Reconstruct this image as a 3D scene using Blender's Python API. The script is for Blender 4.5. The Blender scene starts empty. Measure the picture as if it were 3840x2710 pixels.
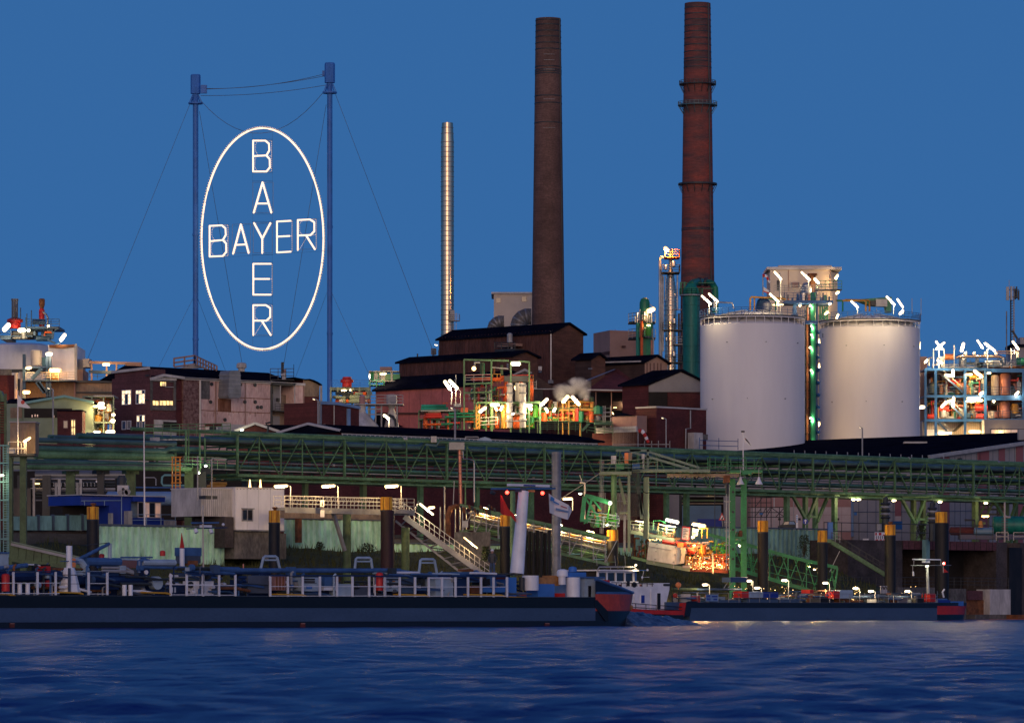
import bpy,math,random
import numpy as np
from mathutils import Vector,Matrix,noise
random.seed(7)
S=bpy.context.scene
C=S.collection
# ---------------------------------------------------------------- camera
F,CX,HZ,CH=16000.0,1920.0,2283.0,1.2
cam=bpy.data.objects.new('camera',bpy.data.cameras.new('camera'))
C.objects.link(cam)
cam.location=(0,0,CH)
cam.rotation_euler=(math.radians(90),0,0)
cam.data.sensor_width=36
cam.data.lens=36*F/3840
cam.data.shift_y=(HZ-1355)/3840
cam.data.clip_start=1
cam.data.clip_end=30000
cam.data.dof.use_dof=True
cam.data.dof.focus_distance=470
cam.data.dof.aperture_fstop=4.0
S.camera=cam
GLOW=(.92,.8,.76)
# ---------------------------------------------------------------- dusk sky
wd=bpy.data.worlds.new('World')
S.world=wd
wd.use_nodes=True
nt=wd.node_tree
nt.nodes.clear()
def wn(kind,**kw):
 n=nt.nodes.new('ShaderNode'+kind)
 for k,v in kw.items():setattr(n,k,v)
 return n
def wmath(op,a,b=None):
 n=wn('Math',operation=op)
 for i,x in enumerate((a,b)):
  if x is None:continue
  if isinstance(x,(int,float)):n.inputs[i].default_value=x
  else:nt.links.new(x,n.inputs[i])
 return n.outputs[0]
tc=wn('TexCoord')
sx=wn('SeparateXYZ')
nt.links.new(tc.outputs['Generated'],sx.inputs[0])
el=wmath('MAXIMUM',sx.outputs[2],0.0)
rp=wn('ValToRGB')
cr=rp.color_ramp
cr.interpolation='EASE'
for p,c in((0.0,(.036,.142,.37)),(.055,(.022,.108,.32)),(.135,(.007,.062,.22)),(.4,(.009,.046,.21)),(1.0,(.008,.028,.17))):
 e=cr.elements[0]if p==0 else(cr.elements[1]if p==1 else cr.elements.new(p))
 e.position=p
 e.color=(*c,1)
nt.links.new(el,rp.inputs[0])
dt=wn('VectorMath',operation='DOT_PRODUCT')
dt.inputs[1].default_value=Vector((-.02,-1,.1)).normalized()
nt.links.new(tc.outputs['Generated'],dt.inputs[0])
toward=wmath('POWER',wmath('MAXIMUM',wmath('MULTIPLY',wmath('ADD',dt.outputs['Value'],1.0),.5),0.0),4.5)
low=wmath('POWER',wmath('SUBTRACT',1.0,el),2.6)
glow=wmath('MULTIPLY',toward,low)
gc=wn('Mix',data_type='RGBA',blend_type='ADD')
gs=wn('VectorMath',operation='SCALE')
gs.inputs[0].default_value=GLOW
nt.links.new(glow,gs.inputs['Scale'])
gc.inputs[0].default_value=1
nt.links.new(rp.outputs[0],gc.inputs[6])
nt.links.new(gs.outputs[0],gc.inputs[7])
bg=wn('Background')
bg.inputs['Strength'].default_value=1.0
wo=wn('OutputWorld')
nt.links.new(gc.outputs[2],bg.inputs[0])
nt.links.new(bg.outputs[0],wo.inputs[0])
sun=bpy.data.objects.new('afterglow',bpy.data.lights.new('afterglow','SUN'))
C.objects.link(sun)
sun.data.energy=0.62
sun.data.angle=math.radians(26)
sun.data.color=(1.0,0.6,0.33)
sun.rotation_euler=(math.radians(80),0,math.radians(-3))
vs=S.view_settings
S.display_settings.display_device='sRGB'
vs.view_transform='Standard'
vs.look='None'
vs.exposure=0.0
vs.gamma=1.0
S.render.engine='CYCLES'
S.cycles.use_denoising=True
S.cycles.max_bounces=6
S.cycles.diffuse_bounces=3
S.cycles.glossy_bounces=3
S.cycles.transparent_max_bounces=8
S.cycles.sample_clamp_indirect=4.0
S.cycles.volume_bounces=1
# ---------------------------------------------------------------- geometry helpers
def W(px,py,D):
 return Vector(((px-CX)*D/F,D,CH-(py-HZ)*D/F))
def dep(px,D0):
 return D0/(1-(px-CX)/F)
K=math.sqrt(.5)
U=Vector((K,K,0))
VV=Vector((-K,K,0))
UP=Vector((0,0,1))
def apx(px,D0):
 t=(px-CX)/F
 X=D0*t/(1-t)
 return(2*X+D0)*K
def rw(a,c,z):
 return Vector(((a-c)*K,(a+c)*K,z))
class Zone:
 def __init__(s,ox,oy,k):s.ox,s.oy,s.k=ox,oy,k
 def px(s,x):return s.ox+x/s.k
 def py(s,y):return s.oy+y/s.k
 def __call__(s,x,y,D):return W(s.px(x),s.py(y),D)
 def r(s,x,y,D0):return W(s.px(x),s.py(y),dep(s.px(x),D0))
 def a(s,x,D0):return apx(s.px(x),D0)
 def z(s,x,y,D0):return s.r(x,y,D0).z
zV=Zone(0,0,.59766)
z1=Zone(0,1050,2.7);z2=Zone(400,1250,2.551);z3=Zone(1200,1050,2.4925)
z4=Zone(1900,1050,2.4925);z5=Zone(2500,900,2.025);z6=Zone(3300,1050,2.4926)
l1=Zone(0,1600,2.87);l2=Zone(700,1600,2.87);l3=Zone(1400,1600,2.87)
l4=Zone(2100,1600,2.87);l5=Zone(2700,1600,2.87);l6=Zone(3200,1600,2.945)
b1=Zone(0,2000,2.87);b2=Zone(700,2000,2.87);b3=Zone(1400,2000,2.87)
b4=Zone(2100,2000,2.87);b5=Zone(2700,2000,2.014)
zS=Zone(600,200,1.409);zC=Zone(1550,0,1.296);zT=Zone(2400,900,3.115)
zQ=Zone(1500,1300,3.8267);zN=Zone(1950,1400,4.592);zK=Zone(2800,960,3.532);zL=Zone(2350,1750,4.05)
BOXF=[(0,3,2,1),(4,5,6,7),(0,1,5,4),(1,2,6,5),(2,3,7,6),(3,0,4,7)]
class M:
 def __init__(s):s.v,s.f,s.s=[],[],[]
 def add(s,vs_,fs,sm=False):
  n=len(s.v)
  s.v+=[tuple(x)for x in vs_]
  s.f+=[tuple(i+n for i in f)for f in fs]
  s.s+=[sm]*len(fs)
  return s
 def hexa(s,p):return s.add(p,BOXF)
 def box(s,x0,x1,y0,y1,z0,z1_):
  return s.hexa([(x0,y0,z0),(x1,y0,z0),(x1,y1,z0),(x0,y1,z0),(x0,y0,z1_),(x1,y0,z1_),(x1,y1,z1_),(x0,y1,z1_)])
 def rb(s,a0,a1,c0,c1,z0,z1_):
  q=[(a0,c0),(a1,c0),(a1,c1),(a0,c1)]
  return s.hexa([rw(a,c,z0)for a,c in q]+[rw(a,c,z1_)for a,c in q])
 def zb(s,z,x0,x1,y0,y1,D,d):
  p,q=z(x0,y0,D),z(x1,y1,D)
  return s.box(min(p.x,q.x),max(p.x,q.x),D,D+d,min(p.z,q.z),max(p.z,q.z))
 def rz(s,z,x0,x1,y0,y1,D0,d):
  xm=(x0+x1)/2
  za,zb_=z.z(xm,y0,D0),z.z(xm,y1,D0)
  c=D0*K
  return s.rb(z.a(x0,D0),z.a(x1,D0),c,c+d,min(za,zb_),max(za,zb_))
 def prism(s,poly,ext):
  n=len(poly)
  ext=Vector(ext)
  v=[Vector(p)for p in poly]+[Vector(p)+ext for p in poly]
  return s.add(v,[tuple(range(n)),tuple(range(2*n-1,n-1,-1))]+[(i,i+n,(i+1)%n+n,(i+1)%n)for i in range(n)])
 def frame(s,d):
  d=d.normalized()
  a=Vector((0,0,1))if abs(d.z)<.95 else Vector((1,0,0))
  x=d.cross(a).normalized()
  return x,x.cross(d).normalized()
 def bar(s,p,q,w,h=None):
  p,q=Vector(p),Vector(q)
  if(q-p).length<1e-5:return s
  x,y=s.frame(q-p)
  x=x*(w/2);y=y*((h or w)/2)
  return s.hexa([p-x-y,p+x-y,p+x+y,p-x+y,q-x-y,q+x-y,q+x+y,q-x+y])
 def tube(s,p,q,r,n=8,r2=None):
  p,q=Vector(p),Vector(q)
  if(q-p).length<1e-5:return s
  x,y=s.frame(q-p)
  r2=r if r2 is None else r2
  cs=[(math.cos(2*math.pi*i/n),math.sin(2*math.pi*i/n))for i in range(n)]
  v=[p+(x*a+y*b)*r for a,b in cs]+[q+(x*a+y*b)*r2 for a,b in cs]
  s.add(v,[(i,(i+1)%n,(i+1)%n+n,i+n)for i in range(n)],True)
  m=len(s.v)-2*n
  s.f+=[tuple(range(m+n-1,m-1,-1)),tuple(range(m+n,m+2*n))]
  s.s+=[False,False]
  return s
 def path(s,pts,r,n=8,close=False):
  pts=[Vector(p)for p in pts]
  L=len(pts)
  rings=[]
  ref=None
  for i,p in enumerate(pts):
   if close:d=pts[(i+1)%L]-pts[i-1]
   else:d=(pts[min(i+1,L-1)]-pts[max(i-1,0)])
   d.normalize()
   if ref is None:x,y=s.frame(d)
   else:
    x=(ref-d*ref.dot(d)).normalized()
    y=x.cross(d).normalized()
   ref=x
   rr=r[i]if isinstance(r,(list,tuple))else r
   rings.append([p+(x*math.cos(2*math.pi*k/n)+y*math.sin(2*math.pi*k/n))*rr for k in range(n)])
  fs=[]
  for i in range(L if close else L-1):
   j=(i+1)%L
   fs+=[(i*n+k,i*n+(k+1)%n,j*n+(k+1)%n,j*n+k)for k in range(n)]
  s.add([p for g in rings for p in g],fs,True)
  if not close:
   b=len(s.v)-L*n
   s.f+=[tuple(range(b+n-1,b-1,-1)),tuple(range(b+(L-1)*n,b+L*n))]
   s.s+=[False,False]
  return s
 def lathe(s,cx,cy,prof,n=24,sm=True):
  L=len(prof)
  v=[(cx+r*math.cos(2*math.pi*k/n),cy+r*math.sin(2*math.pi*k/n),z)for r,z in prof for k in range(n)]
  fs=[(i*n+k,i*n+(k+1)%n,(i+1)*n+(k+1)%n,(i+1)*n+k)for i in range(L-1)for k in range(n)]
  s.add(v,fs,sm)
  b=len(s.v)-L*n
  s.f+=[tuple(range(b+n-1,b-1,-1)),tuple(range(b+(L-1)*n,b+L*n))]
  s.s+=[False,False]
  return s
 def ball(s,c,r,n=8,sq=1.0):
  k=n//2
  prof=[(max(r*math.sin(math.pi*i/k),1e-3),c[2]-r*sq*math.cos(math.pi*i/k))for i in range(k+1)]
  return s.lathe(c[0],c[1],prof,n)
 def quad(s,*p):return s.add(p,[tuple(range(len(p)))])
WC={}
PLACED=[]
def mk(name,m,mat,parent=None,label=None,kind=None):
 a=np.array(m.v,dtype=float)
 c=(a.min(0)+a.max(0))/2
 me=bpy.data.meshes.new(name)
 me.from_pydata((a-c).tolist(),[],m.f)
 me.polygons.foreach_set('use_smooth',m.s)
 if any(m.s):me.set_sharp_from_angle(angle=.6)
 me.materials.append(MT[mat]if isinstance(mat,str)else mat)
 o=bpy.data.objects.new(name,me)
 C.objects.link(o)
 c=Vector(c)
 WC[o]=c
 o.location=c
 if parent is not None:
  o.parent=parent
  o.location=c-WC[parent]
 if label:o['label']=label
 if kind:o['kind']=kind
 return o
def T(name,label,cat,loc,group=None):
 o=bpy.data.objects.new(name,None)
 C.objects.link(o)
 o.empty_display_size=.3
 o.location=loc
 WC[o]=Vector(loc)
 o['label']=label
 o['category']=cat
 if group:o['group']=group
 return o
def P(par,name,m,mat,label=None,kind=None):return mk(name,m,mat,par,label,kind)
def TOP(name,m,mat,label,cat,group=None):
 o=mk(name,m,mat,None,label)
 o['category']=cat
 if group:o['group']=group
 return o
def ST(name,m,mat,kind='structure'):return mk(name,m,mat,None,None,kind)
# ---------------------------------------------------------------- materials
MT={}
def mat(name,col,rough=.6,metal=0.0,var=.25,scale=.6,stretch=1.0,col2=None,bump=0.0,brick=None,spec=.4,corr=None,fine=0.0):
 m=bpy.data.materials.new(name)
 m.use_nodes=True
 t=m.node_tree
 N,L=t.nodes,t.links
 b=N['Principled BSDF']
 b.inputs['Roughness'].default_value=rough
 b.inputs['Metallic'].default_value=metal
 b.inputs['Specular IOR Level'].default_value=spec
 geo=N.new('ShaderNodeNewGeometry')
 mp=N.new('ShaderNodeMapping')
 mp.inputs['Scale'].default_value=(1,1,1/stretch)
 L.new(geo.outputs['Position'],mp.inputs[0])
 nz=N.new('ShaderNodeTexNoise')
 nz.inputs['Scale'].default_value=scale
 nz.inputs['Detail'].default_value=6
 nz.inputs['Roughness'].default_value=.65
 L.new(mp.outputs[0],nz.inputs['Vector'])
 rp=N.new('ShaderNodeValToRGB')
 c2=col2 or tuple(max(0,c*(1-var))for c in col)
 c1=col if col2 else tuple(min(1,c*(1+var*.6))for c in col)
 rp.color_ramp.elements[0].position=.36
 rp.color_ramp.elements[1].position=.66
 rp.color_ramp.elements[0].color=(*c2,1)
 rp.color_ramp.elements[1].color=(*c1,1)
 L.new(nz.outputs['Fac'],rp.inputs[0])
 out=rp.outputs[0]
 hgt=nz.outputs['Fac']
 if brick:
  bk=N.new('ShaderNodeTexBrick')
  bk.inputs['Scale'].default_value=1
  bk.inputs['Brick Width'].default_value=brick[0]
  bk.inputs['Row Height'].default_value=brick[1]
  bk.inputs['Mortar Size'].default_value=brick[2]
  bk.inputs['Color1'].default_value=(1,1,1,1)
  bk.inputs['Color2'].default_value=(.62,.62,.62,1)
  bk.inputs['Mortar'].default_value=(.55,.52,.5,1)
  sx=N.new('ShaderNodeSeparateXYZ')
  L.new(geo.outputs['Position'],sx.inputs[0])
  ad=N.new('ShaderNodeMath')
  ad.operation='ADD'
  L.new(sx.outputs[0],ad.inputs[0]);L.new(sx.outputs[1],ad.inputs[1])
  cb=N.new('ShaderNodeCombineXYZ')
  L.new(ad.outputs[0],cb.inputs[0]);L.new(sx.outputs[2],cb.inputs[1])
  L.new(cb.outputs[0],bk.inputs['Vector'])
  mx=N.new('ShaderNodeMix')
  mx.data_type='RGBA'
  mx.blend_type='MULTIPLY'
  mx.inputs[0].default_value=.8
  L.new(out,mx.inputs[6]);L.new(bk.outputs[0],mx.inputs[7])
  out=mx.outputs[2]
 if fine:
  n2=N.new('ShaderNodeTexNoise')
  n2 .inputs['Scale'].default_value=4
  n2 .inputs['Detail'].default_value=8
  L.new(mp.outputs[0],n2 .inputs['Vector'])
  mx=N.new('ShaderNodeMix')
  mx.data_type='RGBA'
  mx.blend_type='OVERLAY'
  mx.inputs[0].default_value=fine
  L.new(out,mx.inputs[6]);L.new(n2 .outputs['Fac'],mx.inputs[7])
  out=mx.outputs[2]
 L.new(out,b.inputs['Base Color'])
 mr=N.new('ShaderNodeMapRange')
 mr.inputs['To Min'].default_value=max(.05,rough-.12)
 mr.inputs['To Max'].default_value=min(1,rough+.12)
 L.new(nz.outputs['Fac'],mr.inputs[0])
 L.new(mr.outputs[0],b.inputs['Roughness'])
 if bump:
  bp=N.new('ShaderNodeBump')
  bp.inputs['Strength'].default_value=bump
  bp.inputs['Distance'].default_value=.05
  L.new(hgt,bp.inputs['Height'])
  L.new(bp.outputs[0],b.inputs['Normal'])
 MT[name]=m
 return m
def emi(name,col,st,base=(.8,.8,.8),sample=True,vary=0):
 m=bpy.data.materials.new(name)
 m.use_nodes=True
 N,L=m.node_tree.nodes,m.node_tree.links
 b=N['Principled BSDF']
 b.inputs['Base Color'].default_value=(*base,1)
 b.inputs['Emission Color'].default_value=(*col,1)
 b.inputs['Emission Strength'].default_value=st
 if vary:
  g=N.new('ShaderNodeNewGeometry')
  nz=N.new('ShaderNodeTexNoise')
  nz.inputs['Scale'].default_value=vary
  nz.inputs['Detail'].default_value=3
  L.new(g.outputs['Position'],nz.inputs['Vector'])
  mr=N.new('ShaderNodeMapRange')
  mr.inputs['From Min'].default_value=.35
  mr.inputs['From Max'].default_value=.62
  mr.inputs['To Min'].default_value=st*.25
  mr.inputs['To Max'].default_value=st*1.3
  L.new(nz.outputs['Fac'],mr.inputs[0])
  L.new(mr.outputs[0],b.inputs['Emission Strength'])
 if not sample:m.cycles.emission_sampling='NONE'
 MT[name]=m
mat('chimney_brick',(.17,.095,.078),.85,var=.4,scale=.12,brick=(.5,.16,.012),fine=.5)
mat('chimney_brick_red',(.34,.08,.056),.85,scale=.16,stretch=.25,col2=(.11,.06,.06),brick=(.5,.16,.012),fine=.4)
mat('soot_brick',(.075,.045,.04),.9,var=.4,scale=.3,brick=(.5,.16,.012))
mat('maroon_brick',(.125,.03,.03),.85,var=.35,scale=.3,brick=(.5,.15,.012),fine=.4)
mat('plum_brick',(.135,.052,.06),.85,var=.3,scale=.3,brick=(.5,.15,.012),fine=.5)
mat('mottled_brick',(.34,.22,.2),.9,scale=2.2,col2=(.13,.05,.05),brick=(.6,.2,.02))
mat('brown_board',(.1,.042,.034),.85,var=.45,scale=.5,stretch=4,fine=.5)
mat('brown_plank',(.095,.042,.033),.85,var=.4,scale=.5,stretch=.2,fine=.5)
mat('pink_panel',(.45,.135,.13),.75,var=.22,scale=.4,stretch=2,fine=.3)
mat('pink_concrete',(.76,.53,.47),.85,scale=.45,stretch=2.5,col2=(.5,.33,.3),fine=.5)
mat('rust_stain',(.3,.14,.09),.9,scale=1.2,stretch=3,col2=(.12,.04,.02))
mat('grey_concrete',(.17,.16,.15),.9,scale=.5,stretch=2,col2=(.08,.075,.07),fine=.6)
mat('dark_concrete',(.065,.055,.055),.9,var=.5,scale=.4,fine=.6)
mat('tan_concrete',(.3,.22,.15),.85,var=.35,scale=.35,stretch=2,fine=.4)
mat('black_roof',(.007,.0085,.018),1,var=.35,scale=.4,fine=.4,spec=0)
mat('roof_edge',(.55,.52,.5),.6,var=.2)
mat('tank_white',(.8,.78,.78),.55,var=.06,scale=.2,stretch=5,spec=.3)
mat('white_paint',(.82,.8,.8),.5,var=.12,scale=.8,stretch=3)
mat('dirty_white',(.5,.48,.46),.7,var=.3,scale=.9,stretch=3,fine=.3)
mat('cream_panel',(.62,.52,.42),.7,var=.1,scale=.3)
mat('brown_panel',(.34,.21,.17),.7,var=.15,scale=.3)
mat('grey_panel',(.3,.29,.3),.65,var=.12,scale=.3)
mat('salmon_panel',(.36,.19,.17),.7,var=.12,scale=.3)
mat('pale_pink_panel',(.52,.42,.4),.7,var=.12,scale=.4)
mat('maroon_stripe',(.28,.1,.11),.7,var=.12,scale=.3)
mat('silver',(.56,.42,.3),.2,1.0,var=.14,scale=.5)
mat('silver_dull',(.45,.44,.43),.42,1.0,var=.3,scale=.6)
mat('grey_steel',(.23,.24,.26),.5,.3,var=.3,scale=.8)
mat('dark_steel',(.045,.05,.055),.55,.2,var=.35,scale=.8)
mat('light_steel',(.38,.38,.38),.5,.1,var=.25,scale=.8)
mat('mast_blue',(.05,.19,.55),.55,var=.2,scale=.4)
mat('steel_blue',(.02,.06,.13),.55,var=.25,scale=.5)
mat('bridge_green',(.1,.21,.1),.55,var=.4,scale=.5,fine=.4)
mat('olive_green',(.09,.14,.06),.6,var=.4,scale=.6,fine=.4)
mat('pipe_green',(.06,.15,.125),.42,var=.4,scale=.25,fine=.3)
mat('pipe_blue_green',(.06,.13,.15),.42,var=.4,scale=.25)
mat('pipe_grey',(.16,.17,.18),.4,.2,var=.4,scale=.3)
mat('pipe_dark',(.035,.045,.05),.5,var=.4,scale=.4)
mat('deep_green',(.015,.2,.1),.45,var=.35,scale=.3,stretch=3,fine=.3)
mat('teal_green',(.01,.19,.14),.45,var=.45,scale=.35,stretch=6,fine=.3)
mat('jet_green',(.03,.26,.09),.5,var=.35,scale=.5,fine=.3)
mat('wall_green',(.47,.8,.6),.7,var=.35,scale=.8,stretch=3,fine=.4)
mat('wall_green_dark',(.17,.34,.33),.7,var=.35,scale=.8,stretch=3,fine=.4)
mat('wall_cap',(.07,.1,.14),.6,var=.3)
mat('shed_green',(.21,.27,.2),.75,var=.2,scale=.4)
mat('eave_teal',(.18,.38,.36),.6,var=.2)
mat('pile_black',(.012,.011,.013),.6,var=.6,scale=.8,stretch=3,fine=.5)
mat('pile_maroon',(.035,.012,.014),.6,var=.6,scale=.8,stretch=3,fine=.5)
mat('pile_yellow',(.95,.48,.02),.6,scale=2.5,stretch=5,col2=(.5,.19,.012),fine=.4)
mat('hut_blue',(.012,.04,.3),.5,var=.2,scale=.5)
mat('plant_blue',(.015,.085,.25),.5,var=.3,scale=.5)
mat('pale_blue',(.2,.32,.5),.5,var=.2,scale=.4)
mat('door_blue',(.1,.2,.3),.5,var=.2,scale=.4)
mat('stripe_blue',(.07,.24,.55),.5,var=.2)
mat('pipe_orange',(.6,.1,.015),.45,var=.3,scale=.8)
mat('pipe_red',(.45,.03,.02),.45,var=.3,scale=.8)
mat('pipe_ochre',(.5,.25,.04),.45,var=.3,scale=.8)
mat('ladder_orange',(.7,.26,.02),.5,var=.2)
mat('copper',(.5,.2,.14),.4,.5,var=.3,scale=.5)
mat('red_paint',(.55,.025,.02),.45,var=.25,scale=.8)
mat('hull_grey',(.05,.09,.17),.45,var=.12,scale=.25,stretch=.4,fine=.2)
mat('hull_black',(.004,.005,.009),.4,var=.4,scale=.4,stretch=.3)
mat('hull_navy',(.006,.009,.022),.4,var=.3,scale=.4)
mat('hull_red',(.5,.06,.03),.45,var=.25,scale=.9,fine=.4)
mat('boat_blue',(.055,.13,.3),.4,var=.3,scale=.8)
mat('boat_dark_blue',(.011,.028,.1),.4,var=.3,scale=.8)
mat('boat_light',(.36,.47,.57),.45,var=.2,scale=.8)
mat('boat_white',(.78,.8,.84),.4,var=.12,scale=.9)
mat('boat_yellow',(.6,.32,.02),.5,var=.2)
mat('deck_grey',(.08,.1,.14),.6,var=.3)
mat('rust',(.2,.075,.03),.8,var=.5,scale=1.5,fine=.5)
mat('wood',(.42,.2,.07),.7,var=.3,scale=2)
mat('glass_dark',(.012,.014,.02),.08,var=.1,spec=.8)
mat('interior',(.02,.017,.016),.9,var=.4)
mat('soil',(.05,.043,.035),.95,var=.5,scale=.8,fine=.6)
mat('yard',(.07,.07,.068),.9,var=.3,scale=.2,fine=.4)
mat('grass',(.06,.07,.018),.9,scale=.9,col2=(.03,.035,.012),fine=.5)
mat('bush',(.035,.06,.02),.8,var=.5,scale=1.5)
mat('flag_white',(.75,.74,.73),.8,var=.05)
mat('flag_red',(.6,.04,.03),.8,var=.1)
mat('ink',(.03,.03,.035),.8,var=.1)
mat('ink_blue',(.05,.1,.4),.8,var=.1)
mat('bright_orange',(.8,.25,.08),.6,var=.2)
mat('green_machine',(.06,.3,.02),.45,var=.3,scale=.6)
emi('lamp_white',(1,.78,.45),2.5,sample=False)
emi('lamp_warm',(1,.63,.2),3,sample=False)
emi('lamp_orange',(1,.45,.1),3,sample=False)
emi('lamp_cool',(.95,.95,.72),2.5,sample=False)
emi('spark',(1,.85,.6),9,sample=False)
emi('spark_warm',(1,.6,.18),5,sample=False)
emi('red_light',(1,.03,.01),12,sample=False)
emi('sign_light',(1,.7,.44),1.5,sample=False)
emi('sign_dim',(1,.66,.45),.8,sample=False)
emi('window_lit',(1,.64,.16),1.7,vary=1.4,sample=False)
emi('window_warm',(1,.68,.32),2.0,vary=2.6,sample=False)
emi('window_amber',(1,.36,.05),.22,vary=1.2,sample=False)
emi('strip_blue',(.5,.75,1),.6,sample=False)
# ---------------------------------------------------------------- water, bank, ground
def water_material():
 m=bpy.data.materials.new('river_water')
 m.use_nodes=True
 N,L=m.node_tree.nodes,m.node_tree.links
 b=N['Principled BSDF']
 b.inputs['Base Color'].default_value=(.005,.02,.16,1)
 b.inputs['Roughness'].default_value=.3
 b.inputs['IOR'].default_value=1.33
 b.inputs['Specular IOR Level'].default_value=.24
 g=N.new('ShaderNodeNewGeometry')
 mp=N.new('ShaderNodeMapping')
 mp.inputs['Scale'].default_value=(.55,1.1,1)
 L.new(g.outputs['Position'],mp.inputs[0])
 prev=None
 for sc,st,di in((.35,.5,.35),(1.3,.7,.16),(4.5,.5,.04)):
  nz=N.new('ShaderNodeTexNoise')
  nz.inputs['Scale'].default_value=sc
  nz.inputs['Detail'].default_value=4
  nz.inputs['Distortion'].default_value=.6
  L.new(mp.outputs[0],nz.inputs['Vector'])
  bp=N.new('ShaderNodeBump')
  bp.inputs['Strength'].default_value=st
  bp.inputs['Distance'].default_value=di
  L.new(nz.outputs['Fac'],bp.inputs['Height'])
  if prev:L.new(prev.outputs[0],bp.inputs['Normal'])
  prev=bp
 L.new(prev.outputs[0],b.inputs['Normal'])
 MT['river_water']=m
water_material()
def grid_object(name,X,Y,Z,matn,kind='structure'):
 r,c=X.shape
 v=np.stack([X,Y,Z],-1).reshape(-1,3)
 i=np.arange(r*c).reshape(r,c)
 f=np.stack([i[:-1,:-1],i[:-1,1:],i[1:,1:],i[1:,:-1]],-1).reshape(-1,4)
 me=bpy.data.meshes.new(name)
 me.vertices.add(len(v));me.vertices.foreach_set('co',v.ravel())
 me.loops.add(f.size);me.loops.foreach_set('vertex_index',f.ravel())
 me.polygons.add(len(f))
 me.polygons.foreach_set('loop_start',np.arange(0,f.size,4))
 me.polygons.foreach_set('use_smooth',np.ones(len(f),bool))
 me.update(calc_edges=True)
 me.materials.append(MT[matn])
 o=bpy.data.objects.new(name,me)
 C.objects.link(o)
 WC[o]=Vector((0,0,0))
 o['kind']=kind
 return o
rs=np.random.RandomState(3)
WAVES=[]
for i in range(46):
 lam=.38*(1.085**i)
 th=rs.normal(-1.45,.55)
 amp=.0098*lam**.5*(1 if lam<3 else(3/lam)**1.1)
 WAVES.append((2*math.pi/lam*math.cos(th),2*math.pi/lam*math.sin(th),rs.uniform(0,6.28),amp,lam))
def waves(X,Y,cut):
 h=np.zeros_like(X)
 for kx,ky,ph,a,lam in WAVES:
  w=np.clip(lam/(cut*2.2)-.6,0,1)
  p=kx*X+ky*Y+ph+.8*np.sin(.13*X+.11*Y+ph)
  h+=a*w*(np.sin(p)+.22*np.sin(2*p+1))
 return h
dd=22*1.0058**np.arange(560)
tt=np.linspace(-1,1,460)
YY=np.repeat(dd[:,None],460,1)
XX=tt[None,:]*(YY*.16+6)
ZZ=waves(XX,YY,np.maximum(YY*.0058,(YY*.16+6)/230))
grid_object('water',XX,YY,ZZ,'river_water')
m=M();m.quad((-2500,-400,-.32),(2500,-400,-.32),(2500,900,-.32),(-2500,900,-.32))
ST('water',m,'river_water')
n1,n2=90,44
aa=np.linspace(0,1,n1)[:,None]*np.ones((1,n2))
cc=np.linspace(-1,1,n2)[None,:]*np.ones((n1,1))
A0,A1=apx(2330,292),apx(2700,292)
a_=A0+(A1-A0)*aa
c_=294*K+cc*3.4
nn=np.array([[noise.fractal(Vector((a_[i,j]*.7,c_[i,j]*.9,3)),.7,2.2,5)for j in range(n2)]for i in range(n1)])
hh=(1.22*(1-aa)**.75+.05)*np.exp(-(cc*1.8+.25-aa*.4)**2*1.6)*np.clip(aa*30,0,1)*np.clip((1-aa)*6,0,1)+nn*.17*np.exp(-cc**2*3)*np.clip((1-aa)*4,0,1)-.16+.12*np.exp(-cc**2*4)
X_,Y_=(a_-c_)*K,(a_+c_)*K
def foam_material():
 m=bpy.data.materials.new('bow_foam')
 m.use_nodes=True
 N,L=m.node_tree.nodes,m.node_tree.links
 b=N['Principled BSDF']
 g=N.new('ShaderNodeNewGeometry')
 mp=N.new('ShaderNodeMapping')
 mp.inputs['Scale'].default_value=(.8,.8,2.6)
 L.new(g.outputs['Position'],mp.inputs[0])
 nz=N.new('ShaderNodeTexNoise')
 nz.inputs['Scale'].default_value=1.1
 nz.inputs['Detail'].default_value=9
 nz.inputs['Roughness'].default_value=.72
 nz.inputs['Distortion'].default_value=1.2
 L.new(mp.outputs[0],nz.inputs['Vector'])
 rp=N.new('ShaderNodeValToRGB')
 for p,c,k in((.42,(.012,.035,.1),0),(.75,(.22,.3,.42),1)):
  rp.color_ramp.elements[k].position=p
  rp.color_ramp.elements[k].color=(*c,1)
 L.new(nz.outputs['Fac'],rp.inputs[0])
 L.new(rp.outputs[0],b.inputs['Base Color'])
 b.inputs['Roughness'].default_value=.35
 bp=N.new('ShaderNodeBump')
 bp.inputs['Strength'].default_value=.8
 bp.inputs['Distance'].default_value=.15
 L.new(nz.outputs['Fac'],bp.inputs['Height'])
 L.new(bp.outputs[0],b.inputs['Normal'])
 MT['bow_foam']=m
foam_material()
grid_object('water_bow_wave',X_,Y_,hh,'bow_foam')
GZ=8.6
def bank_z(a,c):
 f=min(max((c-426*K)/((461-426)*K),0),1)
 z=-1.2+8.6*(f**.8)
 return z+.5*noise.fractal(Vector((a*.12,c*.2,0)),1,2,4)*min(1,f*4)
av=np.linspace(apx(-400,445),apx(3260,445),230)
cv=np.linspace(425*K,463*K,34)
Az,Cz=np.meshgrid(av,cv)
Zb=np.array([[bank_z(a,c)for a in av]for c in cv])
grid_object('river_bank',(Az-Cz)*K,(Az+Cz)*K,Zb,'grass')
m=M()
tuft=M()
rr=random.Random(5)
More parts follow.
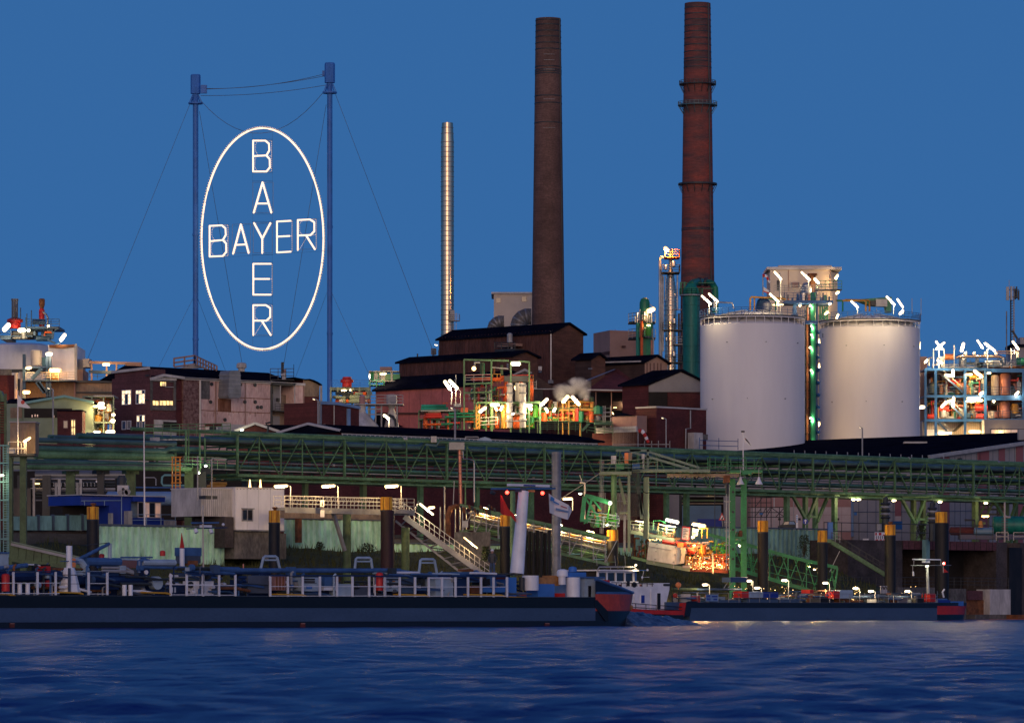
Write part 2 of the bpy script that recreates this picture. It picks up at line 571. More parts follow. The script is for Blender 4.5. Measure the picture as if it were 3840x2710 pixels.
for i in range(9000):
 a=rr.uniform(av[0],av[-1]);c=rr.uniform(434*K,461.5*K)
 z=bank_z(a,c)-.05
 h=rr.uniform(.2,.75)*(1.5 if noise.noise(Vector((a*.2,c*.3,4)))>.1 else.8)
 p=rw(a,c,z)
 d=Vector((rr.uniform(-.3,.3),rr.uniform(-.3,.3),0))
 w=rr.uniform(.03,.07)
 tuft.add([p-Vector((w,0,0)),p+Vector((w,0,0)),p+Vector((d.x*h,d.y*h,h))],[(0,1,2)])
o=ST('bank_grass',tuft,'grass','stuff')
m=M()
q=[rw(-2500,462.6*K,GZ),rw(2500,462.6*K,GZ),rw(4000,4500,GZ),rw(-4000,4500,GZ)]
m.quad(*q)
q2=[p-Vector((0,0,10))for p in q]
m.quad(q[0],q[1],q2[1],q2[0])
ST('ground',m,'yard')
# ---------------------------------------------------------------- helpers for repeated kit
def rail(par,pts,h=1.05,rows=(.35,.7,1.05),r=.022,step=1.5,mt='light_steel',posts=True,pr=None,name='railing'):
 """handrail along a line of floor points: one part per straight run"""
 for p,q in zip(pts[:-1],pts[1:]):
  p,q=Vector(p),Vector(q)
  n=max(1,round((q-p).length/step))
  m=M()
  for k in range(n+1):
   a=p.lerp(q,k/n)
   m.bar(a,a+UP*h,(pr or r)*2)
  for z in rows:m.bar(p+UP*z,q+UP*z,r*2)
  P(par,name,m,mt)
def ladder(par,p,z1_,w=.5,mt='light_steel',step=.35,side=Vector((1,0,0)),cage=False,t=.03):
 m=M()
 p=Vector(p)
 for s in(-1,1):m.bar(p+side*s*w/2,Vector((p.x,p.y,z1_))+side*s*w/2,t*2)
 z=p.z+.2
 while z<z1_:
  c=Vector((p.x,p.y,z))
  m.bar(c-side*w/2,c+side*w/2,t*1.4)
  z+=step
 P(par,'ladder',m,mt)
 if cage:
  m=M()
  b=side.cross(UP)
  z=p.z+2
  while z<z1_:
   c=Vector((p.x,p.y,z))
   m.path([c+(side*math.cos(t_)*.42+b*math.sin(t_)*.75)for t_ in[math.pi*k/6 for k in range(7)]],.03,4)
   z+=1.0
  P(par,'ladder_cage',m,mt)
def capsule(m,p,q,r,n=8):
 p,q=Vector(p),Vector(q)
 d=(q-p).normalized()
 m.path([p-d*r*.9,p-d*r*.5,p,q,q+d*r*.5,q+d*r*.9],[r*.35,r*.85,r,r,r*.85,r*.35],n)
POWER=1700
LCOL={'lamp_white':(1,.74,.4),'lamp_warm':(1,.62,.24),'lamp_orange':(1,.42,.1),'lamp_cool':(.95,.95,.6),'spark_warm':(1,.6,.2)}
def lamp(label,p,q,r=.16,em='lamp_white',pole=None,group=None,prad=.05,pm='light_steel',name='lamp',hood=True,cat='lamp',power=0):
 """a lit luminaire: glowing tube from p to q with a housing behind it and an optional pole (list of points)"""
 p,q=Vector(p),Vector(q)
 base=Vector(pole[0])if pole else p
 t=T(name,label,cat,base,group)
 r*=.66
 m=M();capsule(m,p,q,r)
 P(t,'lamp_tube',m,em)
 L_=bpy.data.lights.new('lamp_light','POINT')
 L_.energy=POWER*((q-p).length+.35)*r*(power or 1)
 L_.color=LCOL[em]
 L_.shadow_soft_size=.12
 lo=bpy.data.objects.new('lamp_light',L_)
 C.objects.link(lo)
 lo.parent=t
 lo.location=(p+q)/2+Vector((0,-r-.25,-r-.2))-base
 if hood:
  off=Vector((0,r*1.15,r*.5))
  m=M();m.bar(p+off,q+off,r*1.5,r*.6)
  P(t,'housing',m,'grey_steel')
 if pole:
  m=M();m.path([Vector(x)for x in pole],prad,6)
  P(t,'pole',m,pm)
 return t
def zlamp(label,z,x0,y0,x1,y1,D,r=.16,em='lamp_white',pole=None,**kw):
 pl=[z(x,y,D+.25)for x,y in pole]if pole else None
 return lamp(label,z(x0,y0,D),z(x1,y1,D),r,em,pl,**kw)
def rlamp(label,z,x0,y0,x1,y1,D0,r=.16,em='lamp_white',pole=None,**kw):
 Dm=dep(z.px((x0+x1)/2),D0)
 return zlamp(label,z,x0,y0,x1,y1,Dm,r,em,pole,**kw)
def sheet_wall(label,px0,px1,D0,ztop,zbot,mt='wall_green',pitch=.78,group='green sheet pile flood walls'):
 a0,a1=apx(px0,D0),apx(px1,D0)
 c=D0*K
 t=T('sheet_pile_wall',label,'flood wall',rw((a0+a1)/2,c,zbot),group)
 n=max(1,round((a1-a0)/pitch))
 w=(a1-a0)/n
 for k in range(n):
  a=a0+k*w
  dz=rr.uniform(-.03,.03)
  m=M()
  pf=[(0,0),(.34,0),(.5,.26),(.84,.26),(1,0)]
  pts=[rw(a+f*w,c+g,0)for f,g in pf]+[rw(a+f*w,c+g+.03,0)for f,g in reversed(pf)]
  m.prism([Vector((p.x,p.y,zbot))for p in pts],(0,0,ztop+dz-zbot))
  P(t,'sheet_pile',m,mt)
 m=M();m.rb(a0-.05,a1+.05,c-.12,c+.42,ztop+.04,ztop+.2)
 P(t,'cap_beam',m,'wall_cap')
 return t
# ---------------------------------------------------------------- lit sign between two guyed masts
def sgn(x,y,off=0.0):
 px=zS.px(x)
 t=(px-CX)/F
 Xc=(zS.px(541)-CX)/F*988
 D=(988+.72*Xc)/(1+.72*t)
 return zS(x,y,D+off)
sb=sgn(541,1640)
sign=T('illuminated_sign','huge oval sign of glowing letters hung between two tall blue masts','illuminated sign',(sb.x,sb.y,GZ))
def mast(x,w,ytop,ybox,yring,xl,xr,rl,rr_):
 p=sgn(x,yring)
 k=p.y/F/zS.k
 m=M();m.tube((p.x,p.y,GZ),(p.x,p.y,sgn(x,ybox).z),w*k/2,16)
 o=P(sign,'mast',m,'mast_blue')
 m=M()
 zt,zb=sgn(x,ytop).z,sgn(x,ybox).z
 hw=(xr-xl)/2*k
 m.lathe(p.x,p.y,[(hw,zb),(hw,zt),(hw*.9,zt+.3)],8,False)
 P(o,'mast_head',m,'mast_blue')
 m=M()
 rad=(rr_-rl)/2*k
 m.lathe(p.x,p.y,[(rad,p.z-.25),(rad,p.z+.1),(rad*.3,p.z+.1)],16,False)
 for j in range(8):
  c,s_=math.cos(j*.785),math.sin(j*.785)
  m.bar((p.x+c*rad*.9,p.y+s_*rad*.9,p.z),(p.x+c*hw*.6,p.y+s_*hw*.6,zb-.2),.16)
 P(o,'mast_collar',m,'mast_blue')
 for f in(.25,.5,.72):
  z=GZ+(p.z-GZ)*f
  m=M();m.lathe(p.x,p.y,[(w*k/2+.1,z),(w*k/2+.1,z+.5)],16)
  P(o,'flange',m,'mast_blue')
mast(188,29,120,215,263,162,215,150,227)
mast(897,28,58,157,207,870,925,860,937)
def cable(name,pts,r=.055,mt='pipe_grey',sag=0):
 m=M()
 if sag:
  p,q=Vector(pts[0]),Vector(pts[1])
  pts=[p.lerp(q,k/14)-UP*(sag*4*(k/14)*(1-k/14))for k in range(15)]
 m.path(pts,r,5)
 P(sign,name,m,mt)
def vS(x,y):return(zV.px(x)-600)*1.409,(zV.py(y)-200)*1.409
for a,b,dy in(((425,235),(190,820),-55),((447,250),(545,830),40),((731,235),(634,830),40),((752,212),(985,825),-55),((433,668),(352,830),-30),((443,668),(505,830),25),((733,655),(668,830),25),((743,655),(832,850),-30)):
 p,q=vS(*a),vS(*b)
 P0=sgn(p[0],p[1]);P1=zS(q[0],q[1],P0 .y+dy)
 d=P1-P0
 P1=P0+d*((P0 .z-GZ)/-d.z)if d.z<0 else P1
 cable('guy_cable',[P0,P1],.05 if abs(dy)>30 else.035)
cable('stay_cable',[sgn(215,250),sgn(862,208)],.06,sag=8.5)
cable('stay_cable',[sgn(245,187),sgn(862,112)],.06,sag=.9)
cable('stay_cable',[sgn(245,190),sgn(862,122)],.06,sag=.6)
cable('stay_cable',[sgn(215,224),sgn(880,168)],.06,sag=.7)
m=M();p=sgn(232,187);m.box(p.x-.7,p.x+.7,p.y-.5,p.y+.5,p.z-1.1,p.z+.8)
m.bar(sgn(215,180),sgn(245,180),.25);m.bar(sgn(225,205),sgn(245,205),.25)
P(sign,'winch_box',m,'mast_blue')
m=M();m.zb(zS,857,872,92,120,sgn(865,105).y,1.2)
P(sign,'cable_box',m,'mast_blue')
N_=56
gaps={27,28,29}
for k in range(N_):
 t0,t1=2*math.pi*k/N_,2*math.pi*(k+.95)/N_
 pts=[sgn(541.5+322*math.sin(t),979-583*math.cos(t))for t in np.linspace(t0,t1,6)]
 m=M();m.path(pts,.22 if k%9 else.17,6)
 P(sign,'lamp_tube',m,'sign_light')
m=M()
pts=[sgn(541.5+326*math.sin(t),979-588*math.cos(t),.4)for t in np.linspace(0,2*math.pi,97)[:-1]]
m.path(pts,.12,5,True)
P(sign,'oval_frame',m,'grey_steel')
m=M()
for k in range(0,240):
 t=2*math.pi*k/240
 m.ball(sgn(541.5+330*math.sin(t),979-592*math.cos(t)),.11,4)
P(sign,'bulb_row',m,'sign_dim',kind='stuff')
GL={'B':[[(0,0),(0,1)],[(0,1),(.72,1),(.93,.9),(.95,.68),(.78,.52),(0,.5)],[(.78,.52),(.97,.4),(.98,.13),(.78,0),(0,0)]],'A':[[(0,0),(.5,1),(1,0)],[(.17,.3),(.83,.3)]],'Y':[[(0,1),(.5,.48),(1,1)],[(.5,.48),(.5,0)]],'E':[[(1,0),(0,0),(0,1),(1,1)],[(0,.51),(.92,.51)]],'R':[[(0,0),(0,1),(.72,1),(.97,.9),(.97,.6),(.75,.48),(0,.48)],[(.48,.48),(1,0)]]}
def letter(ch,x0,x1,yt,yb,sl=0):
 base=None
 for st in GL[ch]:
  m=M()
  q=[sgn(x0+(x1-x0)*u,yb+(yt-yb)*v-sl*(u-.5))for u,v in st]
  for a,b in zip(q[:-1],q[1:]):capsule(m,a,b,.21,6)
  if base is None:
   base=P(sign,'sign_letter',m,'sign_light','glowing letter '+ch)
  else:P(base,'letter_stroke',m,'sign_light')
 m=M()
 for st in GL[ch]:
  q=[sgn(x1-(x1-x0)*u+7,yb+(yt-yb)*v-sl*(.5-u),.9)for u,v in st]
  for a,b in zip(q[:-1],q[1:]):
   n=max(1,int((b-a).length/.42))
   for k in range(n):m.ball(a.lerp(b,(k+.5)/n),.1,4)
 P(base,'bulb_row',m,'sign_dim',kind='stuff')
 m=M()
 fr=[sgn(x0-4,yt,.5),sgn(x1+10,yt-sl,.5),sgn(x1+10,yb-sl,.5),sgn(x0-4,yb,.5)]
 for a,b in zip(fr,fr[1:]+fr[:1]):m.bar(a,b,.07)
 P(base,'letter_frame',m,'grey_steel')
letter('B',492,582,462,625);letter('A',495,588,682,842);letter('Y',497,583,897,1055)
letter('E',493,585,1112,1275);letter('R',493,585,1330,1488)
letter('B',262,352,910,1072,4);letter('A',386,468,904,1057,4);letter('E',618,690,887,1050,4);letter('R',728,818,879,1037,4)
m=M()
for yy in(455,632,675,850,890,1065,1105,1283,1322,1495):m.bar(sgn(488,yy,.5),sgn(596,yy,.5),.05)
for xx in(490,594):m.bar(sgn(xx,395,.5),sgn(xx,1560,.5),.03)
m.bar(sgn(222,930,.5),sgn(862,870,.5),.03);m.bar(sgn(225,1085,.5),sgn(858,1045,.5),.03)
P(sign,'net_cable',m,'dark_steel')
# ---------------------------------------------------------------- chimneys
def chimney(label,xb0,xb1,xt0,xt1,yb,yt,D,mt,bands,bandmat,zz=zC,taper=None,seg=40,name='chimney'):
 k=D/F/zz.k
 pb,pt=zz((xb0+xb1)/2,yb,D),zz((xt0+xt1)/2,yt,D)
 t=T(name,label,'chimney',(pb.x,D,GZ))
 rb_,rt=(xb1-xb0)/2*k,(xt1-xt0)/2*k
 rg=rb_+(rb_-rt)*(pb.z-GZ)/(pt.z-pb.z)
 n=12
 prof=[(rg+(rt-rg)*j/n,GZ+(pt.z-GZ)*j/n)for j in range(n+1)]
 if taper:prof=taper(pb,pt,rb_,rt)
 m=M();m.lathe(pb.x,D,prof+[(rt*.75,pt.z),(rt*.75,pt.z-2)],seg)
 P(t,'shaft',m,mt)
 bw_=.5 if taper else 1
 rad=lambda z:np.interp(z,[q[1]for q in prof],[q[0]for q in prof])
 for y in bands:
  z=zz(0,y,D).z
  m=M();m.lathe(pb.x,D,[(rad(z)+.02,z-.11*bw_),(rad(z)+.05,z-.08*bw_),(rad(z)+.05,z+.08*bw_),(rad(z)+.02,z+.11*bw_)],seg)
  P(t,'band',m,bandmat)
 return t,pb.x,rad
t,cx,rad=chimney('tall plain brown brick chimney with thin steel hoops near its top',575,736,590,712,1585,92,800,'chimney_brick',[102,125,155,183,213,243,328,343,352,362,470,505,600],'dark_steel')
m=M()
for a in(1.05,):
 m.path([(cx+(rad(z)+.06)*math.sin(a),800-(rad(z)+.06)*math.cos(a),z)for z in np.linspace(GZ,zC(0,92,800).z,9)],.12,5)
P(t,'lightning_conductor',m,'dark_steel')
for y,n in((272,1),(300,1),(345,2),(490,1),(628,1)):
 m=M();z=zC(0,y,800).z
 for j in range(5):
  b=-.35+j*.17
  m.bar((cx+(rad(z)+.1)*math.sin(b),800-(rad(z)+.1)*math.cos(b),z),(cx+(rad(z)+.1)*math.sin(b+.15),800-(rad(z)+.1)*math.cos(b+.15),z),.06)
 P(t,'rung',m,'light_steel')
t2,cx2,rad2=chimney('reddish brick chimney ringed by two dark walkways',1300,1463,1316,1442,1390,18,780,'chimney_brick_red',[42,72,100,130,158,190,222,255,288,302,330,1112,1120],'dark_steel')
for y,r0,h,mt in((410,90,16,'dark_steel'),(512,96,16,'pipe_blue_green'),(896,95,4,'dark_steel')):
 k=780/F/zC.k
 z=zC(0,y,780).z
 m=M();m.lathe(cx2,780,[(rad2(z),z-.12),(r0*k,z-.12),(r0*k,z+.06),(rad2(z),z+.06)],32,False)
 g=P(t2,'walkway',m,mt)
 m=M()
 for j in range(28):
  a=j*2*math.pi/28
  b=a+2*math.pi/28
  c0,s0,c1,s1=math.cos(a),math.sin(a),math.cos(b),math.sin(b)
  R_=r0*k-.06
  hh_=h*k
  m.bar((cx2+c0*R_,780+s0*R_,z),(cx2+c0*R_,780+s0*R_,z+hh_),.09)
  for f in(.5,1):m.bar((cx2+c0*R_,780+s0*R_,z+hh_*f),(cx2+c1*R_,780+s1*R_,z+hh_*f),.07)
  if j%2==0:m.bar((cx2+c0*R_,780+s0*R_,z-.1),(cx2+c0*rad2(z-1.6),780+s0*rad2(z-1.6),z-1.6),.1)
 P(g,'railing',m,mt)
m=M()
m.path([(cx2+(rad2(z)+.08)*math.sin(.85),780-(rad2(z)+.08)*math.cos(.85),z)for z in np.linspace(GZ,zC(0,18,780).z,9)],.14,5)
P(t2,'lightning_conductor',m,'dark_steel')
def stp(pb,pt,rb_,rt):
 zc=zC(0,692,760).z
 return[(rb_*1.02,GZ),(rb_,zc),(rt,pt.z)]
t3,cx3,rad3=chimney('slim shiny metal chimney with a tapered tip',134,197,138,192,1610,598,760,'silver',[622,650]+list(range(692,1640,24)),'grey_steel',taper=stp)
k=760/F/zC.k
ladder(t3,(cx3+rad3(40)+.15,759.2,zC(0,1620,760).z-8),zC(0,1520,760).z,.6)
pz=zC(0,1560,760).z
m=M();m.box(cx3+.4,cx3+2.2,757.8,759.6,pz-.1,pz)
P(t3,'platform',m,'grey_steel')
rail(t3,[(cx3+.4,757.8,pz),(cx3+2.2,757.8,pz),(cx3+2.2,759.6,pz)],r=.04)
m=M();m.box(cx3+.5,cx3+1.3,758.2,758.9,pz,pz+1.8)
P(t3,'instrument_box',m,'grey_steel')
# ---------------------------------------------------------------- cream boiler house and ducts behind the chimney
D_=835
p0,p1=z3(1625,560,D_),z3(2010,130,D_)
b=T('boiler_house','cream box building with two small dark windows behind the tall chimney','industrial building',(p0 .x,D_,GZ))
m=M();m.box(p0 .x,p1 .x,D_,D_+14,GZ,p1 .z)
P(b,'wall',m,'cream_panel')
m=M();m.box(p0 .x-.5,p1 .x+.5,D_-.5,D_+14,p1 .z,p1 .z+.35)
P(b,'roof',m,'roof_edge')
for q in((1648,1688,168,212),(1888,1930,155,200)):
 m=M();m.zb(z3,*q,D_-.1,.2);P(b,'window',m,'glass_dark')
def duct(label,cx_,cy_,R_,r,z,D,mt):
 t=T('flue_duct',label,'duct',z(cx_,cy_,D),'curved flue ducts')
 k=D/F/z.k
 m=M()
 m.path([z(cx_-R_*math.cos(a),cy_-R_*math.sin(a),D)for a in np.linspace(-.15,math.pi/2,10)]+[z(cx_+30,cy_-R_,D)],r*k,14)
 P(t,'elbow',m,mt)
 for a in np.linspace(.1,1.4,4):
  m=M()
  c=z(cx_-R_*math.cos(a),cy_-R_*math.sin(a),D)
  d=Vector((math.sin(a),0,math.cos(a)))
  m.tube(c-d*.15,c+d*.15,r*k+.06,14)
  P(t,'seam',m,'grey_steel')
duct('smaller bent grey flue duct left of the cream building',1690,460,70,58,z3,822,'grey_concrete')
duct('larger bent grey flue duct under the dark windows',1945,430,90,75,z3,818,'grey_concrete')
D_=765
p0,p1=z4(820,760,D_),z4(1260,468,D_)
b=T('silo_building','plain brown box building behind the green reactor tower','industrial building',(p0 .x,D_,GZ))
xm=z4(965,0,D_).x
m=M();m.prism([(p0 .x,D_+9,GZ),(xm,D_,GZ),(p1 .x,D_+3,GZ),(p1 .x,D_+12,GZ)],(0,0,p1 .z-GZ))
P(b,'wall',m,'brown_panel')
zz_=z4(0,690,D_).z
m=M();m.prism([(p0 .x-.3,D_+9,zz_),(xm-.2,D_-.35,zz_),(xm,D_-.05,zz_),(p0 .x,D_+9.2,zz_)],(0,0,.5))
P(b,'ledge',m,'brown_board')
for x,y in((1005,595),(1095,620)):
 m=M();m.zb(z4,x-20,x+18,y-8,y+8,D_+.6,.6)
 P(b,'vent',m,'brown_board')
# ---------------------------------------------------------------- green scrubber at the red chimney's foot
D_=758
k=D_/F/zT.k
t=T('scrubber_tower','big green scrubber vessel with two bent pipes into the red chimney','process tower',zT(597,1560,D_))
pc=zT(597,640,D_)
m=M();m.lathe(pc.x,D_,[(102*k,GZ),(102*k,pc.z),(85*k,pc.z+1.0),(45*k,pc.z+2.0)],28)
P(t,'vessel',m,'teal_green')
m=M();m.lathe(pc.x,D_,[(102*k,pc.z-.2),(136*k,pc.z-.2),(136*k,pc.z),(102*k,pc.z)],24,False)
P(t,'platform',m,'light_steel')
rail(t,[(pc.x+136*k*math.cos(a),D_+136*k*math.sin(a),pc.z)for a in np.linspace(math.pi,2*math.pi,9)],r=.05,mt='jet_green')
m=M();m.path([zT(585,625,D_),zT(587,570,D_),zT(600,525,D_),zT(630,500,D_+3),zT(665,492,D_+8),zT(720,490,D_+16)],46*k,16)
P(t,'bent_pipe',m,'deep_green')
m=M();m.path([zT(770,500,D_+10),zT(810,495,D_+8),zT(850,515,D_+6),zT(876,560,D_+5),zT(880,620,D_+5),zT(880,860,D_+5)],37*k,16)
P(t,'bent_pipe',m,'deep_green')
for x,y in((690,490),(770,492)):
 m=M();c=zT(x,y,D_+9);m.tube(c-Vector((.35,0,0)),c+Vector((.35,0,0)),52*k,16)
 P(t,'flange',m,'dark_steel')
for y in(500,565):
 m=M();m.zb(zT,472,860,y-4,y+4,D_+4,.5);P(t,'beam',m,'deep_green')
for x in(476,520):
 m=M();m.bar(zT(x,640,D_+4),zT(x,490,D_+4),.35);P(t,'post',m,'deep_green')
for y in(760,1000,1240,1420):
 z=zT(0,y,D_).z
 m=M();m.lathe(pc.x,D_,[(102*k+.02,z-.12),(105*k,z-.1),(105*k,z+.1),(102*k+.02,z+.12)],28)
 P(t,'weld_band',m,'teal_green')
ladder(t,zT(700,1560,D_-4),pc.z,.7,'dark_steel',cage=True)
# ---------------------------------------------------------------- shiny distillation column
D_=738
k=D_/F/zT.k
t=T('distillation_column','slim tapering metal column with orange lit top and platforms','process tower',zT(357,1540,D_))
pc=zT(357,620,D_)
zy=lambda y:zT(0,y,D_).z
m=M();m.lathe(pc.x,D_,[(66*k,GZ),(66*k,zy(1430)),(64*k,zy(1060)),(70*k,zy(1055)),(70*k,zy(620)),(34*k,zy(380)),(22*k,zy(330)),(22*k,zy(140)),(15*k,zy(110))],24)
P(t,'shell',m,'silver')
for y in(670,720,770,820,880,940,1000,1120,1180,1240,1300,1360,1480,580,540,500,460,420):
 z=zy(y)
 r_=np.interp(-y,[-1430,-1060,-1055,-620,-380],[66,64,70,70,34])*k
 m=M();m.lathe(pc.x,D_,[(r_,z-.09),(r_+.06,z-.07),(r_+.06,z+.07),(r_,z+.09)],24)
 P(t,'band',m,'silver_dull')
for y,x0,x1,mt in((207,285,460,'pipe_orange'),(385,245,460,'dark_steel'),(1055,255,490,'dark_steel'),(1432,290,490,'dark_steel'),(1222,400,490,'grey_steel')):
 z=zy(y)
 p,q=zT(x0,y,D_),zT(x1,y,D_)
 m=M();m.box(p.x,q.x,D_-2.6,D_+2.2,z-.15,z)
 P(t,'platform',m,mt)
 rail(t,[(p.x,D_-2.6,z),(q.x,D_-2.6,z),(q.x,D_+2,z)],h=1.2,rows=(.4,.8,1.2),r=.05,mt=mt)
for pts,r in(([(232,1385),(232,215),(245,200),(285,200)],15),([(255,1385),(255,400),(290,395)],9),([(272,1300),(272,420)],9),([(437,820),(437,410)],11),([(300,700),(300,420)],7)):
 m=M();m.path([zT(x,y,D_-2)for x,y in pts],r*k,10)
 P(t,'riser_pipe',m,'silver_dull')
m=M();m.path([zT(345,812,D_-3),zT(490,812,D_-3)],5*k,8);P(t,'riser_pipe',m,'silver_dull')
for x,y,r in((300,320,20),(395,280,22),(400,950,22),(395,1330,22),(310,1160,14),(410,640,12)):
 m=M();c=zT(x,y,D_-3);m.lathe(c.x,c.y,[(r*k*.4,c.z-r*k*1.6),(r*k,c.z-r*k),(r*k,c.z+r*k),(r*k*.4,c.z+r*k*1.6)],10)
 P(t,'valve_pot',m,'silver_dull')
ladder(t,zT(470,1540,D_-2),zy(860),.8,'dark_steel',cage=True)
for y in range(470,960,19):
 m=M();m.bar(zT(338,y,D_-5),zT(372,y,D_-5),.12);P(t,'rung',m,'light_steel')
m=M();m.path([zT(455,1540,D_-1),zT(455,860,D_-1)],.18,5);P(t,'cable_riser',m,'dark_steel')
zlamp('orange lamp at the very top of the slim metal column',zT,296,96,322,120,D_-3,.5,'lamp_orange',hood=False,power=10)
# ---------------------------------------------------------------- green reactor tower
D_=728
k=D_/F/z4 .k
t=T('reactor_tower','squat green reactor tower with domed green top and round platforms','process tower',z4(1285,720,D_))
zy=lambda y:z4(0,y,D_).z
c0=z4(1290,200,D_)
m=M();m.lathe(c0 .x,D_,[(80*k,GZ),(80*k,zy(400)),(60*k,zy(395)),(48*k,zy(270)),(48*k,zy(215)),(36*k,zy(178)),(12*k,zy(164))],20)
P(t,'vessel',m,'deep_green')
for y,x0,x1 in((402,1140,1390),(550,1140,1390)):
 p,q=z4(x0,y,D_),z4(x1,y,D_)
 m=M();m.prism([(p.x,D_,p.z),(p.x+2.4,D_-5,p.z),(q.x-2.4,D_-5,p.z),(q.x,D_,p.z),(q.x,D_+4,p.z),(p.x,D_+4,p.z)],(0,0,.25))
 P(t,'platform',m,'dark_steel')
 rail(t,[(p.x,D_,p.z),(p.x+2.4,D_-5,p.z),(q.x-2.4,D_-5,p.z),(q.x,D_,p.z)],h=1.6,rows=(.55,1.1,1.6),r=.05,mt='grey_steel')
for x,y0,y1,r,mt in((1222,710,400,14,'teal_green'),(1262,710,380,14,'pipe_orange'),(1325,520,450,28,'green_machine'),(1355,710,560,10,'copper'),(1372,700,540,6,'light_steel')):
 m=M();m.path([z4(x,y0,D_-4.5),z4(x,y1,D_-4.5)],r*k,10)
 P(t,'riser_pipe',m,mt)
for j in range(8):
 x=1200+j*22
 m=M();m.path([z4(x,400,D_-3),z4(x,330-30*(j%3),D_-3)],(5+3*(j%2))*k,8)
 P(t,'nozzle',m,'silver_dull')
m=M();m.path([z4(1335,225,D_-1),z4(1390,265,D_-1)],4*k,6);P(t,'pipe',m,'light_steel')
zlamp('bright lamp beside the domed green reactor',z4,1325,288,1370,272,D_-4,.55,'lamp_warm',hood=False)
zlamp('lamp under the upper platform of the green reactor',z4,1315,422,1340,422,D_-4.5,.2,'lamp_warm',hood=False)
# ---------------------------------------------------------------- two white storage tanks
def tank(label,xl,xr,ytop,D,seed):
 zz=z5
 k=D/F/zz.k
 r=(xr-xl)/2*k
 Dc=D+r
 px=zz.px((xl+xr)/2)
 kk=Dc/F/zz.k
 r=(xr-xl)/2*kk
 c=zz((xl+xr)/2,ytop,Dc)
 ztop=c.z
 t=T('storage_tank',label,'storage tank',(c.x,Dc,GZ),'white storage tanks')
 m=M()
 prof=[(r,GZ),(r,ztop),(r-.06,ztop+.02)]
 m.lathe(c.x,Dc,prof,72)
 P(t,'shell',m,'tank_white')
 m=M();m.lathe(c.x,Dc,[(r-.05,ztop),(r-.3,ztop+.15),(r*.75,ztop+.95),(r*.5,ztop+1.65),(r*.22,ztop+2.1),(.2,ztop+2.2)],48)
 P(t,'dome_roof',m,'tank_white')
 m=M()
 for j in range(20):
  a=j*2*math.pi/20
  d=Vector((math.cos(a),math.sin(a),0))
  cc_=Vector((c.x,Dc,0))
  m.path([cc_+d*(r*f)+UP*(ztop+h)for f,h in((.97,.35),(.75,1.2),(.5,1.85),(.22,2.3))],.07,5)
  if j%2==0:
   d2=Vector((math.cos(a+.22),math.sin(a+.22),0))
   m.path([cc_+d*(r*.97)+UP*(ztop+.5),cc_+d2*(r*.55)+UP*(ztop+1.85)],.05,4)
 P(t,'roof_rib',m,'light_steel')
 n=36
 for nm,rr_,z0,h,w,mt,rows,st in(('rim_railing',r-.02,ztop,1.05,.07,'white_paint',(.98,),n),('walkway_railing',r+.12,ztop+1.25,1.05,.06,'plant_blue',(.4,.75,1.05),48)):
  m=M()
  for j in range(st):
   a,b=j*2*math.pi/st,(j+1)*2*math.pi/st
   p=Vector((c.x+rr_*math.cos(a),Dc+rr_*math.sin(a),z0))
   q=Vector((c.x+rr_*math.cos(b),Dc+rr_*math.sin(b),z0))
   m.bar(p,p+UP*h,w)
   for f in rows:m.bar(p+UP*f,q+UP*f,w*(2 if nm[0]=='r' else 1))
  g=P(t,nm,m,mt)
 m=M();m.lathe(c.x,Dc,[(r-.35,ztop+1.2),(r+.15,ztop+1.2),(r+.15,ztop+1.27),(r-.35,ztop+1.27)],48,False)
 P(t,'walkway',m,'grey_steel')
 rs_=random.Random(seed)
 for row in range(4):
  for col in range(3):
   a=-math.pi/2-.9+col*.75+(row%2)*.35
   z=GZ+(ztop-GZ)*(.2+row*.24)
   p=Vector((c.x+(r+.02)*math.cos(a),Dc+(r+.02)*math.sin(a),z))
   m=M();m.tube(p,p+Vector((math.cos(a),math.sin(a),0))*.22,.07,6)
   P(t,'stud',m,'grey_steel')
 return c.x,Dc,r,ztop,t
xA,yA,rA,zA,tA=tank('white cylindrical tank beside the maroon brick block',255,1048,655,620,1)
xB,yB,rB,zB,tB=tank('white cylindrical tank beside the blue steel plant',1160,1922,680,645,2)
m=M();p=z5(1200,725,yB-rB+1.6);m.path([p+Vector((-.3,0,.3)),p+Vector((-.3,-.35,.3)),p+Vector((-.3,-.35,-.3)),p+Vector((-.3,0,-.3))],.06,5)
P(tB,'loop_handle',m,'dark_steel')
def roofpipes(par,z,D,pts,r,mt):
 k=D/F/z.k
 m=M();m.path([z(x,y,D)for x,y in pts],r*k,10)
 P(par,'pipe',m,mt)
D_=629
tr=T('roof_pipework','ochre and green pipes and blue drum on the tank beside the maroon block','pipework',z5(700,540,D_))
roofpipes(tr,zK,D_,[(47,720),(47,560),(60,542),(470,560),(520,575)],13,'pipe_ochre')
roofpipes(tr,zK,D_+.6,[(102,720),(102,550),(120,545)],10,'pipe_ochre')
roofpipes(tr,zK,D_,[(290,560),(340,570),(385,590),(385,720)],12,'deep_green')
roofpipes(tr,zK,D_+.3,[(-400,690),(-400,620),(-350,612),(-190,620),(-175,690)],10,'silver_dull')
roofpipes(tr,zK,D_+.3,[(-430,690),(-430,600),(-405,560),(-380,600)],20,'silver_dull')
k=D_/F/zK.k
c0=zK(230,700,D_)
m=M();m.lathe(c0 .x,D_+1.5,[(100*k,c0 .z-1),(100*k,c0 .z+.6),(80*k,c0 .z+1.4),(30*k,c0 .z+1.9)],18);P(tr,'drum',m,'steel_blue')
c0=zK(270,680,D_)
m=M();m.lathe(c0 .x,D_-1,[(60*k,c0 .z-.5),(60*k,c0 .z+.5),(20*k,c0 .z+.8)],14);P(tr,'hatch',m,'grey_steel')
D_=655
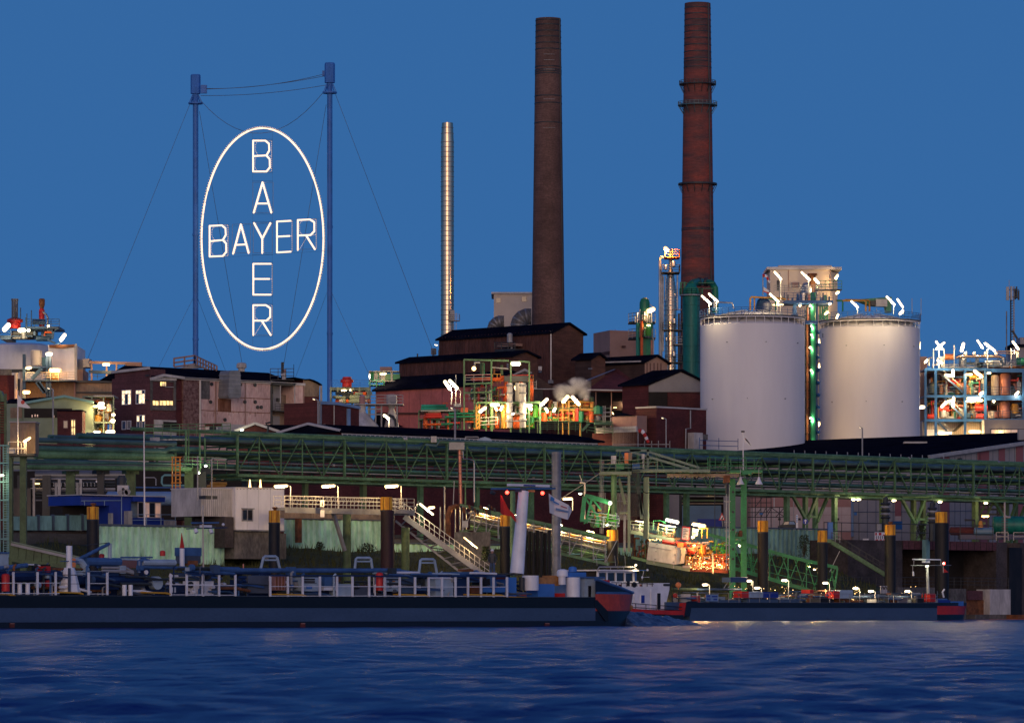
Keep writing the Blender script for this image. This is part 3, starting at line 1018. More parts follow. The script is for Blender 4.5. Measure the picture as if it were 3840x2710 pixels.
tr2=T('roof_pipework','ochre twin pipes and green box on the tank beside the blue plant','pipework',z5(1500,560,D_))
roofpipes(tr2,zK,D_,[(1180,590),(1560,590),(1578,605),(1578,735)],13,'pipe_ochre')
roofpipes(tr2,zK,D_+.7,[(1300,580),(1610,585),(1628,600),(1628,735)],13,'pipe_ochre')
roofpipes(tr2,zK,D_-.3,[(1190,590),(1255,590),(1272,605),(1272,730)],11,'deep_green')
k=D_/F/zK.k
m=M();m.prism([zK(1440,575,D_+1),zK(1920,540,D_+1),zK(1920,735,D_+1),zK(1850,735,D_+1),zK(1840,660,D_+1),zK(1640,650,D_+1)],(0,3,0));P(tr2,'duct',m,'deep_green')
m=M();m.zb(zK,1715,1862,570,665,D_-.5,1.4);P(tr2,'control_box',m,'light_steel')
m=M();m.zb(zK,1640,1715,590,655,D_-.2,1);P(tr2,'fan_box',m,'dark_steel')
for x,y0,y1 in((2190,560,760),(1722,690,740)):
 m=M();m.path([zK(x,y1,D_-2),zK(x,y0,D_-2)],.05,5);P(tr2,'aerial',m,'light_steel')
m=M();m.path([zK(2310,780,D_),zK(2310,560,D_)],.05,5);P(tr2,'aerial',m,'light_steel')
# ---------------------------------------------------------------- beige tower house between the tanks
D_=668
t=T('conveyor_house','beige metal clad house high above the gap between the white tanks','industrial building',zK(770,900,D_))
p0,p1=zK(310,900,D_),zK(1110,180,D_)
xe=zK(1232,0,D_).x
m=M();m.box(p0 .x,p1 .x,D_,D_+9,p0 .z-6,p1 .z);P(t,'wall',m,'cream_panel')
m=M();m.prism([(p1 .x+.01,D_+.2,GZ),(xe,D_+4.5,GZ),(xe,D_+9,GZ),(p1 .x+.01,D_+9,GZ)],(0,0,p1 .z-GZ-.2));P(t,'side_wall',m,'cream_panel')
m=M();m.box(p0 .x-.5,xe+.3,D_-.3,D_+9.2,p1 .z,p1 .z+.4);P(t,'roof',m,'roof_edge')
q0,q1=zK(425,180,D_+1),zK(1130,120,D_+1)
m=M();m.box(q0 .x,q1 .x,D_+1.5,D_+8,p1 .z+.4,q1 .z);P(t,'roof_house',m,'cream_panel')
for x in(555,1108):
 m=M();m.bar(zK(x,460,D_-.06),zK(x,185,D_-.06),.12);P(t,'panel_joint',m,'brown_panel')
m=M();m.zb(zK,400,430,320,460,D_-.06,.1);P(t,'door',m,'dark_steel')
m=M();m.zb(zK,598,692,352,415,D_-.25,.3);P(t,'louvre',m,'brown_panel')
for x in(598,692):
 m=M();m.bar(zK(x,425,D_-.3),zK(x,350,D_-.3),.15);P(t,'louvre_post',m,'grey_steel')
m=M();m.lathe(zK(830,0,D_-3).x,D_-3,[(120*D_/F/zK.k,zK(0,520,D_).z),(118*D_/F/zK.k,zK(0,440,D_).z),(85*D_/F/zK.k,zK(0,380,D_).z),(30*D_/F/zK.k,zK(0,360,D_).z)],18);P(t,'round_hopper',m,'silver_dull')
m=M();m.path([zK(872,480,D_-4),zK(872,240,D_-4)],.45,8);P(t,'vent_pipe',m,'rust')
m=M();m.path([zK(872,262,D_-4),zK(872,232,D_-4)],.75,8);P(t,'vent_cap',m,'rust')
for x in(440,800,930):
 m=M();m.path([zK(x,570,D_-3),zK(x,360 if x>500 else 220,D_-3)],.1,6);P(t,'lamp_post',m,'light_steel')
# ---------------------------------------------------------------- blue pipe tower in the gap between the tanks
D_=640
t=T('pipe_tower','blue steel stair and pipe tower in the gap between the two white tanks','steel tower',z5(1110,1600,D_))
kz=D_/F/z5 .k
for x0,x1,y0,mt in((1118,1148,460,'plant_blue'),(960,985,490,'plant_blue'),(1062,1075,640,'rust')):
 m=M();a,b_=z5(x0,y0,D_),z5(x1,y0,D_);m.box(a.x,b_.x,D_,D_+.5,GZ,a.z);P(t,'column',m,mt)
m=M();a=z5(1118,480,D_-.6);m.path([Vector((a.x-.1,a.y,GZ)),Vector((a.x-.1,a.y,z5(0,400,D_).z))],.42,10);P(t,'pipe',m,'deep_green')
for y0,y1,x0,x1 in((458,480,895,1265),(612,632,1050,1150),(560,575,950,1000)):
 m=M();m.zb(z5,x0,x1,y0,y1,D_-2,6);P(t,'platform',m,'plant_blue')
rail(t,[z5(815,398,D_+3),z5(1050,398,D_+3),z5(1240,392,D_+3)],h=1.1,r=.035,mt='grey_steel')
rail(t,[z5(860,458,D_-2),z5(1265,458,D_-2)],h=1.15,rows=(.4,.75,1.15),r=.03,mt='plant_blue',step=1)
rail(t,[z5(1140,375,D_+5),z5(1330,375,D_+5)],h=1.3,rows=(.4,.8,1.3),r=.04,mt='deep_green',step=1.2)
m=M();m.zb(z5,1130,1330,372,380,D_+5,2);P(t,'platform',m,'dark_steel')
rt_=random.Random(11)
for j in range(26):
 x=rt_.uniform(870,1245);y=458
 w=rt_.uniform(8,22);h=rt_.uniform(15,62)
 mt=rt_.choice(['steel_blue','plant_blue','deep_green','grey_steel','dark_steel','copper','teal_green','silver_dull'])
 m=M();p=z5(x,y,D_+rt_.uniform(-1,3));
 if j%3:m.path([p,p+UP*h*kz],w*kz*.4,8)
 else:m.box(p.x-w*kz/2,p.x+w*kz/2,p.y,p.y+1,p.z,p.z+h*kz)
 P(t,'machine' if j%3==0 else 'pipe',m,mt)
for j in range(16):
 x=1056+(j%8)*8
 m=M();a=z5(x,600,D_+1+(j//8));m.path([Vector((a.x,a.y,GZ)),Vector((a.x,a.y,z5(0,490+10*(j%3),D_).z))],.1+.06*(j%3),6)
 P(t,'riser_pipe',m,rt_.choice(['rust','pipe_dark','copper','pipe_dark','grey_steel']))
for j in range(14):
 y=680+j*66
 m=M();m.bar(z5(1050,y,D_+.6),z5(1118,y,D_+.6),.22);P(t,'beam',m,'dark_steel')
for j in range(9):
 y=700+j*95
 m=M();c=z5(1150,y,D_-.2);m.ball((c.x,c.y,c.z),.35,8);P(t,'valve',m,'plant_blue')
for j in range(4):
 m=M();a,b_=z5(1165+j*18,605,D_+8),z5(1165+j*18,470,D_+8);m.bar(a,b_,.22);P(t,'post',m,'deep_green')
m=M();m.bar(z5(1165,600,D_+8),z5(1230,480,D_+8),.15);m.bar(z5(1225,600,D_+8),z5(1165,480,D_+8),.15);P(t,'brace',m,'deep_green')
for i,(x,y)in enumerate(((1099,652),(1099,718),(1088,815),(1096,988),(1092,1350),(1104,1350),(1102,1530),(1090,498),(1010,497))):
 c=z5(x,y,D_-.8)
 lamp(('topmost','second highest','third highest','fourth highest','lower left','lower right','lowest','high centre','high left')[i]+' small round lamp on the blue pipe tower between the white tanks',c,c+Vector((.12,0,0)),.26,'lamp_white',group='lamps down the pipe tower',hood=False)
for i,(y0,y1)in enumerate(((760,800),(940,990),(1380,1430),(1560,1600))):
 c=z5(1158,(y0+y1)/2,D_+2)
 lamp(('topmost','second highest','third highest','lowest')[i]+' warm wall lamp squeezed between pipe tower and tank',c,c+UP*.5,.2,'lamp_warm',group='wall lamps in the tank gap',hood=False)
for lb,a in(('first slanted tube lamp over the tank beside the maroon block',(268,425,335,485)),('second slanted tube lamp over the tank beside the maroon block',(322,408,388,468)),('slanted tube lamp above the red pennants beside the beige house',(820,242,870,298)),('long slanted tube lamp in front of the beige house wall',(1025,245,1088,302)),('slanted tube lamp hanging below the windsock between tanks',(785,410,850,468)),('slanted tube lamp beside the ochre twin pipes',(1403,465,1452,510)),('slanted tube lamp over the grey control box on the tank',(1672,430,1730,490)),('steep tube lamp near the far rim of the tank',(1753,450,1793,508))):
 x0,y0,x1,y1=a
 D_=622 if x0<900 else 640
 zlamp(lb,z5,x0,y0,x1,y1,D_,.24,'lamp_white',pole=[((x0+x1)/2+22,560),((x0+x1)/2+22,y1+8),(x1,y1)],prad=.06)
zlamp('short tube lamp beside the rusty vent pipe of the beige house',z5,1125,295,1152,325,662,.33)
zlamp('lamp glaring on the end wall of the beige house',z5,1283,290,1298,268,667,.3,'lamp_warm')
zlamp('lower lamp on the end wall of the beige house',z5,1290,405,1305,390,667,.3,'lamp_warm')
zlamp('row lamp over the hatch of the tank beside the maroon block',z5,808,492,884,490,634,.14,'lamp_warm')
zlamp('small lamp at the rail of the tank near the blue plant',z5,1772,560,1793,538,640,.3)
zlamp('lamp low at the pipe tower side of the right-hand tank roof',z5,1205,560,1222,545,641,.3,'lamp_warm')
zlamp('yellow lamp beneath the ochre pipes by the pipe tower',z5,1290,590,1302,565,648,.26,'lamp_warm')
zlamp('round lamp under the blue platform of the pipe tower',z5,1236,484,1242,484,637,.3,hood=False)
D_=660
t=T('windsock','small red and white windsock on a pole beside the beige house','windsock',zK(215,500,D_))
m=M();m.path([zK(215,520,D_),zK(215,265,D_)],.1,6);P(t,'pole',m,'light_steel')
pts=[(212,262),(240,255),(268,280),(285,320),(305,355)]
for j in range(4):
 m=M();m.path([zK(*pts[j],D_),zK(*pts[j+1],D_)],[(24-j*4)*D_/F/zK.k,(21-j*4)*D_/F/zK.k],8);P(t,'sock_segment',m,'red_paint' if j%2==0 else 'white_paint')
t=T('flag','small drooping red and white flag beside the beige house','flag',zK(210,520,D_))
m=M();m.prism([zK(212,400,D_),zK(250,425,D_),zK(295,455,D_),zK(298,480,D_),zK(250,470,D_),zK(212,450,D_)],(0,.06,0));P(t,'upper_field',m,'flag_white')
m=M();m.prism([zK(212,450,D_-.01),zK(250,470,D_-.01),zK(298,480,D_-.01),zK(290,500,D_-.01),zK(205,468,D_-.01)],(0,.06,0));P(t,'lower_field',m,'flag_red')
# ---------------------------------------------------------------- buildings of the works
class Wall:
 """a vertical wall plane through corner c running along e; zone pixels map onto it"""
 def __init__(s,c,e):
  s.c,s.e=Vector(c),Vector(e)
  s.n=Vector((s.e.y,-s.e.x,0))
  if s.n.y>0:s.n=-s.n
 def s_(s,z,x):
  t=(z.px(x)-CX)/F
  return(t*s.c.y-s.c.x)/(s.e.x-t*s.e.y)
 def pt(s,z,x,y,out=0.0):
  p=s.c+s.e*s.s_(z,x)
  q=W(z.px(x),z.py(y),p.y)
  return Vector((p.x,p.y,q.z))+s.n*out
 def slab(s,m,s0,s1,z0,z1_,d0,d1):
  b=[s.c+s.e*s0+s.n*d0,s.c+s.e*s1+s.n*d0,s.c+s.e*s1+s.n*d1,s.c+s.e*s0+s.n*d1]
  return m.hexa([Vector((p.x,p.y,z0))for p in b]+[Vector((p.x,p.y,z1_))for p in b])
 def rect(s,z,x0,x1,y0,y1):
  zt,zb=s.pt(z,(x0+x1)/2,y0).z,s.pt(z,(x0+x1)/2,y1).z
  a,b=s.s_(z,x0),s.s_(z,x1)
  return min(a,b),max(a,b),zb,zt
 def box(s,m,z,x0,x1,y0,y1,d0,d1):
  a,b,zb,zt=s.rect(z,x0,x1,y0,y1)
  return s.slab(m,a,b,zb,zt,d0,d1)
 def bar(s,m,z,x0,y0,x1,y1,w,out=.06):
  return m.bar(s.pt(z,x0,y0,out),s.pt(z,x1,y1,out),w)
 def poly(s,m,z,pts,d0,d1):
  return m.prism([s.pt(z,x,y,d0)for x,y in pts],s.n*(d1-d0))
def at(z,x,D,zz_=GZ):
 p=z(x,0,D)
 return Vector((p.x,p.y,zz_))
def win(par,w,z,x0,x1,y0,y1,nx=2,ys=(),glass='glass_dark',frame='white_paint',fw=.1,proud=.06,label=None):
 a,b,zb,zt=w.rect(z,x0,x1,y0,y1)
 wd_,ht=b-a,zt-zb
 fx,fy=fw/wd_,fw/ht
 bx=lambda m,p,q,h0,h1,d0,d1:w.slab(m,a+wd_*p,a+wd_*q,zb+ht*h0,zb+ht*h1,d0,d1)
 m=M()
 bx(m,0,fx,0,1,-.01,proud);bx(m,1-fx,1,0,1,-.01,proud)
 bx(m,fx,1-fx,0,fy,-.01,proud);bx(m,fx,1-fx,1-fy,1,-.01,proud)
 for k in range(1,nx):bx(m,k/nx-fx*.4,k/nx+fx*.4,fy,1-fy,-.006,proud-.004)
 for y in ys:bx(m,fx,1-fx,y-fy*.4,y+fy*.4,-.003,proud-.008)
 f=P(par,'window',m,frame,label)
 ed=[0]+list(ys)+[1]
 for i in range(nx):
  for j in range(len(ed)-1):
   m=M();bx(m,i/nx+fx*.5,(i+1)/nx-fx*.5,ed[j]+fy*.5,ed[j+1]-fy*.5,.004,.018)
   P(f,'pane',m,glass[(i*2+j)%len(glass)]if isinstance(glass,list)else glass)
 return f
def gabled(name,label,z,xl,xc,xr,ye,yp,D,wl,wr=None,roof='black_roof',cat='industrial building',zbot=GZ,over=.5,group=None,ridge='v',edge=None,thick=.3):
 """block on the diagonal works grid: near corner at xc, one face running left-away, one right-away, gable roof"""
 c=at(z,xc,D,zbot)
 L,R=Wall(c,VV),Wall(c,U)
 sl,sr=L.s_(z,xl),R.s_(z,xr)
 ze=z(xc,ye,D).z
 t=T(name,label,cat,c,group)
 if ridge=='v':
  g,ln,e,dr,gs=R,sl,U,VV,sr
 else:
  g,ln,e,dr,gs=L,sr,VV,U,sl
 mid=c+e*gs/2
 zp=ze+max(.5,(ye-yp)/z.k*D/F)if yp is not None else ze
 if yp is not None:
  pm=mid
  zp=W(0,z.py(yp),pm.y).z
 up=lambda p,zz_:Vector((p.x,p.y,zz_))
 m=M()
 prof=[up(c,zbot),up(c+e*gs,zbot),up(c+e*gs,ze)]+([up(mid,zp)]if yp is not None else[])+[up(c,ze)]
 m.prism(prof,dr*ln)
 w=P(t,'wall',m,wl)
 if wr:
  m=M();m.prism([p-dr*.03 for p in prof],dr*.02);P(t,'gable_wall',m,wr)
 o=dr*over
 if yp is not None:
  for s0,s1 in((0,.5),(1,.5)):
   p,q=c+e*gs*s0,mid
   d=(up(q,zp)-up(p,ze))
   a=up(p,ze)-d.normalized()*over
   b=up(q,zp)
   m=M();m.prism([a-o,a+UP*thick-o,b+UP*thick-o,b-o],dr*(ln+2*over));P(t,'roof_slope',m,roof)
   if edge:
    m=M();m.bar(a-o*1.03+UP*thick*.6,b-o*1.03+UP*thick*.6,.22);P(t,'roof_edge',m,edge)
 else:
  m=M()
  q=[c-e*over-o,c+e*(gs+over)-o,c+e*(gs+over)+dr*(ln+over),c-e*over+dr*(ln+over)]
  m.prism([up(p,ze)for p in q],(0,0,thick));P(t,'roof',m,roof)
 return t,L,R,ze,zp
A,AL,AR,ze,zp=gabled('timber_hall','tallest dark brown board clad hall with black roof, its gable end beside the plain chimney',z4,-630,430,715,490,412,690,'brown_board','brown_plank')
m=M();AL.bar(m,z4,424,480,424,940,.22,.25);P(A,'downpipe',m,'roof_edge')
m=M();AL.box(m,z4,420,440,935,965,.1,.8);P(A,'outlet_box',m,'light_steel')
a,b,zb,zt=AL.rect(z4,-630,430,490,900)
n=34
for k in range(n+1):
 m=M();s=a+(b-a)*k/n;AL.slab(m,s-.04,s+.04,zb,zt-.2,.0,.06);P(A,'batten',m,'brown_board')
a,b,zb,zt=AR.rect(z4,430,715,490,940)
for k in range(30):
 m=M();z_=zb+(zt-zb)*k/30+rr.uniform(-.05,.05);AR.slab(m,a+.02,b-.02,z_,z_+.1,.03,.08);P(A,'plank',m,'brown_plank')
m=M();AR.slab(m,a-.1,a+.25,zb,zt,.0,.12);P(A,'corner_board',m,'brown_plank')
t=T('wall_filter','pale upright filter vessel with pipes on the tallest brown hall wall','filter vessel',AL.pt(z4,100,700,2))
m=M();c=AL.pt(z4,102,560,1.8);kk=c.y/F/z4 .k
m.lathe(c.x,c.y,[(10*kk,c.z-40*kk),(26*kk,c.z-25*kk),(26*kk,c.z+50*kk),(10*kk,c.z+62*kk)],12);P(t,'vessel',m,'light_steel')
m=M();m.path([AL.pt(z4,112,740,1.6),AL.pt(z4,112,600,1.6)],13*kk,8);P(t,'outlet_pipe',m,'light_steel')
m=M();AL.box(m,z4,-10,175,650,690,.3,2.5);P(t,'bracket_platform',m,'dark_steel')
m=M();AL.box(m,z4,0,160,600,625,.3,2.2);P(t,'cross_duct',m,'brown_panel')
rail(t,[AL.pt(z4,-15,650,2.4),AL.pt(z4,175,650,2.4)],r=.06,mt='dark_steel')
B,BL,BR,_,_=gabled('timber_hall','lower dark brown hall with stepped black roof behind the pink building',z3,740,1800,2030,713,672,668,'brown_board','brown_plank')
a,b,zb,zt=BL.rect(z3,740,1800,740,1000)
for k in range(30):
 m=M();s=a+(b-a)*k/30;BL.slab(m,s-.04,s+.04,zb,zt-.5,.0,.06);P(B,'batten',m,'brown_board')
for x,y0,y1 in((985,700,645),(785,715,680),(930,700,652)):
 m=M();m.path([BL.pt(z3,x,y0,-3),BL.pt(z3,x,y1,-3)],.12,5);P(B,'aerial',m,'dark_steel')
m=M();AL.box(m,z3,1085,1108,640,700,.5,1.2);P(A,'wall_box',m,'grey_steel')
zlamp('white floodlight on the corner of the tallest brown hall',z3,1072,604,1098,608,712,.1,'lamp_white',hood=False)
Pk,PL,PR,_,_=gabled('panel_building','long pink panelled building with black roof below the brown halls',z3,525,1560,2010,977,862,648,'pink_panel')
for x in list(range(525,1560,103)):
 m=M();PL.box(m,z3,x-2,x+2,1012,1400,0,.07);P(Pk,'panel_joint',m,'maroon_stripe')
a,b,zb,zt=PL.rect(z3,525,1560,1016,1400)
xs=list(range(525,1560,103))+[1560]
for x0,x1 in zip(xs[:-1],xs[1:]):
 for y0,y1 in((1016,1150),(1150,1250),(1250,1400)):
  yo=(x0-1040)*-.04
  m=M();PL.box(m,z3,x0+3,x1-3,y0+yo+1,y1+yo-1,.0,.035+rr.uniform(0,.02));P(Pk,'panel',m,'pink_panel')
m=M();PL.box(m,z3,525,1560,1003,1016,.0,.2);P(Pk,'gutter',m,'brown_board')
m=M();PL.bar(m,z3,560,1245,1000,1245,.25,.3);P(Pk,'wall_pipe',m,'brown_board')
m=M();PL.poly(m,z3,[(520,1370),(560,1240),(640,1300),(800,1370)],.4,.8);P(Pk,'lean_to_roof',m,'black_roof')
R1,L_,R_,_,_=gabled('workshop','small dark gabled workshop just right of the tallest brown hall',z4,640,790,920,735,693,680,'soot_brick','brown_plank')
m=M();L_.box(m,z4,765,800,820,835,0,.1);P(R1,'vent',m,'grey_steel')
R2,L_,R_,_,_=gabled('workshop','long black roofed workshop with brown curved gable below the silo building',z4,855,1290,1500,768,712,690,'soot_brick','brown_panel',edge=None)
m=M();L_.bar(m,z4,860,772,1275,760,.22,.6);P(R2,'gutter',m,'roof_edge')
for x in(1310,1340,1375,1410,1440):
 m=M();R_.box(m,z4,x-2,x+2,775,870,.03,.1);P(R2,'batten',m,'brown_plank')
D_=655
t=T('barn','open dark maroon barn with broad low roof and pale gutter line','barn',at(z4,1030,D_))
zr=z4(1040,830,D_+7)
p=[z4(755,1025,D_),z4(1312,1033,D_)]
m=M();m.add([p[0],p[1],z4(1120,890,D_+6),zr,z4(990,838,D_+8)],[(0,1,2,3,4)])
m.add([q+Vector((0,0,-.3))for q in(p[0],p[1])]+p,[(0,1,3,2)]);P(t,'roof_slope',m,'maroon_brick')
m=M();m.prism([z4(735,935,D_+2),z4(1000,832,D_+7),z4(1020,832,D_+7),z4(745,945,D_+1)],(0,.5,0));P(t,'roof_ridge_cap',m,'grey_steel')
m=M();m.bar(z4(755,1025,D_-.2),z4(1312,1033,D_-.2),.22);P(t,'gutter',m,'roof_edge')
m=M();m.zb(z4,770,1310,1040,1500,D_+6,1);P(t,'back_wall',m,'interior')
m=M();m.zb(z4,1282,1318,1035,1500,D_+.1,.8);P(t,'post',m,'maroon_brick')
m=M();m.zb(z4,1245,1262,1045,1500,D_+2,.6);P(t,'post',m,'maroon_brick')
for x in(830,975,1100,1160):
 m=M();m.zb(z4,x,x+8,1045,1500,D_+1,.4);P(t,'post',m,'brown_panel')
m=M();m.bar(z4(1318,985,D_-.1),z4(1318,1175,D_-.1),.22);P(t,'downpipe',m,'roof_edge')
m=M();m.zb(z4,1020,1240,1110,1118,D_+3,.4);P(t,'crossbeam',m,'soot_brick')
m=M();m.prism([z4(990,1130,D_+1),z4(1240,1150,D_+1),z4(1240,1245,D_+1),z4(990,1210,D_+1)],(0,.4,0));P(t,'inner_screen',m,'soot_brick')
zlamp('small white bulb inside the dark maroon barn',z4,1092,1137,1098,1137,D_+1,.22,'lamp_white',hood=False)
zlamp('thin tube lamp low inside the dark maroon barn',z4,1000,1191,1028,1191,D_,.06,'lamp_warm',hood=False)
zlamp('short slanted lamp above the panelled lean-to',z4,988,1235,998,1252,D_-5,.1,'lamp_warm',hood=False)
D_=640
R4,L_,R_,_,_=gabled('workshop','workshop with pale grey triangular gable next to the white tank',z4,1080,1320,1920,975,850,D_,'maroon_brick',edge=None)
m=M();R_.poly(m,z4,[(1325,985),(1620,862),(1915,985),(1915,1045),(1325,1045)],.04,.14);P(R4,'gable_cladding',m,'grey_panel')
m=M();R_.box(m,z4,1325,1900,1048,1186,.03,.06);P(R4,'dark_opening',m,'interior')
m=M();R_.box(m,z4,1500,1900,1060,1186,.065,.12);P(R4,'sliding_door',m,'maroon_brick')
D_=618
m=M()
p=z4(1790,930,D_+8)
p0=at(z4,1400,598)
Lw,Rw=Wall(p0,VV),Wall(p0,U)
zt=z4(1400,1192,598).z
t=T('brick_block','flat roofed maroon brick block standing in front of the white tank','brick building',p0)
m=M();sl,sr=Lw.s_(z4,1213),Rw.s_(z4,1866)
m.prism([p0,p0+U*sr,p0+U*sr+VV*sl,p0+VV*sl],(0,0,zt-GZ));P(t,'wall',m,'maroon_brick')
for w,s in((Lw,sl),(Rw,sr)):
 m=M();w.slab(m,-.1,s+.1,zt,zt+.22,-.4,.12);P(t,'parapet_cap',m,'roof_edge')
m=M();m.path([Rw.pt(z4,1708,1215,.2),Rw.pt(z4,1708,1385,.2),Rw.pt(z4,1665,1390,.2),Rw.pt(z4,1663,1585,.2)],.1,6);P(t,'downpipe',m,'light_steel')
m=M();Rw.box(m,z4,1760,1866,1440,1490,.02,.3);P(t,'pale_band',m,'grey_concrete')
m=M();Rw.box(m,z4,1678,1760,1428,1585,.3,1.5);P(t,'white_cabinet',m,'dirty_white')
m=M();Rw.box(m,z4,1762,1800,1500,1585,.02,.1);P(t,'lit_door',m,'tan_concrete')
rail(t,[Rw.pt(z4,1680,1580,2.5),Rw.pt(z4,2040,1590,2.5)],h=1.6,rows=(.5,1.2),r=.045,mt='plant_blue',step=4)
t=T('lean_to','tan panelled lean-to with dark sloping roof left of the maroon brick block','lean-to',Lw.pt(z4,1100,1600))
w=Wall(at(z4,1222,597),VV)
m=M();w.box(m,z4,985,1220,1270,1372,-2,0);P(t,'wall',m,'brown_panel')
for k in range(5):
 for j in range(2):
  m=M();w.box(m,z4,987+k*46.5,987+k*46.5+45,1274+j*50,1320+j*50,0,.05);P(t,'panel',m,'salmon_panel')
for j in range(2):
 m=M();w.box(m,z4,850,1220,1372+j*27,1398+j*27,-.1,.3-j*.1);P(t,'ledge_board',m,'dirty_white')
m=M();w.box(m,z4,800,1220,1426,1640,-2,0);P(t,'base_wall',m,'maroon_brick')
m=M();m.prism([w.pt(z4,985,1232,-2),w.pt(z4,1215,1268,.3),w.pt(z4,985,1272,.3)],(0,3,0));P(t,'roof',m,'black_roof')
D_=585
t=T('windsock','curling red and white striped windsock on a pole before the maroon block','windsock',z4(1230,1600,D_))
m=M();m.path([z4(1228,1600,D_),z4(1228,1395,D_)],.06,6);P(t,'pole',m,'light_steel')
pts=[(1232,1412),(1260,1405),(1282,1432),(1300,1465),(1312,1490),(1326,1518)]
rads=[24,24,22,20,19,17]
for j in range(5):
 m=M();m.path([z4(*pts[j],D_),z4((pts[j][0]+pts[j+1][0])/2,(pts[j][1]+pts[j+1][1])/2-1,D_),z4(*pts[j+1],D_)],[rads[j]*D_/F/z4 .k*.8,rads[j]*D_/F/z4 .k*.8,rads[j+1]*D_/F/z4 .k*.8],10);P(t,'sock_segment',m,'red_paint' if j%2==0 else 'white_paint')
t=T('yard_fence','thin rail fence with tall posts before the maroon brick block','fence',z4(1200,1640,590))
for x in(1228,1290,1355,1418,1525):
 m=M();m.bar(z4(x,1640,590),z4(x,1500,590),.1);P(t,'post',m,'grey_steel')
m=M();m.bar(z4(990,1536,590),z4(1530,1534,590),.1);P(t,'rail',m,'grey_steel')
def street_lamp(label,z,xp,yb,yt,xh,yh,D,lit=True,cool='lamp_white',w=.1,group='street lamps'):
 t=T('street_lamp',label,'street lamp',z(xp,yb,D),group)
 m=M();m.path([z(xp,yb,D),z(xp,yt+20,D),z(xp,yt,D),z((xp*.6+xh*.4),(yt*.5+yh*.5),D)],w,6);P(t,'pole',m,'light_steel')
 a,b=z(xp*.5+xh*.5,yt*.4+yh*.6,D),z(xh,yh,D)
 m=M();m.bar(a,b,.3,.14);P(t,'lamp_head',m,'light_steel')
 m=M();m.bar(a.lerp(b,.15)-UP*.1,b.lerp(a,.1)-UP*.1,.2,.06);P(t,'lens',m,cool if lit else 'white_paint')
street_lamp('slim street lamp before the maroon brick block',z4,1490,1640,1300,1446,1280,592,w=.08)
D0=530
c0=rw(apx(z3 .px(190),D0),D0*K,GZ)
Fw=Wall(c0,U)
t=T('long_shed','low shed with long black roof and a band of white barred windows','shed',c0)
sr=Fw.s_(z4,855)
ze=Fw.pt(z3,190,1405).z
d=VV*10
m=M();m.prism([c0,c0+U*sr,c0+U*sr+d,c0+d],(0,0,ze-GZ));P(t,'wall',m,'maroon_brick')
m=M()
ov=U*.6
a=Vector((c0 .x,c0 .y,ze));
pr=[a-VV*.6-ov,a+VV*5-ov+UP*.95,a+VV*10.6-ov,a+VV*10.6-ov-UP*.2,a-VV*.6-ov-UP*.25]
m.prism(pr,U*(sr+1.2));P(t,'roof',m,'black_roof')
sl_=Wall(c0,VV)
m=M();m.bar(pr[0],pr[1],.28);P(t,'roof_edge',m,'roof_edge')
m=M();m.bar(pr[1],pr[2],.28);P(t,'roof_edge',m,'roof_edge')
n=58
zt_,zb_=ze-.45,ze-2.3
m=M();Fw.slab(m,.2,sr-.2,zt_,zt_+.14,.0,.14);P(t,'window_head',m,'white_paint')
for k in range(n):
 s0=.3+(sr-.6)*k/n;s1=.3+(sr-.6)*(k+1)/n
 m=M();Fw.slab(m,s0-.05,s0+.05,zb_,zt_,.0,.12);P(t,'window_bar',m,'white_paint')
 m=M();Fw.slab(m,s0+.05,s1-.05,zb_,zt_,.0,.05);P(t,'pane',m,rr.choice(['glass_dark','glass_dark','grey_panel','hull_grey','grey_concrete','glass_dark']))
t=T('gable_shed','small maroon shed with white roof edges left of the long window band','shed',at(z2,1300,540))
for lb,xl,xp,xr_,ye,yp in(('a',1225,1420,1700,945,870),):
 D_=545
 m=M();m.prism([z2(xl,1100,D_),z2(xr_,1100,D_),z2(xr_-20,962,D_),z2(xp,yp+8,D_),z2(xl+20,ye,D_)],(0,9,0));P(t,'wall',m,'maroon_brick')
 for q in((xl,ye,xp,yp),(xp,yp,xr_,965)):
  a,b=z2(q[0],q[1],D_-.4),z2(q[2],q[3],D_-.4)
  m=M();m.prism([a,a+UP*.3,b+UP*.3,b],(0,10,0));P(t,'roof_slope',m,'black_roof')
  m=M();m.bar(a+Vector((0,-.1,.15)),b+Vector((0,-.1,.15)),.32);P(t,'roof_edge',m,'roof_edge')
 m=M();m.prism([z2(xp+20,yp+2,D_+3),z2(2010,875,D_+3),z2(2010,975,D_+3),z2(xr_,968,D_+3)],(0,6,.0));P(t,'long_roof',m,'black_roof')
lamp('small round lamp on the roof edge of the maroon gable shed',z2(1285,922,543),z2(1305,922,543),.16,'lamp_cool',hood=False)
m=M();m.path([z2(1540,950,543),z2(1545,880,543),z2(1520,860,543),z2(1565,850,543)],.14,6);P(t,'vent_pipe',m,'dark_steel')
t=T('gable_shed','maroon end gable with white trim where the long shed begins','shed',c0-U*.05)
m=M()
D_=516
m.prism([z3(-30,1480,D_),z3(185,1480,D_),z3(185,1398,D_),z3(40,1362,D_),z3(-30,1378,D_)],(0,8,0));P(t,'wall',m,'maroon_brick')
for q in((-45,1385,40,1356),(40,1356,200,1398)):
 m=M();m.bar(z3(q[0],q[1],D_-.2),z3(q[2],q[3],D_-.2),.3);P(t,'roof_edge',m,'roof_edge')
for x in(-20,190):
 m=M();m.bar(z3(x,1480,D_-.15),z3(x,1395,D_-.15),.22);P(t,'corner_trim',m,'roof_edge')
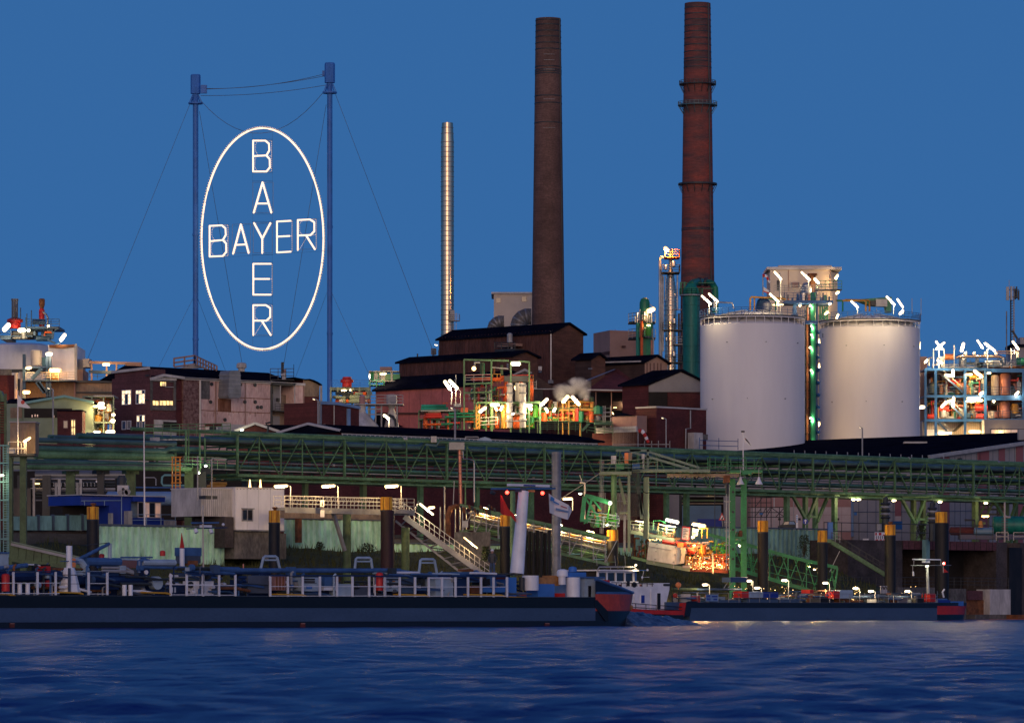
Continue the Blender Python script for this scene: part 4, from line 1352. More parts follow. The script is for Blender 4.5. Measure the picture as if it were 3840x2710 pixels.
# ---------------------------------------------------------------- pink concrete works building on the left
D_=575
p0=at(z2,412,D_)
Lw,Fw=Wall(p0,VV),Wall(p0,U)
t=T('works_building','weathered building with plum brick end and stained pink concrete front','industrial building',p0)
PB=t
sl=Lw.s_(z2,78)
sE=Fw.s_(z2,1890)
za,zb_=Lw.pt(z2,412,338).z,Lw.pt(z2,78,378).z
m=M();m.prism([p0,p0+VV*sl,Vector((*(p0+VV*sl).xy,zb_)),Vector((*p0 .xy,za))],U*Fw.s_(z2,560));P(t,'brick_end_wall',m,'plum_brick')
m=M();m.bar(Vector((*(p0+VV*(sl+.3)).xy,zb_+.1))+Lw.n*.2,Vector((*(p0-VV*.1).xy,za+.1))+Lw.n*.2,.35);P(t,'roof_edge',m,'roof_edge')
win(t,Lw,z2,146,236,540,682,3,(.72,),['window_warm','window_warm','glass_dark','window_warm'])
win(t,Lw,z2,280,369,540,674,3,(.72,),['window_warm','glass_dark','window_warm'])
win(t,Lw,z2,146,186,835,920,1,(),'hull_grey');win(t,Lw,z2,195,236,833,916,1,(),'grey_panel')
win(t,Lw,z2,288,368,780,914,3,(.55,),['hull_grey','window_warm','grey_panel','glass_dark'])
for x,y in((395,402),(390,636)):
 m=M();Lw.box(m,z2,x-16,x+16,y-6,y+6,0,.2);P(t,'wall_bracket',m,'dark_steel')
zE=Fw.pt(z2,740,436).z
m=M();s1=Fw.s_(z2,660);Fw.slab(m,.02,s1,GZ,Fw.pt(z2,520,420).z,-8,.006);P(t,'bay_wall',m,'plum_brick')
m=M();Fw.poly(m,z2,[(415,432),(530,400),(660,420),(660,450),(415,450)],.0,.2);P(t,'bay_frame',m,'dirty_white')
for x0,x1,y0,y1 in((415,434,450,735),(636,656,450,735),(434,636,690,735),(434,636,450,462)):
 m=M();Fw.box(m,z2,x0,x1,y0,y1,0,.18);P(t,'bay_frame',m,'grey_concrete')
m=M();Fw.bar(m,z2,408,436,532,400,.35,.3);Fw.bar(m,z2,532,400,728,428,.35,.3);P(t,'roof_edge',m,'roof_edge')
win(t,Fw,z2,508,570,460,505,3,(),'window_lit','tan_concrete',.06)
for x0 in(432,502,568):win(t,Fw,z2,x0,x0+66,640,690,2,(),'window_lit','tan_concrete',.06)
m=M();Fw.bar(m,z2,555,513,635,513,.1,.1);P(t,'conduit',m,'light_steel')
m=M();Fw.box(m,z2,450,662,828,935,.02,.12);P(t,'roller_door',m,'dirty_white')
m=M();Fw.box(m,z2,535,662,845,935,.13,.16);P(t,'dark_opening',m,'interior')
m=M();Fw.slab(m,s1,Fw.s_(z2,733),GZ,zE,-8,-.3);P(t,'red_wall',m,'maroon_brick')
m=M();Fw.box(m,z2,660,735,632,640,-.3,.0);P(t,'string_course',m,'brown_board')
m=M();Fw.slab(m,Fw.s_(z2,733),Fw.s_(z2,886),GZ,zE,-8,0);P(t,'mottled_wall',m,'mottled_brick')
m=M();Fw.slab(m,Fw.s_(z2,896),Fw.s_(z2,1565),GZ,zE,-8,0);P(t,'concrete_wall',m,'pink_concrete')
m=M();Fw.bar(m,z2,890,440,890,940,.25,.1);P(t,'downpipe',m,'roof_edge')
m=M();Fw.slab(m,Fw.s_(z2,1565),Fw.s_(z2,1790),GZ,zE-1.4,-9,-1.6);P(t,'stair_recess',m,'tan_concrete')
m=M();Fw.slab(m,Fw.s_(z2,1790),sE,GZ,zE,-8,0);P(t,'concrete_wall',m,'pink_concrete')
m=M();Fw.slab(m,Fw.s_(z2,733),sE,zE-.1,zE+.25,-.2,.25);P(t,'eaves',m,'roof_edge')
for x,w,pr in((1040,9,.12),(1325,6,.08),(1575,20,-.9),(1882,6,.08)):
 m=M();Fw.box(m,z2,x-w/2,x+w/2,445,935,-.02,max(.02,pr));P(t,'pilaster',m,'brown_panel' if w<15 else 'dark_steel')
for x0,x1,y in((896,1560,748),(1200,1560,618)):
 m=M();Fw.box(m,z2,x0,x1,y-3,y+3,-.02,.06);P(t,'string_course',m,'rust_stain')
m=M();Fw.box(m,z2,900,985,450,628,.0,.05);P(t,'pale_patch',m,'grey_concrete')
m=M();Fw.box(m,z2,1064,1190,625,750,.0,.02);P(t,'rust_patch',m,'rust_stain')
m=M();Fw.poly(m,z2,[(1085,360),(1165,360),(1178,380),(1184,600),(1170,622),(1070,622),(1062,600),(1076,380)],.1,2.2);P(t,'air_duct',m,'grey_steel')
for y in(405,445,487,530,573):
 m=M();Fw.box(m,z2,1066,1182,y-2,y+2,.1,2.26);P(t,'duct_seam',m,'light_steel')
for x,y in((1000,485),(1275,490),(1415,493),(1418,655),(1318,655),(1128,825),(990,655),(1440,705),(1475,705),(1855,830)):
 m=M();c=Fw.pt(z2,x,y,0);m.tube(c,c+Fw.n*.18,.25,8);P(t,'wall_hole',m,'dark_steel')
for j in range(26):
 x=rr.uniform(905,1560);y=rr.choice([620,750,750,445]);h=rr.uniform(12,55)
 m=M();Fw.box(m,z2,x,x+rr.uniform(1.5,5),y,y+h,.0,.006+j*.0004);P(t,'rust_streak',m,'rust_stain')
m=M();Fw.box(m,z2,1052,1350,868,935,.02,.1);P(t,'white_hoarding',m,'dirty_white')
m=M();Fw.box(m,z2,940,1020,888,930,.1,.9);a_=P(t,'air_conditioner',m,'white_paint')
for x in(958,985):
 m=M();c=Fw.pt(z2,x,910,.92);m.tube(c,c+Fw.n*.06,.36,12);P(a_,'fan',m,'dark_steel')
m=M();Fw.box(m,z2,940,1050,865,890,.05,1.2);P(t,'awning',m,'maroon_brick')
for y,x0,x1 in((495,1565,1780),(745,1590,1830)):
 m=M();Fw.box(m,z2,x0,x1,y-6,y+4,-1.6,.5);P(t,'balcony_slab',m,'dark_steel')
rail(t,[Fw.pt(z2,1590,745,.45),Fw.pt(z2,1830,745,.45)],h=1.05,rows=(.35,.7,1.05),r=.035,mt='dark_steel',step=1.0)
m=M();Fw.box(m,z2,1655,1720,500,745,-1.6,-1.4);P(t,'door',m,'grey_panel')
m=M();Fw.box(m,z2,1655,1720,785,935,-1.6,-1.4);P(t,'door',m,'grey_panel')
m=M();Fw.box(m,z2,1686,1715,615,648,-1.4,-1.1);P(t,'notice_box',m,'dark_steel')
for x in(1648,1785):
 m=M();Fw.bar(m,z2,x,490,x,745,.14,.3);P(t,'balcony_post',m,'light_steel')
m=M();Fw.bar(m,z2,1635,490,1635,575,.35,-1.2);P(t,'stove_pipe',m,'dark_steel')
m=M();Fw.box(m,z2,1565,1780,478,492,-1.5,.6);P(t,'canopy',m,'dark_steel')
up=lambda p,z_:Vector((p.x,p.y,z_))
q0=p0+U*Fw.s_(z2,425)
m=M()
pr=[up(q0+Fw.n*.5,zE+.1),up(q0-Fw.n*5.5,Fw.pt(z2,900,335).z+.3),up(q0-Fw.n*11,zE)]
m.prism(pr,U*(Fw.s_(z2,1800)-Fw.s_(z2,425)));P(t,'roof',m,'black_roof')
sA,sB=Fw.s_(z2,1890),Fw.s_(z2,2052)
w2=Fw
pts=[(1892,448),(1930,444),(1970,455),(2010,474),(2048,498)]
m=M();Fw.poly(m,z2,pts+[(2048,940),(1892,940)],-8,-.3);P(t,'end_wall',m,'maroon_brick')
m=M();Fw.poly(m,z2,pts+[(2036,605),(1892,600)],-.3,-.2);P(t,'end_gable',m,'tan_concrete')
m=M();Fw.box(m,z2,1892,2036,712,738,-.3,-.15);P(t,'end_band',m,'pale_blue')
for a,b in zip([(1780,428)]+pts,pts):
 m=M();m.prism([Fw.pt(z2,*a,.3),Fw.pt(z2,a[0],a[1]-10,.3),Fw.pt(z2,b[0],b[1]-10,.3),Fw.pt(z2,*b,.3)],-Fw.n*9);P(t,'end_roof',m,'black_roof')
m=M();Fw.bar(m,z2,2043,500,2043,940,.3,.2);P(t,'downpipe',m,'grey_steel')
Dr=p0 .y+8
t=T('roof_cowl','pale mushroom shaped ventilator cowl on the ridge of the works building','ventilator',z2(1290,340,600))
k=600/F/z2 .k
c=z2(1290,330,600)
m=M();m.lathe(c.x,600,[(30*k,c.z-40*k),(32*k,c.z-5*k),(48*k,c.z),(48*k,c.z+35*k),(38*k,c.z+48*k),(10*k,c.z+52*k)],16);P(t,'cowl',m,'dirty_white')
t=T('roof_gantry','open rusty stair gantry climbing over the black roof of the works building','gantry',z2(900,380,596))
a,b,c_=z2(640,318,600),z2(840,290,600),z2(1050,390,590)
for d_ in(0,1.6):
 o_=Vector((0,d_,0))
 rail(t,[a+o_,b+o_,c_+o_],h=1.2,rows=(.0,.6,1.2),r=.06,mt='brown_panel',step=1.3)
for j in range(9):
 p=b.lerp(c_,(j+.5)/9);m=M();m.box(p.x-.25,p.x+.25,p.y,p.y+1.6,p.z,p.z+.06);P(t,'step',m,'grey_steel')
m=M();m.prism([z2(700,330,601),z2(840,285,601),z2(930,330,601),z2(700,336,601)],(0,1,0));P(t,'wind_screen',m,'dirty_white')
t=T('roof_platform','small railed roof platform with a thin stack on the works building','roof platform',z2(1680,460,592))
rail(t,[z2(1565,440,592),z2(1790,440,592),z2(1790,400,600)],h=1.5,rows=(.5,1.0,1.5),r=.04,mt='dark_steel',step=1.1)
m=M();m.path([z2(1682,440,594),z2(1682,275,594)],.2,8);P(t,'stack',m,'dark_steel')
m=M();m.path([z2(1695,440,594),z2(1695,385,594),z2(1670,400,594)],.32,8);P(t,'duct',m,'dirty_white')
m=M();m.zb(z2,1690,1715,345,380,594,.8);P(t,'sign_box',m,'salmon_panel')
m=M();m.zb(z2,1565,1790,440,446,592,3);P(t,'deck',m,'dark_steel')
D0=590
c0=rw(apx(z3 .px(-5),D0),D0*K,GZ)
w=Wall(c0,U)
t=T('annex','maroon annex with pale blue fascia at the right of the works building','industrial building',c0)
m=M();w.poly(m,z3,[(-5,1140),(365,1190),(365,1480),(-5,1480)],-7,0);P(t,'wall',m,'maroon_brick')
m=M();w.poly(m,z3,[(-5,1130),(150,1140),(365,1180),(365,1206),(150,1166),(-5,1160)],0,.3);P(t,'fascia',m,'pale_blue')
m=M();w.box(m,z3,248,276,1200,1480,0,.2);P(t,'column',m,'pale_blue')
m=M();w.box(m,z3,-8,8,1130,1480,0,.2);P(t,'column',m,'grey_steel')
m=M();w.bar(m,z3,127,1170,127,1480,.12,.1);P(t,'downpipe',m,'light_steel')
street_lamp('street lamp before the maroon annex with pale blue fascia',z2,2022,1010,640,1970,620,520,w=.09)
D_=585
k=D_/F/z3 .k
t=T('cone_silo','pale cone shaped silo with narrow neck and pink cap','silo',z3(395,1365,D_))
zy=lambda y:z3(0,y,D_).z
m=M();c=z3(395,0,D_)
m.lathe(c.x,D_,[(155*k,GZ+8),(155*k,zy(1365)),(100*k,zy(1300)),(32*k,zy(1235)),(32*k,zy(1165))],28);P(t,'cone',m,'dirty_white')
m=M();m.lathe(c.x,D_,[(28*k,zy(1165)),(28*k,zy(1090)),(22*k,zy(1080))],18);P(t,'cap',m,'salmon_panel')
t=T('hopper_platform','railed platform carrying a pale hopper beside the cone silo','hopper',z3(600,1365,D_))
m=M();m.zb(z3,320,775,1155,1163,D_-1,5);P(t,'deck',m,'light_steel')
rail(t,[z3(440,1155,D_-1),z3(775,1155,D_-1)],h=1.2,rows=(.4,.8,1.2),r=.04,mt='grey_steel',step=1.2)
c=z3(670,0,D_+1)
m=M();m.lathe(c.x,D_+1,[(70*k,zy(1370)),(40*k,zy(1250)),(25*k,zy(1200)),(50*k,zy(1150)),(50*k,zy(1075)),(35*k,zy(1065))],18);P(t,'hopper',m,'dirty_white')
m=M();m.zb(z3,655,712,1085,1140,D_-1.5,.6);P(t,'hatch',m,'grey_panel')
for x in(322,520,575,720):
 m=M();m.bar(z3(x,1365,D_),z3(x,1160,D_),.2);P(t,'leg',m,'grey_steel')
for y in(1205,1255):
 m=M();m.bar(z3(440,y,D_),z3(580,y,D_),.16);P(t,'beam',m,'grey_steel')
m=M();m.path([z3(640,1260,D_-1),z3(680,1275,D_-1),z3(705,1310,D_-1),z3(710,1365,D_-1)],.2,8);P(t,'hose',m,'dark_steel')
rlamp('bright short street lamp before the pale hopper',z3,600,1262,642,1292,545,.26,'lamp_white',pole=[(645,1390),(645,1290),(635,1285)],prad=.1,name='street_lamp',cat='street lamp')
D_=660
k=D_/F/z3 .k
zy=lambda y:z3(0,y,D_).z
t=T('green_process_unit','pale green process unit with big red cowl behind the maroon annex','process unit',z3(280,1150,D_))
m=M();c=z3(252,0,D_);m.lathe(c.x,D_,[(45*k,zy(1000)),(45*k,zy(960)),(60*k,zy(955)),(60*k,zy(930)),(45*k,zy(925)),(40*k,zy(905))],18);P(t,'red_cowl',m,'red_paint')
m=M();m.zb(z3,100,460,1000,1030,D_,5);P(t,'deck',m,'shed_green')
for j in range(22):
 x=rr.uniform(95,455);y=rr.choice([1000,1040,1075,1110]);ln=rr.uniform(30,120)
 m=M();m.path([z3(x,y+18,D_-rr.uniform(.5,2.5)),z3(min(x+ln,465),y+20,D_-2)],rr.uniform(.15,.5),8)
 P(t,'pipe',m,rr.choice(['shed_green','shed_green','eave_teal','pipe_dark','dirty_white','pipe_orange']))
for x in(100,165,230,300,370,455):
 m=M();m.bar(z3(x,1400,D_-1),z3(x,1000,D_-1),.25);P(t,'column',m,'shed_green')
rail(t,[z3(100,1000,D_),z3(465,1000,D_)],h=1.0,r=.03,mt='mast_blue')
zlamp('lamp on the pale green process unit under the red cowl',z3,205,1030,240,1028,D_-4,.22,'lamp_warm')
zlamp('small bulb next to the lamp on the pale green unit',z3,282,1026,286,1026,D_-4,.2,hood=False)
t=T('green_frame_tower','small steel framed tower with green tank behind the pink building','process unit',z3(600,1000,D_))
for x in(465,530,600,670):
 m=M();m.bar(z3(x,1300,D_+8),z3(x,845,D_+8),.3);P(t,'column',m,'grey_steel')
for y in(848,940,975):
 m=M();m.zb(z3,460,740,y,y+8,D_+7,4);P(t,'floor',m,'grey_steel')
m=M();m.zb(z3,595,745,875,935,D_+8,3);P(t,'green_tank',m,'deep_green')
m=M();m.zb(z3,560,670,810,845,D_+9,3);P(t,'cabin',m,'brown_panel')
for j in range(10):
 x=470+j*14;m=M();m.path([z3(x,935,D_+8),z3(x,860,D_+8)],rr.uniform(.1,.3),6);P(t,'pipe',m,rr.choice(['grey_steel','dirty_white','deep_green']))
rail(t,[z3(458,1000,D_+6),z3(600,1000,D_+6)],h=1.2,r=.04,mt='deep_green')
zlamp('lamp on the small steel framed tower',z3,565,876,615,875,D_+5,.2,'lamp_warm')
zlamp('small green tinted lamp at the edge of the framed tower',z3,463,880,464,915,D_+5,.14,'lamp_cool',hood=False)
# ---------------------------------------------------------------- process plants
def valve(par,c,r,mt):
 m=M();m.tube(c-Vector((r,0,0)),c+Vector((r,0,0)),r*.55,8);m.tube(c,c+UP*r*1.4,r*.22,6);m.tube(c+UP*r*1.3,c+UP*r*1.5,r*.7,8)
 P(par,'valve',m,mt)
def clutter(par,z,x0,x1,y0,y1,D,depth,n,mats,seed,unit=1.0):
 """pipes, risers, small vessels and valves filling one floor of a steel frame"""
 r=random.Random(seed)
 k=D/F/z.k
 for j in range(n):
  kind=r.random()
  d=D+r.uniform(.3,depth)
  mt=r.choice(mats)
  if kind<.38:
   xa=r.uniform(x0,x1);xb=min(x1,xa+r.uniform(.12,.5)*(x1-x0));y=r.uniform(y0,y1)
   m=M();pr=r.uniform(.06,.24)*unit
   pts=[z(xa,min(y1,y+r.uniform(8,40)),d),z(xa,y,d),z(xb,y,d)]
   if r.random()<.6:pts.append(z(xb,max(y0,y-r.uniform(8,50)),d))
   m.path(pts,pr,7);P(par,'pipe',m,mt)
  elif kind<.68:
   x=r.uniform(x0,x1);ya=r.uniform(y0,(y0+y1)/2)
   m=M();m.path([z(x,y1,d),z(x,ya,d)],r.uniform(.05,.22)*unit,7);P(par,'riser_pipe',m,mt)
  elif kind<.84:
   x=r.uniform(x0,x1);rad=r.uniform(.3,.7)*unit;h=r.uniform(.8,2.2)*unit
   c=z(x,y1,d)
   m=M();m.lathe(c.x,c.y,[(rad*.5,c.z),(rad,c.z+rad*.4),(rad,c.z+h),(rad*.5,c.z+h+rad*.4)],12);P(par,'vessel',m,mt)
  else:
   valve(par,z(r.uniform(x0,x1),r.uniform(y0,y1),d),r.uniform(.18,.36)*unit,mt)
def frame(par,z,xs,ys,D,depth,mt,w=.16,floor=True,back=True):
 for d in((0,depth)if back else(0,)):
  for x in xs:
   m=M();m.bar(z(x,ys[-1],D+d),z(x,ys[0],D+d),w);P(par,'column',m,mt)
  for y in ys[:-1]if len(ys)>1 else ys:
   m=M();m.bar(z(xs[0],y,D+d-.02),z(xs[-1],y,D+d-.02),w*.9,w*1.2);P(par,'beam',m,mt)
 if floor:
  for y in ys[:-1]:
   p,q=z(xs[0],y,D),z(xs[-1],y,D)
   m=M();m.box(p.x,q.x,D+.2,D+depth-.2,p.z-.06,p.z+.03);P(par,'floor_grating',m,mt)
D_=603
t=T('process_plant','crowded green steel process plant with orange pipes and two grey columns','process plant',zQ(1400,1180,D_))
PL_=t
G_='bridge_green'
for d in(0,5):
 for x,y0,y1 in((920,185,670),(1312,195,800),(1855,215,400),(1590,205,470)):
  m=M();m.bar(zQ(x,y1,D_+d),zQ(x,y0,D_+d),.22);P(t,'column',m,G_)
 for(x0,y0,x1,y1)in((915,185,1315,195),(1310,195,1560,202),(1700,208,1860,218),(915,660,1310,650),(925,535,1310,520)):
  m=M();m.bar(zQ(x0,y0,D_+d-.03),zQ(x1,y1,D_+d-.03),.2,.24);P(t,'beam',m,G_)
for x in(1070,1235):m=M();m.bar(zQ(x,660,D_),zQ(x,540,D_),.2);P(t,'column',m,G_)
rail(t,[zQ(935,520,D_),zQ(1310,510,D_)],h=1.15,rows=(.4,.75,1.15),r=.03,mt='light_steel',step=1.1)
for x,y0,y1,w,mt in((1178,410,225,.45,'olive_green'),(1195,440,240,.3,'jet_green'),(1460,400,260,.3,'olive_green'),(1545,330,240,.2,'grey_steel'),(1350,390,280,.2,'rust')):
 m=M();m.path([zQ(x,y0,D_+2),zQ(x,y1,D_+2)],w*.7,8);P(t,'riser_pipe',m,mt)
m=M();m.bar(zQ(1310,295,D_+1),zQ(1550,315,D_+1),.16);P(t,'conduit',m,'light_steel')
m=M();m.bar(zQ(925,405,D_+1),zQ(1300,400,D_+1),.14);P(t,'toe_rail',m,'pipe_red')
for pts,r,mt in(([(1025,480),(1040,468),(1300,460)],.42,'pipe_orange'),([(1030,475),(1200,480)],.2,'pipe_red'),([(1330,470),(1500,460),(1520,480),(1520,790)],.5,'pipe_orange'),([(1400,590),(1520,575)],.35,'pipe_orange'),([(1440,440),(1560,455),(1590,470)],.55,'pipe_orange'),([(1620,480),(1650,465),(1700,460),(1735,480),(1735,520)],.5,'pipe_orange'),([(1735,480),(1790,465),(1870,465),(1888,490),(1888,800)],.55,'pipe_orange'),([(1610,410),(1910,405)],.12,'pipe_red'),([(1330,400),(1330,540)],.12,'pipe_ochre'),([(1440,395),(1440,530)],.12,'pipe_ochre'),([(1330,392),(1445,392)],.12,'pipe_ochre'),([(1345,490),(1450,490)],.1,'pipe_ochre'),([(1395,392),(1395,535)],.1,'pipe_ochre'),([(1830,405),(1910,402),(1910,520)],.12,'pipe_ochre'),([(1870,405),(1870,465)],.12,'pipe_ochre'),([(1785,450),(1830,450),(1830,405)],.1,'pipe_ochre'),([(760,715),(1000,712)],.1,'pipe_red'),([(610,812),(690,808)],.12,'pipe_orange'),([(700,775),(1100,770)],.09,'pipe_red')):
 m=M();m.path([zQ(x,y,D_+(1.2 if mt!='pipe_red' else.6))for x,y in pts],r*.55,10);P(t,'pipe',m,mt)
ladder(t,zQ(1910,600,D_),zQ(0,480,D_).z,.9,'grey_steel')
k=D_/F/zQ.k
for x,w in((1573,42),(1762,46)):
 c=zQ(x,1160,D_-1);zt=zQ(x,520,D_-1).z
 m=M();m.lathe(c.x,c.y,[(w*k,c.z),(w*k,zt-.4),(w*k*.9,zt)],20);v=P(t,'grey_column',m,'dirty_white')
 for y in(560,670,800,1050):
  z_=zQ(0,y,D_).z;m=M();m.lathe(c.x,c.y,[(w*k+.02,z_-.12),(w*k+.1,z_-.1),(w*k+.1,z_+.1),(w*k+.02,z_+.12)],20);P(v,'hoop',m,'grey_steel')
m=M();c=zQ(1665,500,D_);m.box(c.x-1.7,c.x+1.7,D_,D_+2.5,c.z,c.z+.8);P(t,'platform_box',m,'dark_steel')
m=M();m.path([zQ(1690,780,D_+.4),zQ(1690,520,D_+.4)],.4,10);P(t,'lit_riser',m,'dirty_white')
frame(t,zQ,[1105,1320,1730,2010],[800,1190],D_,7,G_,.26)
frame(t,zQ,[270,380,530,705,870,1100],[915,1040,1190],D_+1,5,G_,.15)
for y0,y1 in((945,960),(1050,1065)):
 m=M();m.path([zQ(1505,y1,D_-1.6),zQ(1830,y0+12,D_-1.6)],.1,6);P(t,'pipe',m,'grey_steel')
for y,mt,r,x0,x1 in((845,'teal_green',.5,305,660),(885,'teal_green',.5,300,690),(912,'light_steel',.3,300,780),(965,'pipe_red',.45,370,590),(1000,'pipe_red',.5,350,600),(1110,'pipe_orange',.35,330,590),(1105,'deep_green',.4,590,760),(955,'deep_green',.4,700,1060),(1000,'deep_green',.35,640,1090),(1090,'pipe_red',.3,720,860),(935,'tan_concrete',.16,400,580)):
 m=M();m.path([zQ(x0,y+6,D_-.2),zQ(x1,y,D_-.2)],r*.45,10);P(t,'pipe',m,mt)
m=M();m.zb(zQ,875,975,870,965,D_,2);P(t,'red_box',m,'pipe_orange')
m=M();m.zb(zQ,770,875,815,860,D_,2);P(t,'cooler_box',m,'grey_steel')
clutter(t,zQ,300,1090,850,1180,D_+.5,4,46,['deep_green','teal_green','pipe_orange','pipe_red','pipe_dark','grey_steel','light_steel','olive_green'],21,.8)
clutter(t,zQ,960,1500,560,790,D_+.5,4,56,['olive_green','dark_steel','pipe_red','light_steel','rust','deep_green'],22,.8)
clutter(t,zQ,1120,1900,830,1180,D_+.8,5,110,['olive_green','jet_green','pipe_ochre','pipe_orange','light_steel','rust','green_machine'],23,.8)
m=M();m.zb(zQ,1305,1345,830,1190,D_+1,.5);P(t,'yellow_green_post',m,'olive_green')
m=M();m.prism([zQ(1345,1180,D_+1.5),zQ(1345,960,D_+1.5),zQ(1370,945,D_+1.5),zQ(1460,945,D_+1.5),zQ(1478,960,D_+1.5),zQ(1478,1180,D_+1.5)],(0,1,0));P(t,'gateway',m,'dark_steel')
m=M();m.path([zQ(1505,1170,D_+.6),zQ(1505,830,D_+.6)],.55,10);P(t,'lit_riser',m,'pipe_ochre')
for x in(1540,):
 m=M();m.path([zQ(x,1170,D_+.7),zQ(x,830,D_+.7)],.35,10);P(t,'lit_riser',m,'dirty_white')
m=M()
a,b=zQ(1095,1170,D_-.6),zQ(1140,1170,D_-.6)
zt=zQ(0,830,D_).z
for x in(a.x,b.x):m.bar((x,a.y,a.z),(x,a.y,zt),.16)
z_=a.z
while z_<zt-.5:
 m.bar((a.x,a.y,z_),(b.x,a.y,z_+.35),.18);z_+=.55
P(t,'cable_ladder',m,'pipe_ochre')
rail(t,[zQ(1145,1130,D_-.5),zQ(1400,1115,D_-.5)],h=1.1,rows=(.1,.6,1.1),r=.05,mt='dirty_white',step=1.6)
m=M();m.zb(zQ,1060,1150,1168,1182,D_-1,3);P(t,'floor_edge',m,'pipe_ochre')
D2=606
t2=T('process_plant','lower tangle of green and orange pipework under the steam plume','process plant',zN(800,980,D2))
frame(t2,zN,[100,300,660,850,1050,1290,1560],[600,820,985],D2,6,'olive_green',.11)
clutter(t2,zN,100,1400,600,820,D2-.5,5,170,['jet_green','olive_green','pipe_orange','pipe_red','pipe_ochre','light_steel','green_machine','rust','dark_steel'],31,.85)
clutter(t2,zN,500,1260,480,620,D2,4,34,['pipe_ochre','pipe_orange','olive_green','light_steel','rust'],32,.8)
for x,y0,y1,mt,w in((425,830,680,'pipe_orange',.4),(985,820,600,'pipe_red',.3),(1235,840,650,'pipe_orange',.35),(255,760,540,'green_machine',.5),(1345,700,570,'deep_green',.7),(1050,840,650,'deep_green',.4)):
 m=M();m.path([zN(x,y0,D2-.5),zN(x,y1,D2-.5)],w,9);P(t2,'riser_pipe',m,mt)
m=M();m.path([zN(845,480,D2),zN(1270,492,D2),zN(1272,520,D2)],.07,6);P(t2,'pipe',m,'pipe_ochre')
for x in(735,840,1035):
 m=M();m.bar(zN(x,820,D2+.4),zN(x,470,D2+.4),.2);P(t2,'post',m,'pipe_ochre')
for x in(1430,1465,1560):
 m=M();m.bar(zN(x,820,D2),zN(x,560,D2),.14);P(t2,'post',m,'light_steel')
for y in(600,670,740):
 m=M();m.bar(zN(1400,y,D2),zN(1565,y-4,D2),.12);P(t2,'rail',m,'light_steel')
clutter(t2,zN,1260,1400,560,800,D2,3,30,['deep_green','jet_green','pipe_red','dark_steel','light_steel'],33,.7)
t3=T('access_walkway','green railed walkway with steps at the foot of the pipework','walkway',zN(900,990,598))
rail(t3,[zN(330,990,600),zN(740,990,600),zN(1060,1000,599)],h=1.35,rows=(.3,.55,.8,1.1,1.35),r=.03,mt='bridge_green',step=1)
rail(t3,[zN(1150,1020,599),zN(1600,1070,597)],h=1.9,rows=(.4,.8,1.5,1.9),r=.04,mt='bridge_green',step=1.2)
for j in range(7):
 x0=1060+j*17;m=M();m.zb(zN,x0,x0+26,985-j*18,990-j*18,598.5,1.2);P(t3,'step',m,'bridge_green')
for dx in(0,30):
 m=M();m.bar(zN(1050+dx,990,598.4),zN(1175+dx,860,598.4),.16);P(t3,'handrail',m,'bridge_green')
m=M();m.zb(zN,1280,1580,835,880,598,4);P(t3,'deck',m,'bridge_green')
for j in range(9):
 x=1300+j*33
 m=M();m.zb(zN,x,x+27,930,965,603,.1);P(t3,'lit_panel',m,'dirty_white')
 m=M();m.zb(zN,x,x+27,970,1020,603,.1);P(t3,'lit_panel',m,'dirty_white')
m=M();p,q=zN(540,470,D2-1),zN(1230,60,D2-1)
m.box(p.x,q.x,D2-3,D2+3,p.z,q.z)
st=ST('steam',m,None and '' or 'dirty_white','stuff')
sm=bpy.data.materials.new('steam')
sm.use_nodes=True
N,L=sm.node_tree.nodes,sm.node_tree.links
N.clear()
ou=N.new('ShaderNodeOutputMaterial');pv=N.new('ShaderNodeVolumePrincipled')
pv.inputs['Color'].default_value=(.95,.92,.88,1)
tcn=N.new('ShaderNodeTexCoord')
nz=N.new('ShaderNodeTexNoise');nz.inputs['Scale'].default_value=.55;nz.inputs['Detail'].default_value=7;nz.inputs['Roughness'].default_value=.6;nz.inputs['Distortion'].default_value=.8
L.new(tcn.outputs['Object'],nz.inputs['Vector'])
ctr=(p+q)/2;ctr.y=D2
def blob(x,y,rx,ry):
 c=zN(x,y,D2)-ctr
 mp=N.new('ShaderNodeMapping')
 k=D2/F/zN.k
 mp.inputs['Location'].default_value=(-c.x/(rx*k),-0.0,-c.z/(ry*k))
 mp.inputs['Scale'].default_value=(1/(rx*k),1/2.2,1/(ry*k))
 L.new(tcn.outputs['Object'],mp.inputs[0])
 ln=N.new('ShaderNodeVectorMath');ln.operation='LENGTH';L.new(mp.outputs[0],ln.inputs[0])
 sb_=N.new('ShaderNodeMath');sb_.operation='SUBTRACT';sb_.inputs[0].default_value=1.0;L.new(ln.outputs['Value'],sb_.inputs[1])
 return sb_.outputs[0]
acc=None
for bl in((720,320,140,160),(850,280,210,100),(1000,210,170,150),(1090,310,110,140),(1130,400,60,90),(720,440,90,90),(930,150,110,80)):
 o_=blob(*bl)
 if acc is None:acc=o_
 else:
  mx=N.new('ShaderNodeMath');mx.operation='MAXIMUM';L.new(acc,mx.inputs[0]);L.new(o_,mx.inputs[1]);acc=mx.outputs[0]
a1=N.new('ShaderNodeMath');a1 .operation='ADD';L.new(acc,a1 .inputs[0])
s1=N.new('ShaderNodeMath');s1 .operation='MULTIPLY_ADD';L.new(nz.outputs['Fac'],s1 .inputs[0]);s1 .inputs[1].default_value=2.6;s1 .inputs[2].default_value=-1.2
L.new(s1 .outputs[0],a1 .inputs[1])
s2=N.new('ShaderNodeMath');s2 .operation='MULTIPLY';s2 .use_clamp=False;L.new(a1 .outputs[0],s2 .inputs[0]);s2 .inputs[1].default_value=.8
s3=N.new('ShaderNodeClamp');L.new(s2 .outputs[0],s3 .inputs[0]);s3 .inputs['Max'].default_value=1.0
L.new(s3 .outputs[0],pv.inputs['Density']);L.new(pv.outputs[0],ou.inputs['Volume'])
